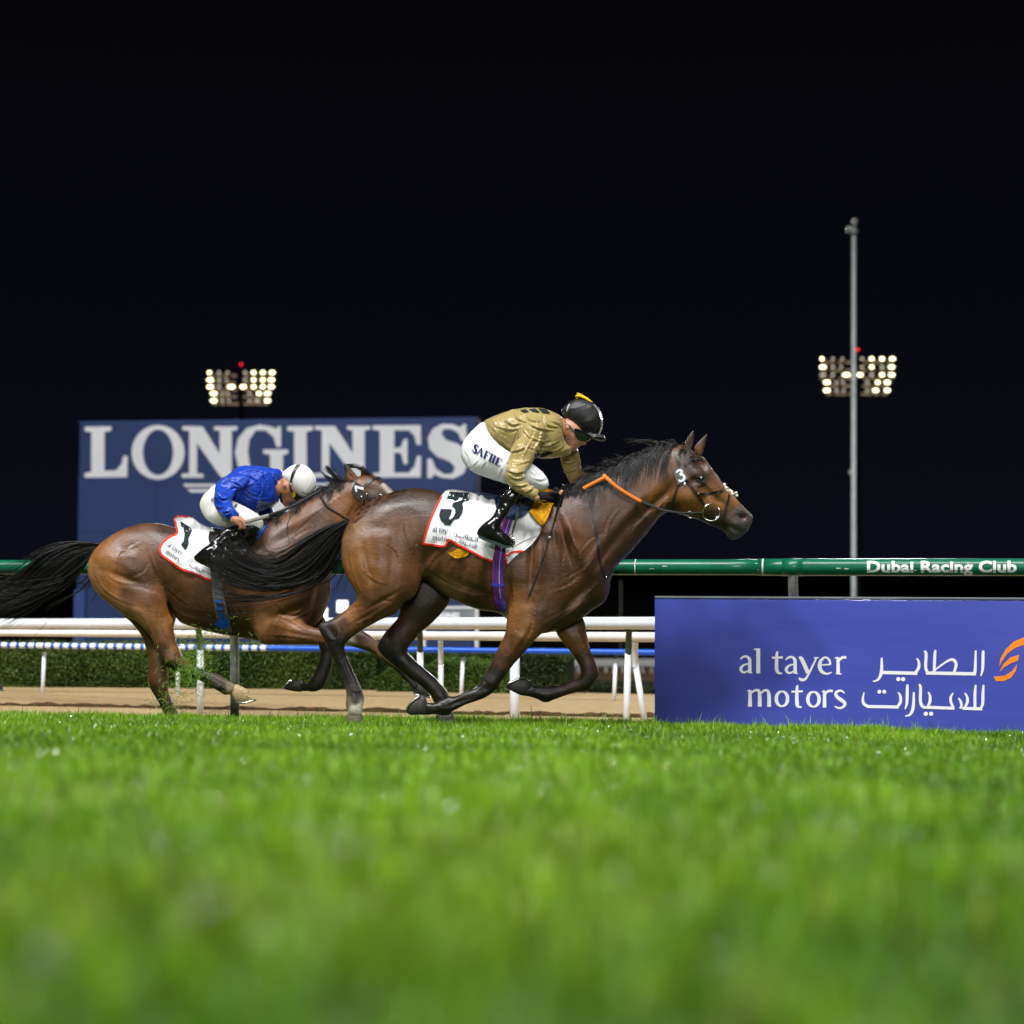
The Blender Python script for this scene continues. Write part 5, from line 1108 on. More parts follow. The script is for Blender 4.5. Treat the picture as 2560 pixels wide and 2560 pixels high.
partsB = [inflate(trunkB, DB, 0., sB, .010, tbB, cB, .05, 3),
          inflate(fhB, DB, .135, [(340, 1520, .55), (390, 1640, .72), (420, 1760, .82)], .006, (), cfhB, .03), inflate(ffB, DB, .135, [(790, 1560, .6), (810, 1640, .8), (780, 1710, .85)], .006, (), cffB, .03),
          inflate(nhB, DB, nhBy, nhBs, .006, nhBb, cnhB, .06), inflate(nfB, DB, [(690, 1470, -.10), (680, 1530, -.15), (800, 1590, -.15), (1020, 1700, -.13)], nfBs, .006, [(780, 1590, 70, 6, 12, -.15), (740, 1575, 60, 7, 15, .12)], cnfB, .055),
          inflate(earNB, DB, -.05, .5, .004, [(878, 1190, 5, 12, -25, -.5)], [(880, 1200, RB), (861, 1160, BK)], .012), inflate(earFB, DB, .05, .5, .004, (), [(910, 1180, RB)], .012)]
def tintB(V, C, s):
    px = V[:, 0]/s.D*F+CX; py = HY-(V[:, 2]-CAMZ)/s.D*F
    t = ((px-940)*.68+(py-1195)*.73); e = np.abs((px-940)*-.73+(py-1195)*.68+2); g = np.exp(-(e/6)**2)*((t > 22) & (t < 90) & (py > 1195) & (py < 1262) & (px > 940)); return C*(1-.8*g[:, None])+np.array([.6, .55, .5])*(.8*g[:, None])
BB = Body(partsB, DB, .0072)
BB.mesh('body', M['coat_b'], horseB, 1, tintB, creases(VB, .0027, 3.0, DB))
hoof([(588, 1711), (602, 1715), (616, 1723), (626, 1733), (636, 1744), (638, 1750), (615, 1755), (592, 1756), (586, 1750), (578, 1737), (566, 1735), (576, 1726)], DB, -.115, M['hoof_pale'], horseB, [(590, 1757), (610, 1757), (625, 1754), (640, 1749)])
hoof([(414, 1792), (450, 1792), (458, 1806), (464, 1822), (410, 1822), (410, 1806)], DB, .135, M['hoof_dark'], horseB)
hoof([(1034, 1709), (1052, 1712), (1066, 1724), (1076, 1741), (1060, 1741), (1046, 1737), (1032, 1729), (1024, 1716)], DB, -.13, M['hoof_dark'], horseB, [(1034, 1733), (1050, 1739), (1076, 1743)])
hoof([(756, 1705), (757, 1728), (740, 1729), (728, 1727), (709, 1722), (716, 1711), (726, 1703), (742, 1699)], DB, .135, M['hoof_dark'], horseB, [(727, 1701), (716, 1710), (708, 1721)])
m = MB(); c = BB.drape([(953, 1240)], -.010)[0]; m.ball(c, .021, 14, 10, (1.15, .8, .9)); m.build('eye', M['eye'], horseB, True)
tgB = [[(252, 1360), (215, 1356), (175, 1362), (135, 1376), (100, 1398), (60, 1440), (20, 1476), (-30, 1486)],
       [(250, 1368), (210, 1370), (170, 1386), (130, 1412), (95, 1446), (50, 1482), (0, 1496), (-40, 1506)],
       [(246, 1378), (212, 1390), (180, 1415), (145, 1446), (100, 1476), (50, 1496), (0, 1508), (-30, 1520)],
       [(240, 1390), (218, 1410), (195, 1440), (160, 1464), (125, 1476), (90, 1490), (40, 1505), (0, 1516)]]
strands('tail', tgB, 1300, DB, M['hair'], horseB, .0019, 18, .8, 1, seed=4, endj=12)
strands('tail_wisps', [[(235, 1400), (225, 1440), (200, 1470), (150, 1490), (100, 1505), (86, 1540)], [(240, 1410), (240, 1450), (228, 1480), (205, 1490)], [(236, 1400), (246, 1460), (240, 1490), (215, 1510)]], 60, DB, M['hair'], horseB, .0012, 14, 1.2, 1, seed=6)
crestB = catmull(np.array([(672, 1300), (700, 1288), (750, 1261), (800, 1234), (842, 1213), (864, 1199)]), 4)
mane('mane', crestB, BB, DB, horseB, 800, 24, 60, 12, drop=.9)
strands('forelock', [[(868, 1200), (850, 1198), (825, 1180), (804, 1166)], [(868, 1204), (848, 1206), (826, 1196), (808, 1176)], [(862, 1206), (842, 1214), (828, 1208), (815, 1190)]], 220, DB, M['hair'], horseB, .0016, 10, .5, seed=8, endj=9)
strands('forelock', [[(862, 1160), (885, 1162), (910, 1174), (935, 1190)], [(866, 1172), (890, 1170), (915, 1182), (938, 1196)]], 130, DB, M['hair'], horseB, .0018, 10, .4, seed=9, endj=6)

# ---- a third horse follows; only its leading foreleg reaches the frame
def copy_tree(o, parent=None):
    c = o.copy(); COL.objects.link(c)
    if parent is not None: c.parent = parent
    for ch in list(o.children): copy_tree(ch, c)
    return c
horseC = copy_tree(horseB)
horseC.location.x -= 1056/F*13.0; horseC.location.z += .05
horseC['label'] = 'third horse at the left edge, only its dark foreleg in the picture'

# ------------------------------------------------------------------ turf kicked up by the hoof
def clippings():
    n = 1250; V = []; T = []; C = []
    for i in range(n):
        r = rng.random()
        if r < .50: px, py = rng.normal(478, 26), rng.normal(1672, 26)
        elif r < .64: px, py = rng.normal(500, 22), rng.normal(1605, 20)
        elif r < .82: px, py = rng.normal(425, 22), rng.normal(1752, 32)
        else: px, py = rng.normal(540, 75), rng.normal(1660, 55)
        d = 13+rng.normal(-.25, .09); p = np.array(U(px, py, d)); L = rng.uniform(.006, .028); w = rng.uniform(.0010, .0021)
        a = rng.normal(size=3); a /= np.linalg.norm(a); b = np.cross(a, (0, 1, 0)); b /= max(np.linalg.norm(b), .1); bend = rng.normal(0, .35)*L*b
        k = len(V)*1
        V += [p-a*L-b*w, p-a*L+b*w, p+bend-b*w, p+bend+b*w, p+a*L]
        T += [(k, k+1, k+3), (k, k+3, k+2), (k+2, k+3, k+4)]
        t = rng.random(); c = np.array([.07, .18, .012])*(1-t)+np.array([.24, .42, .05])*t
        if rng.random() < .06: c = np.array([.4, .36, .08])
        C += [c]*5
    o = mk('turf_clippings', V, T, M['grass'], None, True, np.array(C)); o['kind'] = 'stuff'
clippings()
# ------------------------------------------------------------------ tack and riders: helpers
M.update(
    leather=mat('black_leather', (.014, .012, .011), .38, .5, noise=(60, .3, 4), bump=[(120, .25, .001, 3, I3)]),
    brownlea=mat('dark_brown_leather', (.035, .018, .010), .42, .5, noise=(60, .3, 4)),
    metal=mat('bit_metal', (.8, .8, .78), .15, .5, 1.0),
    plate=mat('number_plate_grey', (.10, .105, .11), .4, .4, noise=(40, .15, 3)),
    fleece=mat('white_fleece', (.72, .69, .60), .95, .1, bump=[(160, 1.0, .008, 4, I3)]),
    orangeg=mat('orange_rubber_grip', (.72, .20, .035), .75, .2, bump=[(300, .8, .002, 2, I3)]),
    cloth=mat('white_saddle_cloth', (.80, .80, .81), .85, .15, noise=(9, .05, 6), bump=[(16, .25, .012, 4, (1, 1, .6), .8), (500, .15, .001, 1, I3)]),
    red=mat('red_binding', (.80, .035, .012), .6, .2), inkdark=mat('dark_print', (.012, .022, .028), .7, .2), inknavy=mat('navy_print', (.012, .022, .10), .7, .2),
    navy=mat('navy_leather', (.008, .022, .070), .35, .5, noise=(50, .2, 4)), chamois=mat('yellow_chamois', (.62, .30, .012), .95, .1, noise=(60, .30, 6), bump=[(90, .9, .006, 5, I3)]),
    g_base=mat('girth_purple', (.085, .035, .26), .8, .2), g_red=mat('girth_red', (.42, .03, .10), .8, .2), g_blue=mat('girth_blue', (.06, .07, .55), .8, .2), g_pale=mat('girth_pale', (.50, .48, .72), .8, .2),
    g_grey=mat('girth_grey', (.13, .135, .13), .85, .2, noise=(120, .3, 3)), g_strap=mat('blue_strap', (.012, .10, .62), .5, .4), bluecl=mat('blue_cloth', (.010, .12, .62), .8, .2),
    gold=mat('gold_silk', (.37, .285, .100), .30, .55, sheen=.15, noise=(7, .05, 4), bump=[(12, .25, .012, 2, (1, 1, .4), .8), (32, .12, .003, 2, (.4, 1, 1), .8)]),
    bsilk=mat('blue_silk', (.002, .044, .42), .38, .35, sheen=.10, noise=(7, .05, 4), bump=[(6, .75, .030, 2, (1, 1, .45), 1.2, 1), (30, .3, .006, 2, (.4, 1, 1), .8)]),
    breech=mat('white_breeches', (.80, .81, .83), .6, .25, bump=[(11, .30, .014, 3, (1, 1, .5), 1.2), (60, .15, .002, 3, I3)]),
    breech2=mat('offwhite_breeches', (.74, .73, .68), .6, .25, bump=[(11, .32, .014, 3, (1, 1, .5), 1.2), (60, .15, .002, 3, I3)]),
    boot=mat('black_patent_boot', (.006, .006, .006), .20, .5, coat=.25, bump=[(13, .5, .010, 2, (1, 1, 1.3), .6)]),
    skin=mat('skin', (.52, .26, .16), .5, .4, noise=(30, .12, 4)), skin2=mat('skin_tan', (.44, .20, .115), .5, .4, noise=(30, .15, 4)),
    cap=mat('black_cap_silk', (.014, .014, .016), .48, .45, bump=[(18, .4, .008, 3, I3, .8)]), capw=mat('white_helmet_cover', (.80, .80, .79), .45, .35, bump=[(10, .2, .008, 3, I3)]),
    piping=mat('silver_piping', (.70, .70, .74), .25, .5, .6), yellow=mat('yellow_tassel', (.80, .50, .01), .6, .3, bump=[(90, .8, .004, 2, (1, 1, .2))]),
    glove=mat('black_glove', (.010, .010, .011), .8, .2, bump=[(150, .5, .002, 3, I3)]), lens=mat('dark_goggle', (.010, .010, .015), .06, .7, coat=1.0), lensy=mat('amber_lens', (.55, .40, .03), .12, .6, .4),
    tan=mat('brown_ear_pad', (.30, .11, .030), .7, .3), lip=mat('lip', (.36, .11, .09), .45, .4), teeth=mat('teeth', (.75, .72, .66), .35, .4), hairb=mat('brown_hair', (.06, .030, .015), .5, .4),
    sole=mat('boot_sole', (.012, .030, .026), .5, .4), rein=mat('rein_web', (.035, .033, .032), .6, .3), reing=mat('rein_grey', (.28, .28, .26), .65, .3, bump=[(200, .6, .002, 2, I3)]), whipm=mat('whip_black', (.016, .016, .018), .3, .5, noise=(70, .3, 3)),
    whipc=mat('whip_collar', (.6, .6, .62), .3, .5, .5),
)
def ribbon(b, Bd, path, wpx, off=.004, th=.003, n=5, mirror=False, inner=.002):
    """strap lying on a body: path in photo pixels, width in pixels"""
    P = catmull(np.array(path, dtype=float), n) if len(path) > 2 else np.array([np.array(path[0])+(np.array(path[1])-np.array(path[0]))*t for t in np.linspace(0, 1, 6)], dtype=float)
    t = np.gradient(P[:, :2], axis=0); t /= np.maximum(np.linalg.norm(t, axis=1), 1e-9)[:, None]; nr = np.stack([-t[:, 1], t[:, 0]], 1)
    wd = np.interp(np.linspace(0, 1, len(P)), np.linspace(0, 1, len(wpx)), wpx) if isinstance(wpx, (list, tuple)) else np.full(len(P), float(wpx))
    A = Bd.drape(P[:, :2]+nr*wd[:, None]/2, off); B_ = Bd.drape(P[:, :2]-nr*wd[:, None]/2, off)
    C = A.copy(); C[:, 1] += th+inner; D_ = B_.copy(); D_[:, 1] += th+inner
    for sgn in ((1, -1) if mirror else (1,)):
        V = np.concatenate([A, B_, D_, C])
        if sgn < 0: V = V.copy(); V[:, 1] = 2*Bd.D-V[:, 1]
        k = len(P); Fc = []
        for i in range(k-1):
            for a, c in ((0, 1), (1, 2), (2, 3), (3, 0)): Fc.append((a*k+i, a*k+i+1, c*k+i+1, c*k+i))
        Fc += [(0, k, 2*k, 3*k), (k-1, 4*k-1, 3*k-1, 2*k-1)]
        b.add(V, Fc)
    return b
def coons(top, bottom, left, right, nu, nv):
    """top and bottom run left to right, left and right run top to bottom"""
    def rs(C, n):
        C = catmull(np.array(C, dtype=float), 8) if len(C) > 2 else np.array(C, dtype=float)
        s = np.concatenate([[0], np.cumsum(np.linalg.norm(np.diff(C, axis=0), axis=1))]); s /= s[-1]; t = np.linspace(0, 1, n)
        return np.stack([np.interp(t, s, C[:, 0]), np.interp(t, s, C[:, 1])], 1)
    T, B_, L, R = rs(top, nu), rs(bottom, nu), rs(left, nv), rs(right, nv)
    u = np.linspace(0, 1, nu)[:, None, None]; v = np.linspace(0, 1, nv)[None, :, None]
    return (1-v)*T[:, None]+v*B_[:, None]+(1-u)*L[None]+u*R[None]-((1-u)*(1-v)*T[0]+u*(1-v)*T[-1]+(1-u)*v*B_[0]+u*v*B_[-1])
def patch(Bd, grid, off, th, fold=None, mirror=False):
    nu, nv = grid.shape[:2]; q = grid.reshape(-1, 2); W = Bd.drape(q, off)
    if fold is not None: W[:, 1] -= fold(q[:, 0], q[:, 1])
    b = MB(); I = np.arange(nu*nv).reshape(nu, nv)
    Fc = [(I[i, j], I[i, j+1], I[i+1, j+1], I[i+1, j]) for i in range(nu-1) for j in range(nv-1)]; k = nu*nv
    rim = list(I[:, 0])+list(I[-1, 1:])+list(I[-2::-1, -1])+list(I[0, -2:0:-1]); R = len(rim)
    for sgn in ((1, -1) if mirror else (1,)):
        A = W.copy(); Bk = W.copy(); Bk[:, 1] += th
        if sgn < 0: A[:, 1] = 2*Bd.D-A[:, 1]; Bk[:, 1] = 2*Bd.D-Bk[:, 1]
        b.add(np.concatenate([A, Bk]), Fc+[tuple(x+k for x in reversed(f)) for f in Fc]+[(rim[i], rim[i]+k, rim[(i+1) % R]+k, rim[(i+1) % R]) for i in range(R)])
    return b
def draped_strokes(strokes, aff, Bd, off, name, m, parent, fold=None, step=.00015, n=4):
    """2D strokes -> photo pixels through aff (ox, oy, ux, uy, vx, vy, x0, y0) -> surface"""
    Vs = []; Fs = []; k = 0
    for i, s in enumerate(strokes):
        V, Fc = stroke(s, n) if not isinstance(s, tuple) else s
        x = V[:, 0]-aff[6]; y = V[:, 1]-aff[7]
        q = np.stack([aff[0]+x*aff[2]+y*aff[4], aff[1]+x*aff[3]+y*aff[5]], 1); W = Bd.drape(q, off+i*step)
        if fold is not None: W[:, 1] -= fold(q[:, 0], q[:, 1])
        Vs.append(W); Fs += [tuple(j+k for j in f) for f in Fc]; k += len(V)
    o = mk(name, np.concatenate(Vs), Fs, m, parent, False)
    if name == 'lettering': o['kind'] = 'stuff'          # print of a few pixels a letter
    return o
def draped_poly(poly, Bd, off, name, m, parent, fold=None, sm=0, step=3.0):
    """filled outline, gridded so that it follows the surface"""
    q = catmull(poly, sm, True) if sm else np.array(poly, dtype=float)
    bmq = bmesh.new(); f = bmq.faces.new([bmq.verts.new((a[0], a[1], 0)) for a in q])
    for ax in (0, 1):
        lo, hi = q[:, ax].min(), q[:, ax].max()
        for c in np.arange(lo+step, hi, step):
            co = [0, 0, 0]; co[ax] = c; no = [0, 0, 0]; no[ax] = 1
            bmesh.ops.bisect_plane(bmq, geom=bmq.verts[:]+bmq.edges[:]+bmq.faces[:], plane_co=co, plane_no=no)
    bmesh.ops.triangulate(bmq, faces=bmq.faces[:])
    bmq.verts.index_update(); Q = np.array([(v.co.x, v.co.y) for v in bmq.verts]); Fc = [tuple(v.index for v in g.verts) for g in bmq.faces]; bmq.free()
    W = Bd.drape(Q, off)
    if fold is not None: W[:, 1] -= fold(Q[:, 0], Q[:, 1])
    return mk(name, W, Fc, m, parent, True)
def tube3(b, D, pts, r, n=10, flat=1.0, sub=5):
    P = catmull(np.array(pts, dtype=float), sub) if len(pts) > 2 else np.array(pts, dtype=float)
    return b.tube([U(p[0], p[1], D+p[2]) for p in P], r if not isinstance(r, (list, tuple)) else list(np.interp(np.linspace(0, 1, len(P)), np.linspace(0, 1, len(r)), r)), n, True, flat)

# ------------------------------------------------------------------ front horse: bridle, reins, saddle, cloth
br = thing('bridle', tuple(U(1750, 1330, DA)), 'dark leather bridle with fleece noseband and a number 3 plate on the front horse head', 'bridle')
def strap(Bd, path, w_, name, m, parent, off=.008, mirror=True, **k): return ribbon(MB(), Bd, path, w_, off, .003, mirror=mirror, **k).build(name, m, parent, False)
strap(BA, [(1690, 1128), (1693, 1145), (1700, 1168)], 8, 'headpiece', M['leather'], br)
strap(BA, [(1709, 1166), (1716, 1158), (1726, 1151), (1745, 1146), (1762, 1149)], 6, 'browband', M['leather'], br)
strap(BA, [(1697, 1208), (1689, 1230), (1682, 1252), (1682, 1274)], 4.5, 'throat_latch', M['leather'], br)
strap(BA, [(1706, 1180), (1717, 1202), (1732, 1222), (1747, 1241), (1761, 1262)], 6, 'cheek_strap', M['leather'], br)
strap(BA, [(1746, 1235), (1760, 1235), (1778, 1233), (1808, 1227)], 6, 'noseband', M['leather'], br, .006)
strap(BA, [(1824, 1236), (1820, 1252), (1814, 1272), (1810, 1295), (1809, 1325)], 5, 'drop_noseband', M['leather'], br)
m = MB(); rg = np.random.default_rng(2)
for i in range(26):
    t = rg.random(); px, py = 1812+t*26+rg.normal(0, 2.2), 1217+t*22+rg.normal(0, 3.2); m.ball(U(px, py, DA+rg.uniform(-.045, .045)), rg.uniform(.009, .014), 8, 6)
m.build('fleece', M['fleece'], br, True)
c = BA.drape([(1778, 1281)], .012)[0]; R = 21/F*DA
ring = [(c[0]+R*math.cos(t), c[1]+.006*math.sin(t*2), c[2]+R*math.sin(t)) for t in np.linspace(0, 2*math.pi, 33)]
MB().tube(ring, .0036, 8, False).build('bit_ring', M['metal'], br, True)
c2 = BA.drape([(1791, 1293)], .016)[0]; MB().ball(c2, .009, 10, 8).build('bit_end', M['metal'], br, True)
c3 = BA.drape([(1746, 1234)], .010)[0]; MB().ball(c3, .006, 8, 6).build('buckle', M['metal'], br, True)
def plate(Bd, P, th, name, m, parent, off=.02):
    y = min(Bd.drape([p], off)[0][1] for p in P); fr = [U(p[0], p[1], y) for p in P]
    return MB().prism(fr, [v+Vector((0, th, 0)) for v in fr]).build(name, m, parent), y
pl, yp = plate(BA, [(1682, 1176), (1708, 1164.5), (1721.5, 1196), (1695, 1212)], .006, 'number_plate', M['plate'], br)
three = [[(1691, 1182, 4), (1695, 1176.5, 5.5), (1702, 1176, 6), (1704.5, 1181, 6), (1699, 1186.5, 5)], [(1699, 1186.5, 5), (1707, 1187, 6), (1711, 1193, 6.5), (1708, 1200, 6), (1701, 1202.5, 5.5), (1697, 1199, 4)]]
place_strokes(three, lambda x, y: U(x, y, yp-.001), Vector((0, -1, 0)), 'number', M['print'], pl)
c = BA.drape([(1712, 1210)], .012)[0]; MB().ball(c, .010, 8, 6, (.7, .7, 1.2)).build('toggle', M['print'], br, True)
rn = thing('reins', tuple(U(1620, 1290, DA)), 'front horse reins with bright orange rubber grips, held over the mane', 'reins')
def onA(P, mn=.014): return [(p[0], p[1], min(p[2], float(BA.drape([(p[0], p[1])], mn)[0][1]-DA))) for p in P]
tube3(MB(), DA, onA([(1759, 1281, -.09), (1722, 1282, -.11), (1690, 1281, -.13), (1655, 1275, -.14), (1628, 1264, -.15), (1600, 1253, -.16)]), [.0045, .005, .006, .008, .010, .010], 8, .35).build('rein_strap', M['rein'], rn, True)
tube3(MB(), DA, onA([(1603, 1255, -.16), (1575, 1239, -.16), (1545, 1220, -.16), (1525, 1203, -.15), (1508, 1187, -.12)]), .0125, 8, .45).build('rein_grip', M['orangeg'], rn, True)
tube3(MB(), DA, onA([(1458, 1222, -.12), (1480, 1210, -.12), (1513, 1193, -.13)]), .0125, 8, .45).build('rein_grip', M['orangeg'], rn, True)
tube3(MB(), DA, [(1513, 1190, .06), (1560, 1225, .14), (1640, 1268, .15), (1720, 1282, .12), (1770, 1284, .09)], .007, 8, .4).build('rein_strap', M['rein'], rn, True)
m = MB(); c = BA.drape([(1726, 1284)], .02)[0]; m.tube([(c[0]+.016*math.cos(t), c[1], c[2]-.006+.022*math.sin(t)) for t in np.linspace(0, 5.2, 16)], .003, 6); m.build('rein_ring', M['metal'], rn, True)
bp_ = thing('breastplate', tuple(U(1500, 1450, DA)), 'thin black neck strap round the front horse shoulder and chest', 'strap')
strap(BA, [(1474, 1250), (1482, 1280), (1488, 1310), (1494, 1355), (1499, 1395), (1506, 1425), (1516, 1443)], [6, 6, 5, 4], 'neck_strap', M['leather'], bp_)
strap(BA, [(1516, 1443), (1526, 1435), (1537, 1424)], 3.5, 'chest_strap', M['leather'], bp_); strap(BA, [(1516, 1443), (1490, 1465), (1452, 1498)], 2.2, 'chest_strap', M['brownlea'], bp_)
c = BA.drape([(1516, 1443)], .010)[0]; MB().ball(c, .008, 8, 6).build('ring', M['metal'], bp_, True)

def foldA(x, y):
    u = np.asarray(x, float); v = np.asarray(y, float)
    f = .012*np.exp(-((u-1122-(1347-v)*-.12)/7)**2)*np.clip((v-1285)/50, 0, 1)-.006*np.exp(-((u-1112)/7)**2)*np.clip((v-1300)/50, 0, 1)
    f = f+.005*np.sin((u*.10+v*.05)+1.5*np.sin(v*.03))*np.clip((v-1240)/60, 0, 1)+.006*np.exp(-((u-1330+.35*(v-1330))/8)**2)*np.clip((v-1290)/40, 0, 1)+.004*np.sin(u*.21-v*.17)*np.clip((u-1285)/40, 0, 1)
    return f+.004
sc_ = thing('saddle_cloth', tuple(U(1200, 1400, DA)), 'white red-edged saddle cloth with big black 3 on the front horse', 'saddle cloth', 'racing saddle cloths')
gA = coons([(1106, 1236), (1116, 1226), (1128, 1223), (1155, 1226), (1185, 1233), (1230, 1244), (1300, 1248), (1350, 1240)], [(1055, 1360), (1085, 1364), (1110, 1367), (1118, 1358), (1122, 1348), (1145, 1362), (1175, 1378), (1215, 1398), (1246, 1408)], [(1106, 1236), (1090, 1268), (1074, 1302), (1055, 1360)], [(1350, 1240), (1357, 1285), (1354, 1318), (1342, 1346), (1312, 1372), (1285, 1385), (1246, 1408)], 60, 34)
patch(BA, gA, .012, .006, foldA, True).build('cloth', M['cloth'], sc_, True)
def edge_ribbon(Bd, path, w_, off, fold, name, m, parent):
    P = catmull(np.array(path, dtype=float), 6); t = np.gradient(P, axis=0); t /= np.linalg.norm(t, axis=1)[:, None]; nr = np.stack([-t[:, 1], t[:, 0]], 1)
    A, B_ = P+nr*w_/2, P-nr*w_/2; WA, WB = Bd.drape(A, off), Bd.drape(B_, off); WA[:, 1] -= fold(A[:, 0], A[:, 1]); WB[:, 1] -= fold(B_[:, 0], B_[:, 1]); k = len(P)
    V = np.concatenate([WA, WB, WB+[0, .007, 0], WA+[0, .007, 0]])
    return MB().add(V, [(a*k+i, a*k+i+1, c*k+i+1, c*k+i) for i in range(k-1) for a, c in ((0, 1), (1, 2), (2, 3), (3, 0))]).build(name, m, parent)
edge_ribbon(BA, [(1104, 1241), (1090, 1269), (1075, 1303), (1057, 1358)], 5, .0145, foldA, 'binding', M['red'], sc_)
edge_ribbon(BA, [(1055, 1359), (1085, 1363), (1109, 1366), (1117, 1358), (1122, 1349), (1145, 1362), (1175, 1377), (1214, 1397), (1236, 1404)], 5, .0145, foldA, 'binding', M['red'], sc_)
# a turned-up corner of the cloth in front of the girth
fl = coons([(1257, 1385), (1290, 1362), (1322, 1346), (1346, 1338)], [(1268, 1412), (1285, 1394), (1300, 1382), (1311, 1376)], [(1257, 1385), (1262, 1398), (1268, 1412)], [(1346, 1338), (1330, 1360), (1311, 1376)], 12, 7)
patch(BA, fl, .022, .005, lambda x, y: .004*np.sin(x*.25)).build('turned_corner', M['cloth'], sc_, True)
zf = lambda x, y: 0*np.asarray(x, float)
edge_ribbon(BA, [(1259, 1384), (1264, 1398), (1268, 1411)], 5, .026, zf, 'binding', M['red'], sc_); edge_ribbon(BA, [(1259, 1383), (1270, 1389), (1277, 1382), (1292, 1379), (1309, 1378)], 5, .027, zf, 'binding', M['red'], sc_)
three_big = [(1300, 115), (1495, 128), (1493, 205), (1442, 216), (1424, 236), (1432, 275), (1424, 330), (1390, 382), (1338, 396), (1302, 452), (1250, 446), (1206, 402), (1190, 350), (1206, 288), (1318, 292), (1312, 334), (1286, 384), (1300, 397), (1330, 374), (1354, 332), (1350, 292), (1316, 260), (1334, 226), (1366, 218), (1420, 200), (1424, 176), (1398, 174), (1380, 198), (1350, 210), (1330, 194), (1264, 186)]
draped_poly([(800+x/4, 1200+y/4) for x, y in three_big], BA, .0175, 'number', M['inkdark'], sc_, foldA, 0, 4)
draped_strokes(AL_TAYER[:13], (1081, 1329, .0745, .006, -.004, .080, 72, 270), BA, .0165, 'lettering', M['inknavy'], sc_, foldA)
draped_strokes(MOTORS[:8], (1081, 1350, .0745, .006, -.004, .080, 126, 490), BA, .0165, 'lettering', M['inknavy'], sc_, foldA)
draped_strokes(ARABIC, (1134, 1327, .079, .022, -.010, .068, 900, 120), BA, .0165, 'lettering', M['inknavy'], sc_, foldA)
sd = thing('saddle', tuple(U(1270, 1400, DA)), 'small navy racing saddle on the front horse with purple striped girth', 'saddle', 'racing saddles')
Body([inflate([(1176, 1225), (1200, 1229), (1250, 1238), (1300, 1243), (1342, 1228), (1356, 1236), (1342, 1256), (1292, 1263), (1240, 1256), (1196, 1243)], DA, 0, 2.6, .004, k=.01)], DA, .007).mesh('seat', M['navy'], sd)
patch(BA, coons([(1238, 1240), (1290, 1246), (1344, 1244)], [(1256, 1292), (1276, 1299), (1304, 1292)], [(1238, 1240), (1240, 1268), (1256, 1292)], [(1344, 1244), (1330, 1268), (1304, 1292)], 16, 12), .046, .006, None, True).build('flap', M['navy'], sd, True)
gp_ = [(1272, 1296), (1262, 1325), (1253, 1358), (1246, 1400), (1244, 1440), (1246, 1480), (1250, 1506), (1255, 1528)]
gw = [21, 23, 25, 28, 29, 28, 26, 21]
strap(BA, gp_, gw, 'girth', M['g_base'], sd, .042, inner=.02)
for i, (o_, mm) in enumerate(((-.40, 'g_red'), (-.27, 'g_blue'), (-.13, 'g_red'), (0, 'g_blue'), (.13, 'g_pale'), (.26, 'g_red'), (.39, 'g_blue'))):
    P = np.array(gp_, dtype=float); P[:, 0] += np.array(gw)*o_; strap(BA, [tuple(p) for p in P], 2.2, 'girth_stripe', M[mm], sd, .0445, False)
strap(BA, [(1229, 1460), (1245, 1464), (1261, 1461)], 7, 'girth_keeper', M['g_blue'], sd, .047, False); strap(BA, [(1244, 1504), (1254, 1509), (1264, 1508)], 5, 'girth_keeper', M['g_blue'], sd, .047, False)
tube3(MB(), DA, [(1300, 1256, -.26), (1294, 1285, -.30), (1284, 1320, -.33), (1280, 1334, -.34)], .012, 8, .35).build('stirrup_leather', M['leather'], sd, True)
tube3(MB(), DA, [(1280, 1334, -.34), (1284, 1346, -.37), (1286, 1356, -.375), (1280, 1363, -.37), (1272, 1360, -.34), (1266, 1352, -.30), (1272, 1340, -.31), (1280, 1334, -.34)], .0055, 8).build('stirrup_iron', M['metal'], sd, True)
ch = thing('chamois', tuple(U(1350, 1320, DA)), 'yellow chamois leather over the front horse withers under the saddle', 'chamois')
patch(BA, coons([(1342, 1224), (1366, 1221), (1394, 1230)], [(1323, 1278), (1340, 1300), (1356, 1317)], [(1342, 1224), (1338, 1250), (1323, 1278)], [(1394, 1230), (1380, 1266), (1368, 1296), (1356, 1317)], 16, 16), .014, .005, lambda x, y: .005*np.sin(x*.33+y*.11)+.028, True).build('front_flap', M['chamois'], ch, True)
patch(BA, coons([(1144, 1369), (1158, 1374), (1173, 1381)], [(1118, 1380), (1138, 1395), (1160, 1392)], [(1144, 1369), (1132, 1376), (1118, 1380)], [(1173, 1381), (1168, 1388), (1160, 1392)], 10, 8), .010, .004, lambda x, y: .010*np.sin(x*.22)+.008).build('rear_tip', M['chamois'], ch, True)

# ------------------------------------------------------------------ rider of the front horse
def crumple(amp, sc, seed=0.0, ang=.6, st=.35):
    """long soft creases: ridged noise stretched along one direction, plus finer cross folds"""
    def f(V, N):
        ca, sa = math.cos(ang), math.sin(ang)
        u = V[:, 0]*ca+V[:, 2]*sa; v = -V[:, 0]*sa+V[:, 2]*ca
        q = np.stack([u*sc*st, V[:, 1]*sc*.5, v*sc], 1)+seed; w1 = vnoise(q*.6+7)*1.3
        r = 1-np.abs(vnoise(q+w1[:, None])); q2 = np.stack([u*sc*.9, V[:, 1]*sc*.5, v*sc*.45], 1)+seed+11; r2 = 1-np.abs(vnoise(q2*1.1+w1[:, None]*.7))
        return amp*(r**3-.30)+amp*.55*(r2**4-.25)+amp*.15*vnoise(q*3)
    return f
jA = thing('person', tuple(U(1300, 1365, DA)), 'jockey in gold silks, black cap with yellow tassel and white breeches, crouching over front horse', 'person', 'jockeys')
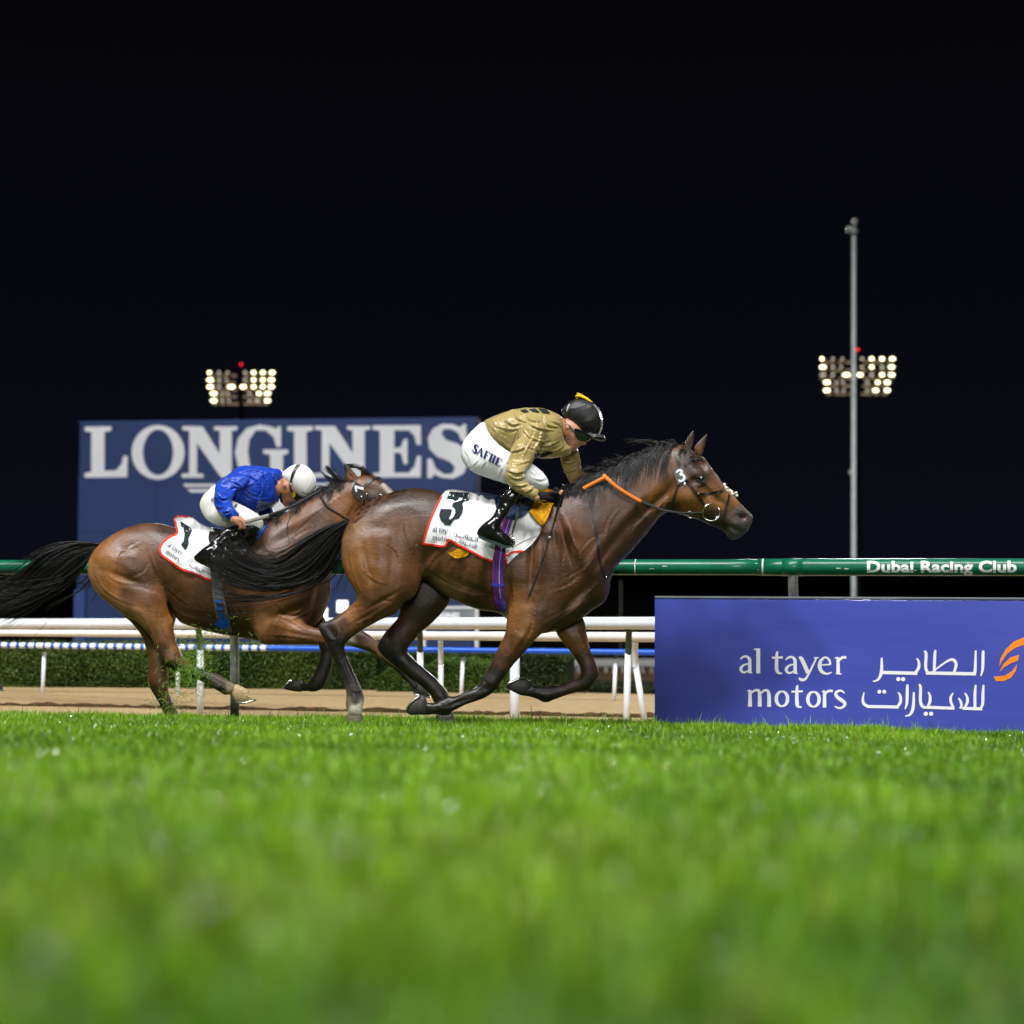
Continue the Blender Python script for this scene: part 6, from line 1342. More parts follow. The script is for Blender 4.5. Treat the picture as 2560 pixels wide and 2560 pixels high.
JL = [[(860, 560), (900, 650), (1000, 690)], [(880, 480), (940, 560), (1060, 600), (1150, 580)], [(950, 430), (1050, 470), (1180, 480)], [(700, 830), (800, 860), (930, 820)], [(710, 920), (800, 950), (880, 930)], [(760, 1000), (830, 1010), (900, 980)], [(800, 1080), (880, 1080), (940, 1050)], [(900, 1150), (950, 1120), (980, 1090)],
      [(740, 720), (840, 700), (960, 640)], [(560, 520), (680, 560), (760, 640)], [(600, 440), (720, 470), (850, 460)], [(650, 350), (760, 420), (850, 400)], [(520, 420), (600, 500), (640, 600)], [(1000, 700), (1080, 680), (1200, 690), (1300, 640)], [(1030, 620), (1120, 640), (1250, 590)], [(1100, 330), (1130, 420), (1250, 440)], [(1180, 380), (1250, 400), (1290, 440)], [(900, 330), (960, 380), (1060, 400)], [(860, 420), (830, 520), (790, 620)], [(1000, 480), (980, 560), (900, 700), (860, 800)], [(1060, 500), (1040, 600), (980, 700)], [(780, 300), (820, 360), (900, 390)],
      [(1300, 780), (1360, 800), (1440, 780)], [(1320, 880), (1390, 890), (1460, 850)], [(1380, 980), (1440, 970), (1500, 940)]]
JL = [[(1100+x/4.2, 960+y/4.2) for x, y in L] for L in JL]
KL = [[(650, 280), (800, 330), (950, 420), (1000, 560)], [(560, 430), (700, 480), (850, 600), (960, 640)], [(400, 600), (480, 700), (560, 720)], [(380, 800), (470, 840), (560, 830)], [(420, 900), (520, 910), (620, 900)], [(480, 960), (560, 960), (640, 930)], [(800, 650), (950, 700), (1150, 690)], [(900, 760), (1050, 760), (1200, 720)], [(1000, 300), (1100, 420), (1130, 560)], [(1180, 330), (1230, 450), (1240, 600)], [(700, 600), (780, 700), (900, 740)], [(620, 330), (560, 400), (470, 470)], [(760, 280), (900, 260), (1080, 300)], [(420, 500), (460, 600), (450, 700)], [(560, 560), (640, 520), (760, 540)], [(1040, 480), (1040, 600), (980, 680)]]
KL = [[(480+x/6, 1130+y/6) for x, y in L] for L in KL]
BL = [[(300, 890), (350, 850), (400, 800)], [(380, 930), (430, 880), (470, 830)], [(600, 1000), (620, 950), (640, 900)], [(900, 900), (960, 930), (1000, 960)], [(960, 870), (1010, 920), (1060, 960)], [(1000, 1000), (1050, 1010), (1100, 1000)], [(930, 840), (960, 860), (980, 900)], [(480, 560), (520, 640), (600, 680)], [(260, 700), (300, 760), (330, 860)]]
BL = [[(1100+x/4.2, 960+y/4.2) for x, y in L] for L in BL]
SK = (.52, .26, .16)
torso = [(1209, 1056), (1233, 1041), (1267, 1029), (1302, 1022), (1352, 1020), (1381, 1028), (1403, 1041), (1410, 1060), (1409, 1088), (1418, 1108), (1429, 1122), (1420, 1137), (1397, 1143), (1362, 1147), (1333, 1144), (1300, 1140), (1271, 1132), (1243, 1116), (1219, 1092), (1213, 1074)]
armN = [(1340, 1048), (1318, 1052), (1306, 1072), (1300, 1094), (1282, 1114), (1271, 1148), (1264, 1184), (1269, 1206), (1288, 1226), (1314, 1240), (1340, 1252), (1351, 1236), (1341, 1222), (1321, 1211), (1311, 1196), (1312, 1180), (1329, 1158), (1344, 1128), (1358, 1096), (1360, 1066)]
armF = [(1395, 1105), (1400, 1141), (1402, 1160), (1416, 1188), (1433, 1218), (1450, 1211), (1482, 1205), (1485, 1191), (1458, 1181), (1451, 1156), (1446, 1124), (1430, 1110)]
seat = [(1209, 1056), (1186, 1072), (1163, 1098), (1152, 1124), (1155, 1148), (1170, 1171), (1195, 1186), (1233, 1199), (1271, 1211), (1300, 1221), (1335, 1226), (1362, 1224), (1372, 1213), (1367, 1195), (1352, 1176), (1326, 1157), (1298, 1141), (1271, 1128), (1243, 1108), (1222, 1080)]
bootp = [(1338, 1222), (1336, 1206), (1318, 1196), (1292, 1204), (1272, 1222), (1253, 1243), (1243, 1267), (1229, 1292), (1210, 1308), (1196, 1322), (1193, 1333), (1197, 1342), (1216, 1350), (1243, 1358), (1264, 1367), (1282, 1366), (1289, 1358), (1278, 1344), (1262, 1332), (1252, 1322), (1254, 1308), (1267, 1289), (1282, 1265), (1302, 1240), (1322, 1230)]
aNy = [(1330, 1070, -.16), (1285, 1130, -.24), (1275, 1195, -.335), (1340, 1238, -.345)]; aFy = [(1410, 1120, .14), (1425, 1180, .19), (1480, 1197, .08)]
sNy = [(1190, 1090, -.095), (1250, 1150, -.13), (1350, 1200, -.205)]; sFy = [(p[0], p[1], -p[2]) for p in sNy]
bNy = [(1325, 1210, -.225), (1270, 1250, -.285), (1215, 1320, -.330), (1280, 1355, -.345)]; bFy = [(p[0], p[1], -p[2]) for p in bNy]
face = [(1404, 1054), (1424, 1044), (1450, 1060), (1474, 1086), (1477, 1094), (1469, 1100), (1466, 1107), (1465, 1113), (1459, 1114), (1452, 1113), (1449, 1118), (1444, 1119), (1442, 1124), (1437, 1129), (1430, 1129), (1421, 1123), (1413, 1108), (1406, 1092), (1400, 1076)]
def hips(sh=0.0, poly=seat, D=DA, ny=sNy, fy=sFy, s=.95): return [inflate(poly, D, ny, s, .005, k=.06, col=SK, shrink=sh), inflate(poly, D, fy, s, .005, k=.10, col=SK, shrink=sh)]
def jacket(sh=0.0): return [inflate(torso, DA, 0., [(1230, 1080, 1.55), (1300, 1080, 1.22), (1380, 1085, 1.20)], .005, k=.03, col=SK, shrink=sh), inflate(armN, DA, aNy, .92, .005, k=.035, col=SK, shrink=sh), inflate(armF, DA, aFy, .85, .005, k=.035, col=SK, shrink=sh)]
def bootsP(sh=0.0): return [inflate(bootp, DA, bNy, .80, .005, k=.02, col=SK, shrink=sh), inflate(bootp, DA, bFy, .80, .005, k=.02, col=SK, shrink=sh)]
head = [inflate(face, DA, 0., [(1420, 1080, .98), (1465, 1108, .55), (1440, 1122, .85)], .003, [(1455, 1100, 8, 6, 45, -.15)], SK, k=.012), caps([(1385, 1070, 0, .062), (1412, 1078, 0, .055)], DA, .03, SK), ell(1418.5, 1068, -.072, .016, .010, .020, DA, 25, .008, SK), ell(1417, 1069, .072, .016, .010, .020, DA, 25, .008, SK)]
def fist(D, kn, tipc, y0, R=.0125, span=.075, thumb=None, palm=None, col=SK, ax=(0, 0)):
    """palm plus four curled fingers side by side, and a thumb; kn = knuckle px, tipc = px round which fingers close"""
    P = [caps(palm, D, .012, col)]
    for i in range(4):
        f = (i-1.5)/3; L = (1.0, 1.1, 1.04, .84)[i]; y = y0+f*span; dx, dy = ax[0]*f, ax[1]*f
        k0 = (kn[0]+dx, kn[1]+dy); t = (tipc[0]+dx, tipc[1]+dy); vx, vy = t[0]-k0[0], t[1]-k0[1]
        P.append(caps([(k0[0], k0[1], y, R*1.08), (k0[0]+vx*1.05*L-vy*.25, k0[1]+vy*1.05*L+vx*.25, y-.004, R), (t[0]+vx*.25*L+vy*-.55, t[1]+vy*.25*L+vx*.55, y+.006, R*.92), (t[0]-vx*.45+vy*-.75, t[1]-vy*.45+vx*.75, y+.012, R*.85)], D, .004, col))
    if thumb: P.append(caps(thumb, D, .006, col))
    return P
hN = fist(DA, (1386, 1236), (1402, 1241), -.335, .0128, .018, [(1366, 1236, -.355, .016), (1384, 1232, -.375, .014), (1401, 1234, -.38, .012)], [(1347, 1238, -.345, .028), (1362, 1243, -.345, .036), (1382, 1244, -.34, .033)], SK, (-4, 26))
hF = fist(DA, (1500, 1192), (1511, 1195), .03, .0115, .060, [(1494, 1188, -.01, .013), (1507, 1182, -.03, .012), (1512, 1184, -.035, .010)], [(1482, 1198, .06, .025), (1498, 1196, .03, .030)], SK, (2, 4))
Body(jacket(.017)+hips(.015)+bootsP(.014)+head+[dict(p, shrink=.004) for p in hN+hF], DA, .0085).mesh('body', M['skin'], jA)
BjJ = Body(jacket(), DA, .0048); BjJ.mesh('jacket', M['gold'], jA, 1, None, creases(JL, .0095, 2.2, DA, crumple(.006, 12, 2.0)))
BjB = Body(hips(), DA, .0058); BjB.mesh('breeches', M['breech'], jA, 1, None, creases(BL, .0045, 2.2, DA, crumple(.003, 14, 5.0)))
for p in bootsP(): Body([p], DA, .0065).mesh('boot', M['boot'], jA, 1, None, crumple(.004, 16, 1.0))
for p in (bNy, bFy):
    sy = p[2][2]; MB().prism([U(q[0], q[1], DA+sy-.036) for q in ((1194, 1336), (1216, 1347), (1243, 1355), (1264, 1364), (1284, 1364), (1282, 1368), (1262, 1371), (1240, 1362), (1214, 1353), (1197, 1345))], [U(q[0], q[1], DA+sy+.036) for q in ((1194, 1336), (1216, 1347), (1243, 1355), (1264, 1364), (1284, 1364), (1282, 1368), (1262, 1371), (1240, 1362), (1214, 1353), (1197, 1345))]).build('boot_sole', M['sole'], jA)
gl = Body(hN, DA, .0045).mesh('glove', M['glove'], jA); Body(hF, DA, .0045).mesh('glove', M['glove'], jA)
Body([caps([(1401, 1233.5, -.382, .0125), (1404, 1229, -.384, .0115)], DA, .004)], DA, .003).mesh('thumb_tip', M['skin'], jA)
Body([caps([(1343, 1244, -.345, .029), (1351, 1240, -.345, .028)], DA, .004)], DA, .004).mesh('bare_wrist', M['skin'], jA)
BhN = Body(hN, DA, .005); cc = BhN.drape([(1362+9*math.cos(t), 1256+4.5*math.sin(t)+.25*9*math.cos(t)) for t in np.linspace(0, 2*math.pi, 20)], .003)
MB().tube(cc, .0022, 6, False).build('glove_vent', M['chamois'], jA, True)
# cap, goggles, straps
helm = [(1404, 1026), (1416, 1011), (1438, 998), (1456, 997), (1473, 1002), (1494, 1017), (1505, 1038), (1507, 1060), (1503, 1078), (1496, 1088), (1482, 1090), (1460, 1081), (1440, 1070), (1424, 1052), (1409, 1040)]
visor = [(1438, 1068), (1462, 1078), (1490, 1086), (1504, 1086), (1513, 1095), (1514, 1100), (1506, 1103), (1484, 1098), (1460, 1086), (1440, 1075)]
Bcap = Body([inflate(helm, DA, 0., .92, .004, k=.01), inflate(visor, DA, 0., 3.0, .003, k=.008)], DA, .0055)
Bcap.mesh('cap', M['cap'], jA, 1, None, crumple(.003, 20, 3.0))
ribbon(MB(), Bcap, [(1484, 1010), (1495, 1024), (1503, 1042), (1505, 1060), (1502, 1076), (1497, 1086)], [2.5, 4, 4.5, 4, 3], .003, .003).build('piping', M['piping'], jA)
ribbon(MB(), Bcap, [(1424, 1010), (1419, 1020), (1417, 1030)], 4, .003, .003).build('piping', M['piping'], jA)
ribbon(MB(), Bcap, [(1417, 1028), (1420, 1042), (1430, 1058), (1446, 1071), (1470, 1083), (1490, 1090)], 7, .004, .003, mirror=True).build('cap_band', M['leather'], jA)
m = MB()
for i in range(22):
    a = rg.normal(0, 1.0, 2); y = rg.normal(0, .012); tube3(m, DA, [(1483+a[0]*.3, 1009+a[1]*.3, y*.2), (1468+a[0], 999+a[1]*1.2, y), (1453+a[0]*1.4, 992+a[1]*2, y*1.3), (1441+a[0]*1.5, 990+a[1]*3.6, y*1.6)], [.004, .006, .006, .004], 5, 1.0, 2)
m.build('tassel', M['yellow'], jA, True)
Bhd = Body(head[:2], DA, .005)
draped_poly([(1436, 1072), (1450, 1074), (1468, 1086), (1475, 1094), (1470, 1101), (1461, 1103), (1448, 1100), (1440, 1090)], Bhd, .012, 'goggles', M['lens'], jA, None, 4, 2.5)
Body([inflate([(1437, 1070), (1455, 1078), (1477, 1092), (1475, 1100), (1463, 1104), (1450, 1100), (1440, 1090)], DA, 0., 1.25, .003, k=.006)], DA, .004).mesh('goggles', M['lens'], jA)
ribbon(MB(), Bhd, [(1411, 1047), (1414, 1058), (1424, 1066), (1436, 1078)], 5, .010, .003, mirror=True).build('goggle_strap', M['leather'], jA)
draped_poly([(1408, 1046), (1413, 1049), (1413, 1062), (1414, 1076), (1422, 1072), (1426, 1078), (1418, 1089), (1411, 1090), (1407, 1076)], Bhd, .012, 'ear_pad', M['tan'], jA, None, 3, 3)
ribbon(MB(), Bhd, [(1412, 1086), (1411, 1096), (1414, 1110), (1422, 1123)], 3.5, .006, .003, mirror=True).build('chin_strap', M['leather'], jA)
ribbon(MB(), Bhd, [(1449, 1117), (1443, 1115), (1435, 1111)], [1.5, 3, 1.5], .0025, .001, mirror=True).build('mouth', M['lip'], jA)
ribbon(MB(), Bhd, [(1448, 1117), (1444, 1116), (1440, 1114)], 1.4, .0045, .001).build('teeth', M['teeth'], jA)
ribbon(MB(), BjJ, [(1402, 1044), (1408, 1062), (1408, 1086), (1412, 1104)], 8, .006, .004, mirror=True).build('collar', M['gold'], jA)
ribbon(MB(), BjJ, [(1338, 1227), (1332, 1240), (1328, 1247)], 5, .008, .003).build('cuff', M['gold'], jA)
for P in ([(1300, 1025), (1314, 1023), (1322, 1028), (1312, 1031)], [(1322, 1023), (1338, 1021), (1350, 1030), (1334, 1029)], [(1345, 1020), (1366, 1023), (1376, 1033), (1356, 1030)]): draped_poly(P, BjJ, .012, 'back_emblem', M['inkdark'], jA, None, 0, 3)
draped_poly([(1336, 1133), (1352, 1134), (1376, 1129), (1382, 1133), (1360, 1143), (1338, 1143)], BjJ, .010, 'chest_patch', M['inkdark'], jA, None, 0, 3)
SAFHE = [[(10, 74, 10), (14, 90, 10), (30, 96, 14), (42, 80, 20), (34, 58, 26), (18, 40, 24), (14, 20, 18), (28, 6, 12), (42, 12, 9), (44, 26, 8)],
         [(56, 96, 7), (76, 6, 9)], [(74, 4, 14), (88, 50, 20), (100, 96, 22)], [(62, 64, 7), (92, 64, 7)], [(50, 97, 6), (66, 97, 6)], [(88, 97, 6), (112, 97, 6)],
         [(128, 6, 20), (128, 96, 20)], [(118, 8, 7), (164, 8, 8)], [(164, 6, 6), (164, 26, 6)], [(130, 50, 7), (152, 50, 8)], [(118, 97, 6), (142, 97, 6)],
         [(182, 6, 20), (182, 96, 20)], [(212, 6, 20), (212, 96, 20)], [(182, 52, 7), (212, 52, 7)], [(170, 7, 6), (224, 7, 6)], [(170, 97, 6), (224, 97, 6)],
         [(244, 6, 20), (244, 96, 20)], [(234, 8, 7), (282, 8, 8)], [(282, 6, 6), (282, 28, 6)], [(246, 52, 7), (268, 52, 8)], [(234, 96, 7), (284, 96, 8)], [(284, 74, 6), (284, 98, 6)]]
draped_strokes(SAFHE, (1178, 1128, .250, .142, -.078, .205, 0, 100), BjB, .007, 'lettering', M['inknavy'], jA)
wp = thing('whip', tuple(U(1350, 1490, DA-.25)), 'black riding whip hanging from the near gloved hand of the gold jockey', 'whip')
tube3(MB(), DA, [(1410, 1214, -.365), (1403, 1240, -.352), (1396, 1266, -.350), (1386, 1305, -.345)], [.011, .010, .009, .006], 10).build('handle', M['whipm'], wp, True)
tube3(MB(), DA, [(1411.5, 1211.5, -.366), (1409.5, 1217, -.364)], .014, 12).build('knob', M['whipm'], wp, True)
tube3(MB(), DA, [(1386, 1303, -.345), (1374, 1345, -.342), (1362, 1385, -.34), (1350, 1418, -.338)], [.0055, .005, .005, .0055], 8).build('shaft', M['whipm'], wp, True)
tube3(MB(), DA, [(1374.5, 1341, -.342), (1373, 1347, -.342)], .0068, 8).build('collar', M['whipc'], wp, True)
tube3(MB(), DA, [(1351, 1414, -.338), (1344, 1435, -.336), (1333, 1465, -.335), (1322, 1492, -.335)], [.008, .013, .014, .015], 8, .45).build('flap', M['whipm'], wp, True)

# ------------------------------------------------------------------ rear horse: tack
br = thing('bridle', tuple(U(930, 1300, DB)), 'black leather bridle with number 1 plate on the rear horse head', 'bridle')
strap(BB, [(878, 1200), (884, 1212), (888, 1222)], 7, 'headpiece', M['leather'], br); strap(BB, [(909, 1219), (918, 1208), (930, 1198), (942, 1194), (951, 1197)], 7, 'browband', M['leather'], br)
strap(BB, [(912, 1230), (911, 1250), (908, 1270), (905, 1286)], 4, 'throat_latch', M['leather'], br); strap(BB, [(912, 1228), (921, 1242), (930, 1256), (948, 1276), (970, 1294)], 6, 'cheek_strap', M['leather'], br)
strap(BB, [(950, 1274), (972, 1262), (996, 1246)], 6, 'noseband', M['leather'], br)
pl, yp = plate(BB, [(889, 1204), (909, 1217), (905, 1247), (896, 1251), (878, 1232), (880, 1222)], .006, 'number_plate', M['leather'], br)
place_strokes([[(887, 1216, 6.5), (909, 1222, 6.5)], [(888, 1215, 5), (891, 1229, 4.5)]], lambda x, y: U(x, y, yp-.001), Vector((0, -1, 0)), 'number', M['print'], pl)
for q in ((903, 1241), (917, 1236)): c = BB.drape([q], .024)[0]; MB().ball(c, .008, 8, 6).build('buckle', M['metal'], br, True)
rn = thing('reins', tuple(U(740, 1310, DB)), 'grey and black reins of the rear horse pulled tight to the bare hand', 'reins')
tube3(MB(), DB, [(606, 1307, -.37), (640, 1298, -.35), (672, 1289, -.30)], .014, 8, .4).build('rein_grip', M['reing'], rn, True)
onB = lambda P, mn: [(p[0], p[1], min(p[2], float(BB.drape([(p[0], p[1])], mn)[0][1]-DB))) for p in P]
tube3(MB(), DB, onB([(670, 1289, -.30), (726, 1268, -.22), (770, 1244, -.17), (803, 1226, -.13)], .014), .009, 8, .4).build('rein_strap', M['rein'], rn, True)
tube3(MB(), DB, onB([(801, 1238, -.12), (806, 1250, -.13), (820, 1268, -.14), (845, 1284, -.15), (868, 1297, -.15), (900, 1305, -.14), (950, 1305, -.1)], .012), .011, 8, .5).build('rein_strap', M['rein'], rn, True)
tube3(MB(), DB, onB([(727, 1288, -.17), (719, 1310, -.18), (719, 1335, -.19), (726, 1362, -.2)], .008), [.006, .006, .005, .002], 8, .5).build('rein_end', M['rein'], rn, True)
def foldB(x, y):
    u = np.asarray(x, float); v = np.asarray(y, float); return .006*np.sin(u*.12-v*.06+1)*np.clip((v-1300)/40, 0, 1)+.004*np.sin(u*.05+v*.16)+.005+.010*np.exp(-((u-455)/10)**2-((v-1345)/14)**2)
sc_ = thing('saddle_cloth', tuple(U(480, 1440, DB)), 'white red-edged saddle cloth with black 1, its back corner flapping up, on rear horse', 'saddle cloth', 'racing saddle cloths')
LB = [(436, 1296), (440, 1312), (444, 1326), (440, 1335), (425, 1342), (407, 1357), (400, 1374), (404, 1388)]
patch(BB, coons([(436, 1296), (446, 1289), (477, 1292), (500, 1308), (525, 1320), (570, 1326), (630, 1320)], [(404, 1388), (428, 1404), (450, 1420), (487, 1434), (525, 1449), (556, 1453)], LB, [(630, 1320), (622, 1360), (600, 1400), (575, 1435), (556, 1453)], 50, 34), .012, .006, foldB).build('cloth', M['cloth'], sc_, True)
edge_ribbon(BB, LB, 5, .0145, foldB, 'binding', M['red'], sc_); edge_ribbon(BB, [(404, 1388), (428, 1404), (450, 1420), (487, 1434), (525, 1449), (556, 1453)], 5, .0145, foldB, 'binding', M['red'], sc_); edge_ribbon(BB, [(437, 1295), (446, 1290), (460, 1291), (477, 1293)], 4, .0145, foldB, 'binding', M['red'], sc_)
draped_poly([(450, 1303), (458, 1307), (476, 1318), (480, 1326), (472, 1346), (473, 1358), (468, 1368), (462, 1375), (453, 1361), (460, 1352), (462, 1335), (459, 1322), (454, 1316)], BB, .0175, 'number', M['inkdark'], sc_, foldB, 0, 4)
ca, sa = math.cos(.56)*.0605, math.sin(.56)*.0605
draped_strokes(AL_TAYER, (418, 1365, ca, sa, -sa*1.1, ca*1.2, 72, 270), BB, .0175, 'lettering', M['inknavy'], sc_, foldB); draped_strokes(MOTORS, (414, 1383, ca, sa, -sa*1.1, ca*1.2, 126, 490), BB, .0175, 'lettering', M['inknavy'], sc_, foldB)
draped_strokes(ARABIC, (472, 1404, .050, .026, -.024, .052, 900, 120), BB, .0175, 'lettering', M['inknavy'], sc_, foldB)
sd = thing('saddle', tuple(U(560, 1440, DB)), 'small black racing saddle on the rear horse with grey girth and blue straps', 'saddle', 'racing saddles')
Body([inflate([(470, 1307), (500, 1314), (545, 1321), (600, 1326), (640, 1312), (652, 1322), (640, 1338), (590, 1344), (540, 1332), (500, 1322)], DB, 0, 2.4, .004, k=.01)], DB, .007).mesh('seat', M['leather'], sd)
patch(BB, coons([(524, 1328), (580, 1330), (642, 1336)], [(526, 1362), (580, 1372), (622, 1368)], [(524, 1328), (521, 1345), (526, 1362)], [(642, 1336), (636, 1352), (622, 1368)], 16, 10), .044, .006, None, True).build('flap', M['leather'], sd, True)
patch(BB, coons([(640, 1316), (656, 1312), (668, 1312)], [(628, 1336), (640, 1345), (645, 1350)], [(640, 1316), (634, 1326), (628, 1336)], [(668, 1312), (656, 1330), (645, 1350)], 8, 8), .012, .005, None, True).build('under_cloth', M['bluecl'], sd, True)
strap(BB, [(535, 1400), (540, 1435), (544, 1480), (551, 1520), (560, 1560), (568, 1584)], [26, 27, 27, 28, 28, 24], 'girth', M['g_grey'], sd, .036, inner=.015)
strap(BB, [(545, 1500), (549, 1520), (553, 1540), (558, 1565)], [11, 12, 12, 13], 'girth_strap', M['g_strap'], sd, .042, False); strap(BB, [(543, 1552), (556, 1560), (573, 1555)], 22, 'girth_strap', M['g_strap'], sd, .040, False)
for q in ((549, 1511), (552, 1528)): strap(BB, [(q[0]-10, q[1]-1), (q[0], q[1]), (q[0]+10, q[1]-1)], 5, 'girth_buckle', M['brownlea'], sd, .045, False)
tube3(MB(), DB, [(566, 1362, -.30), (562, 1385, -.36), (556, 1400, -.37)], .017, 8, .35).build('stirrup_leather', M['reing'], sd, True)
tube3(MB(), DB, [(552, 1396, -.40), (564, 1410, -.39), (560, 1424, -.36), (546, 1422, -.33)], .006, 8).build('stirrup_iron', M['metal'], sd, True)

# ------------------------------------------------------------------ rider of the rear horse
jB = thing('person', tuple(U(590, 1420, DB)), 'jockey in royal blue silks and white helmet, face down behind the rear horse neck', 'person', 'jockeys')
SK = (.44, .20, .115)
torsoB = [(538, 1212), (547, 1203), (567, 1191), (588, 1175), (602, 1167), (630, 1165), (663, 1167), (688, 1171), (704, 1176), (702, 1195), (697, 1213), (697, 1230), (698, 1246), (695, 1255), (680, 1265), (660, 1273), (643, 1279), (627, 1275), (605, 1264), (580, 1256), (556, 1240)]
armB = [(568, 1192), (548, 1203), (538, 1215), (537, 1238), (536, 1260), (543, 1276), (555, 1288), (577, 1301), (598, 1291), (590, 1277), (581, 1261), (580, 1246), (590, 1229), (612, 1216), (622, 1196), (604, 1184)]
armBF = [(640, 1235), (640, 1270), (650, 1290), (672, 1300), (690, 1290), (680, 1270), (690, 1250), (680, 1232)]
seatB = [(540, 1211), (519, 1227), (505, 1245), (500, 1263), (505, 1281), (518, 1298), (537, 1310), (558, 1317), (590, 1322), (630, 1328), (650, 1326), (658, 1316), (658, 1303), (650, 1290), (630, 1277), (605, 1262), (580, 1248), (562, 1222)]
bootB = [(650, 1316), (649, 1328), (630, 1338), (602, 1350), (578, 1362), (566, 1380), (568, 1398), (560, 1414), (550, 1421), (530, 1423), (512, 1414), (491, 1404), (485, 1394), (492, 1385), (507, 1371), (520, 1362), (530, 1353), (538, 1344), (552, 1328), (578, 1316), (620, 1306), (640, 1306)]
faceB = [(700, 1200), (712, 1192), (735, 1205), (752, 1228), (752, 1240), (748, 1248), (744, 1254), (741, 1259), (734, 1258), (728, 1257), (724, 1260), (721, 1264), (716, 1267), (710, 1265), (704, 1256), (700, 1240), (697, 1220)]
bnyB = [(560, 1200, -.15), (540, 1250, -.26), (590, 1292, -.345)]; snyB = [(530, 1240, -.095), (580, 1290, -.15), (650, 1308, -.21)]; byB = [(640, 1318, -.23), (580, 1350, -.29), (510, 1395, -.335)]
neg = lambda L: [(p[0], p[1], -p[2]) for p in L]
def jkB(sh=0.): return [inflate(torsoB, DB, 0., [(560, 1225, 1.5), (640, 1220, 1.15), (690, 1220, 1.15)], .005, k=.03, col=SK, shrink=sh), inflate(armB, DB, bnyB, .9, .005, k=.035, col=SK, shrink=sh), inflate(armBF, DB, [(660, 1240, .14), (670, 1290, .16)], .9, .005, k=.03, col=SK, shrink=sh)]
headB = [inflate(faceB, DB, 0., [(712, 1225, .98), (742, 1252, .55), (718, 1260, .85)], .003, (), SK, k=.012), caps([(685, 1215, 0, .062), (706, 1222, 0, .056)], DB, .03, SK), ell(712, 1213, -.076, .016, .010, .020, DB, 20, .008, SK), ell(712, 1213, .076, .016, .010, .020, DB, 20, .008, SK)]
def handB(y0, col): return [caps([(586, 1299, y0, .030), (598, 1304, y0-.004, .034)], DB, .014, col)]+[caps([(601+dx, 1300+dy, y0-.012, .0125), (610+dx*.8, 1306+dy, y0-.026, .0118), (609+dx*.5, 1316+dy*.7, y0-.022, .0108), (602+dx*.3, 1318+dy*.6, y0-.008, .0098)], DB, .0035, col) for dx, dy in ((2, -1), (-3.5, 2.5), (-9, 4.5), (-13.5, 5.5))]+[caps([(598, 1298, y0-.024, .013), (607, 1303, y0-.036, .0115), (612, 1313, y0-.036, .010), (612, 1321, y0-.030, .009)], DB, .005, col)]
Body(jkB(.017)+hips(.015, seatB, DB, snyB, neg(snyB), .95)+[inflate(bootB, DB, byB, .8, .005, k=.02, col=SK, shrink=.012), inflate(bootB, DB, neg(byB), .8, .005, k=.02, col=SK, shrink=.012)]+headB+handB(-.36, SK), DB, .0062).mesh('body', M['skin2'], jB)
BkJ = Body(jkB(), DB, .0050); BkJ.mesh('jacket', M['bsilk'], jB, 1, None, creases(KL, .0085, 2.0, DB, crumple(.006, 12, 8.0)))
BkB = Body(hips(0., seatB, DB, snyB, neg(snyB), .95), DB, .0078); BkB.mesh('breeches', M['breech2'], jB, 1, None, crumple(.004, 11, 4.0))
for ys in (byB, neg(byB)): Body([inflate(bootB, DB, ys, .8, .005, k=.02)], DB, .0068).mesh('boot', M['boot'], jB, 1, None, crumple(.004, 16, 6.0))
helmB = [(700, 1188), (713, 1175), (730, 1164), (750, 1160), (770, 1167), (784, 1184), (790, 1202), (789, 1217), (782, 1234), (773, 1245), (761, 1245), (744, 1237), (730, 1221), (719, 1208), (708, 1197)]
Bcb = Body([inflate(helmB, DB, 0., .92, .004, k=.01)], DB, .0058); Bcb.mesh('helmet', M['capw'], jB)
for dx in (0, 6): ribbon(MB(), Bcb, [(744+dx, 1161), (735+dx*.8, 1174), (729+dx*.5, 1190), (726, 1208)], 3.6, .004, .002).build('helmet_strap', M['leather'], jB)
ribbon(MB(), Bcb, [(783, 1186), (776, 1208), (764, 1228), (752, 1240)], 1.0, .002, .001).build('seam', M['cloth'], jB)
V, Fc = text_mesh('Jockey', 1.0, .02); V = V[:, :2]*1.0
V = V-V.min(0); V = V/V[:, 0].max(); W = Bcb.drape([(755+v[0]*18-v[1]*4, 1233+v[0]*6-v[1]*14) for v in V], .004); mk('lettering', W, Fc, M['inkdark'], jB, False)['kind'] = 'stuff'
Bhb = Body(headB[:2], DB, .005)
Body([inflate([(722, 1222), (735, 1222), (752, 1236), (752, 1246), (742, 1251), (730, 1249), (722, 1238)], DB, 0., 1.25, .003, k=.006)], DB, .004).mesh('goggles', M['lens'], jB)
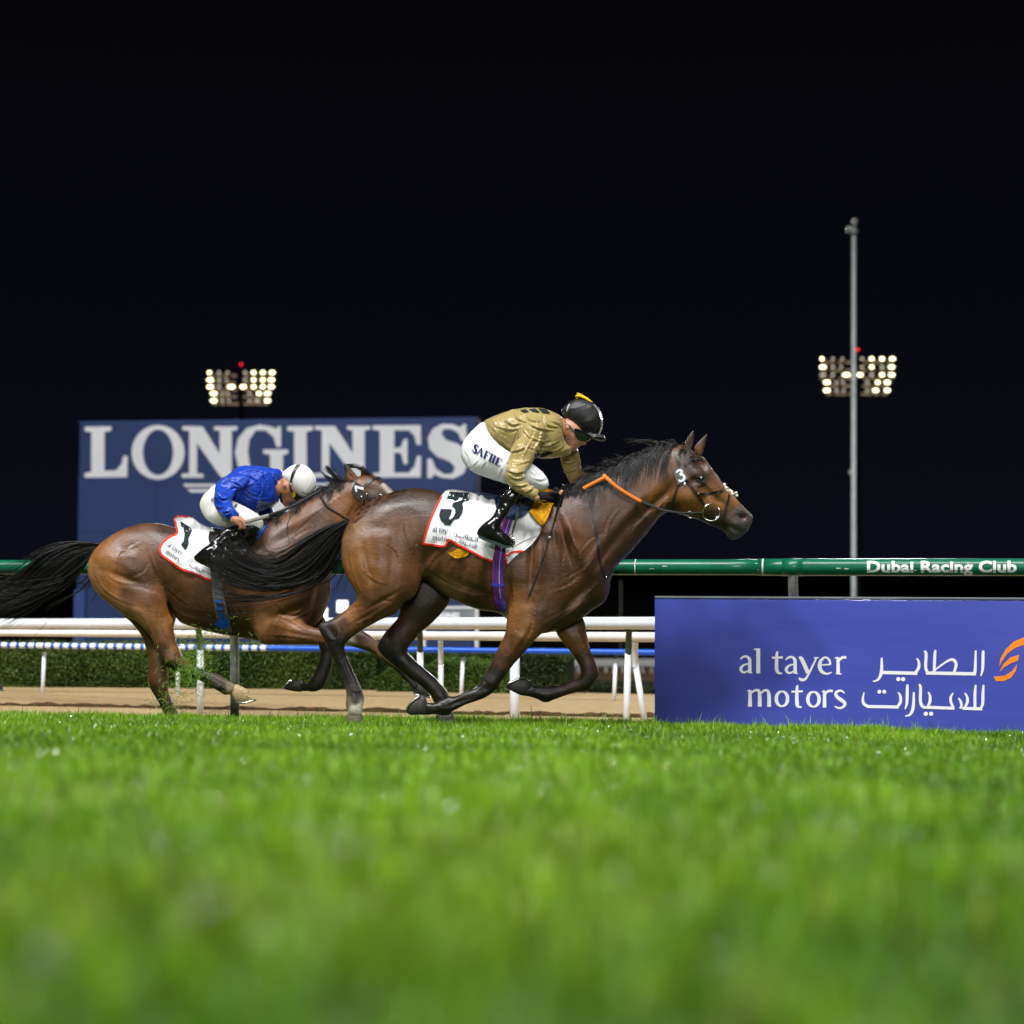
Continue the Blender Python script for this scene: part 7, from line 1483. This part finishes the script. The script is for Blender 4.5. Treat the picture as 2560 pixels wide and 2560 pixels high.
Bg = Body([inflate([(722, 1222), (735, 1222), (752, 1236), (752, 1246), (742, 1251), (730, 1249), (722, 1238)], DB, 0., 1.25, .003, k=.006)], DB, .004)
draped_strokes([disc(732.5, 1238, 6.3)], (0, 0, 1, 0, 0, 1, 0, 0), Bg, .004, 'goggle_stud', M['lensy'], jB)
ribbon(MB(), Bhb, [(724, 1208), (726, 1218), (730, 1230)], 6, .016, .003, mirror=True).build('goggle_strap', M['leather'], jB)
c = Bhb.drape([(726, 1212)], .02)[0]; MB().ball(c, .009, 10, 8).build('strap_stud', M['metal'], jB, True)
draped_poly([(702, 1198), (709, 1199), (708, 1214), (711, 1226), (720, 1222), (723, 1228), (712, 1236), (704, 1232), (701, 1214)], Bhb, .012, 'ear_pad', M['tan'], jB, None, 3, 3)
ribbon(MB(), Bhb, [(703, 1232), (701, 1244), (704, 1256)], 5, .006, .003, mirror=True).build('chin_strap', M['leather'], jB)
ribbon(MB(), Bhb, [(727, 1258), (721, 1257), (714, 1255)], [1.4, 2.4, 1.2], .0025, .001, mirror=True).build('mouth', M['lip'], jB)
ribbon(MB(), Bcb, [(702, 1190), (700, 1196), (702, 1203)], 3, .004, .003).build('cap_edge', M['capw'], jB)
ribbon(MB(), BkJ, [(703, 1178), (700, 1200), (698, 1225), (699, 1245)], 7, .006, .004, mirror=True).build('collar', M['bsilk'], jB)
for body_, x0, y0, wd, ht, sl in (('Emirates', 645, 1262, 40, 13, -6), ('FLY', 640, 1271, 22, 9, -3)):
    V, Fc = text_mesh(body_, 1.0, .02); V = V[:, :2]; V = (V-V.min(0)); V = V/V.max(0)
    W = BkJ.drape([(x0+v[0]*wd+v[1]*3, y0+v[0]*6-v[1]*ht) for v in V], .022); mk('lettering', W, Fc, M['reing'], jB, False)['kind'] = 'stuff'
draped_strokes([SAFHE[i] for i in (11, 12, 13)], (584, 1268, .10, .055, -.05, .10, 170, 100), BkB, .007, 'lettering', M['inknavy'], jB)
draped_strokes(SAFHE[:2], (526, 1252, .10, .03, -.03, .08, 0, 100), BkB, .007, 'lettering', M['inknavy'], jB)
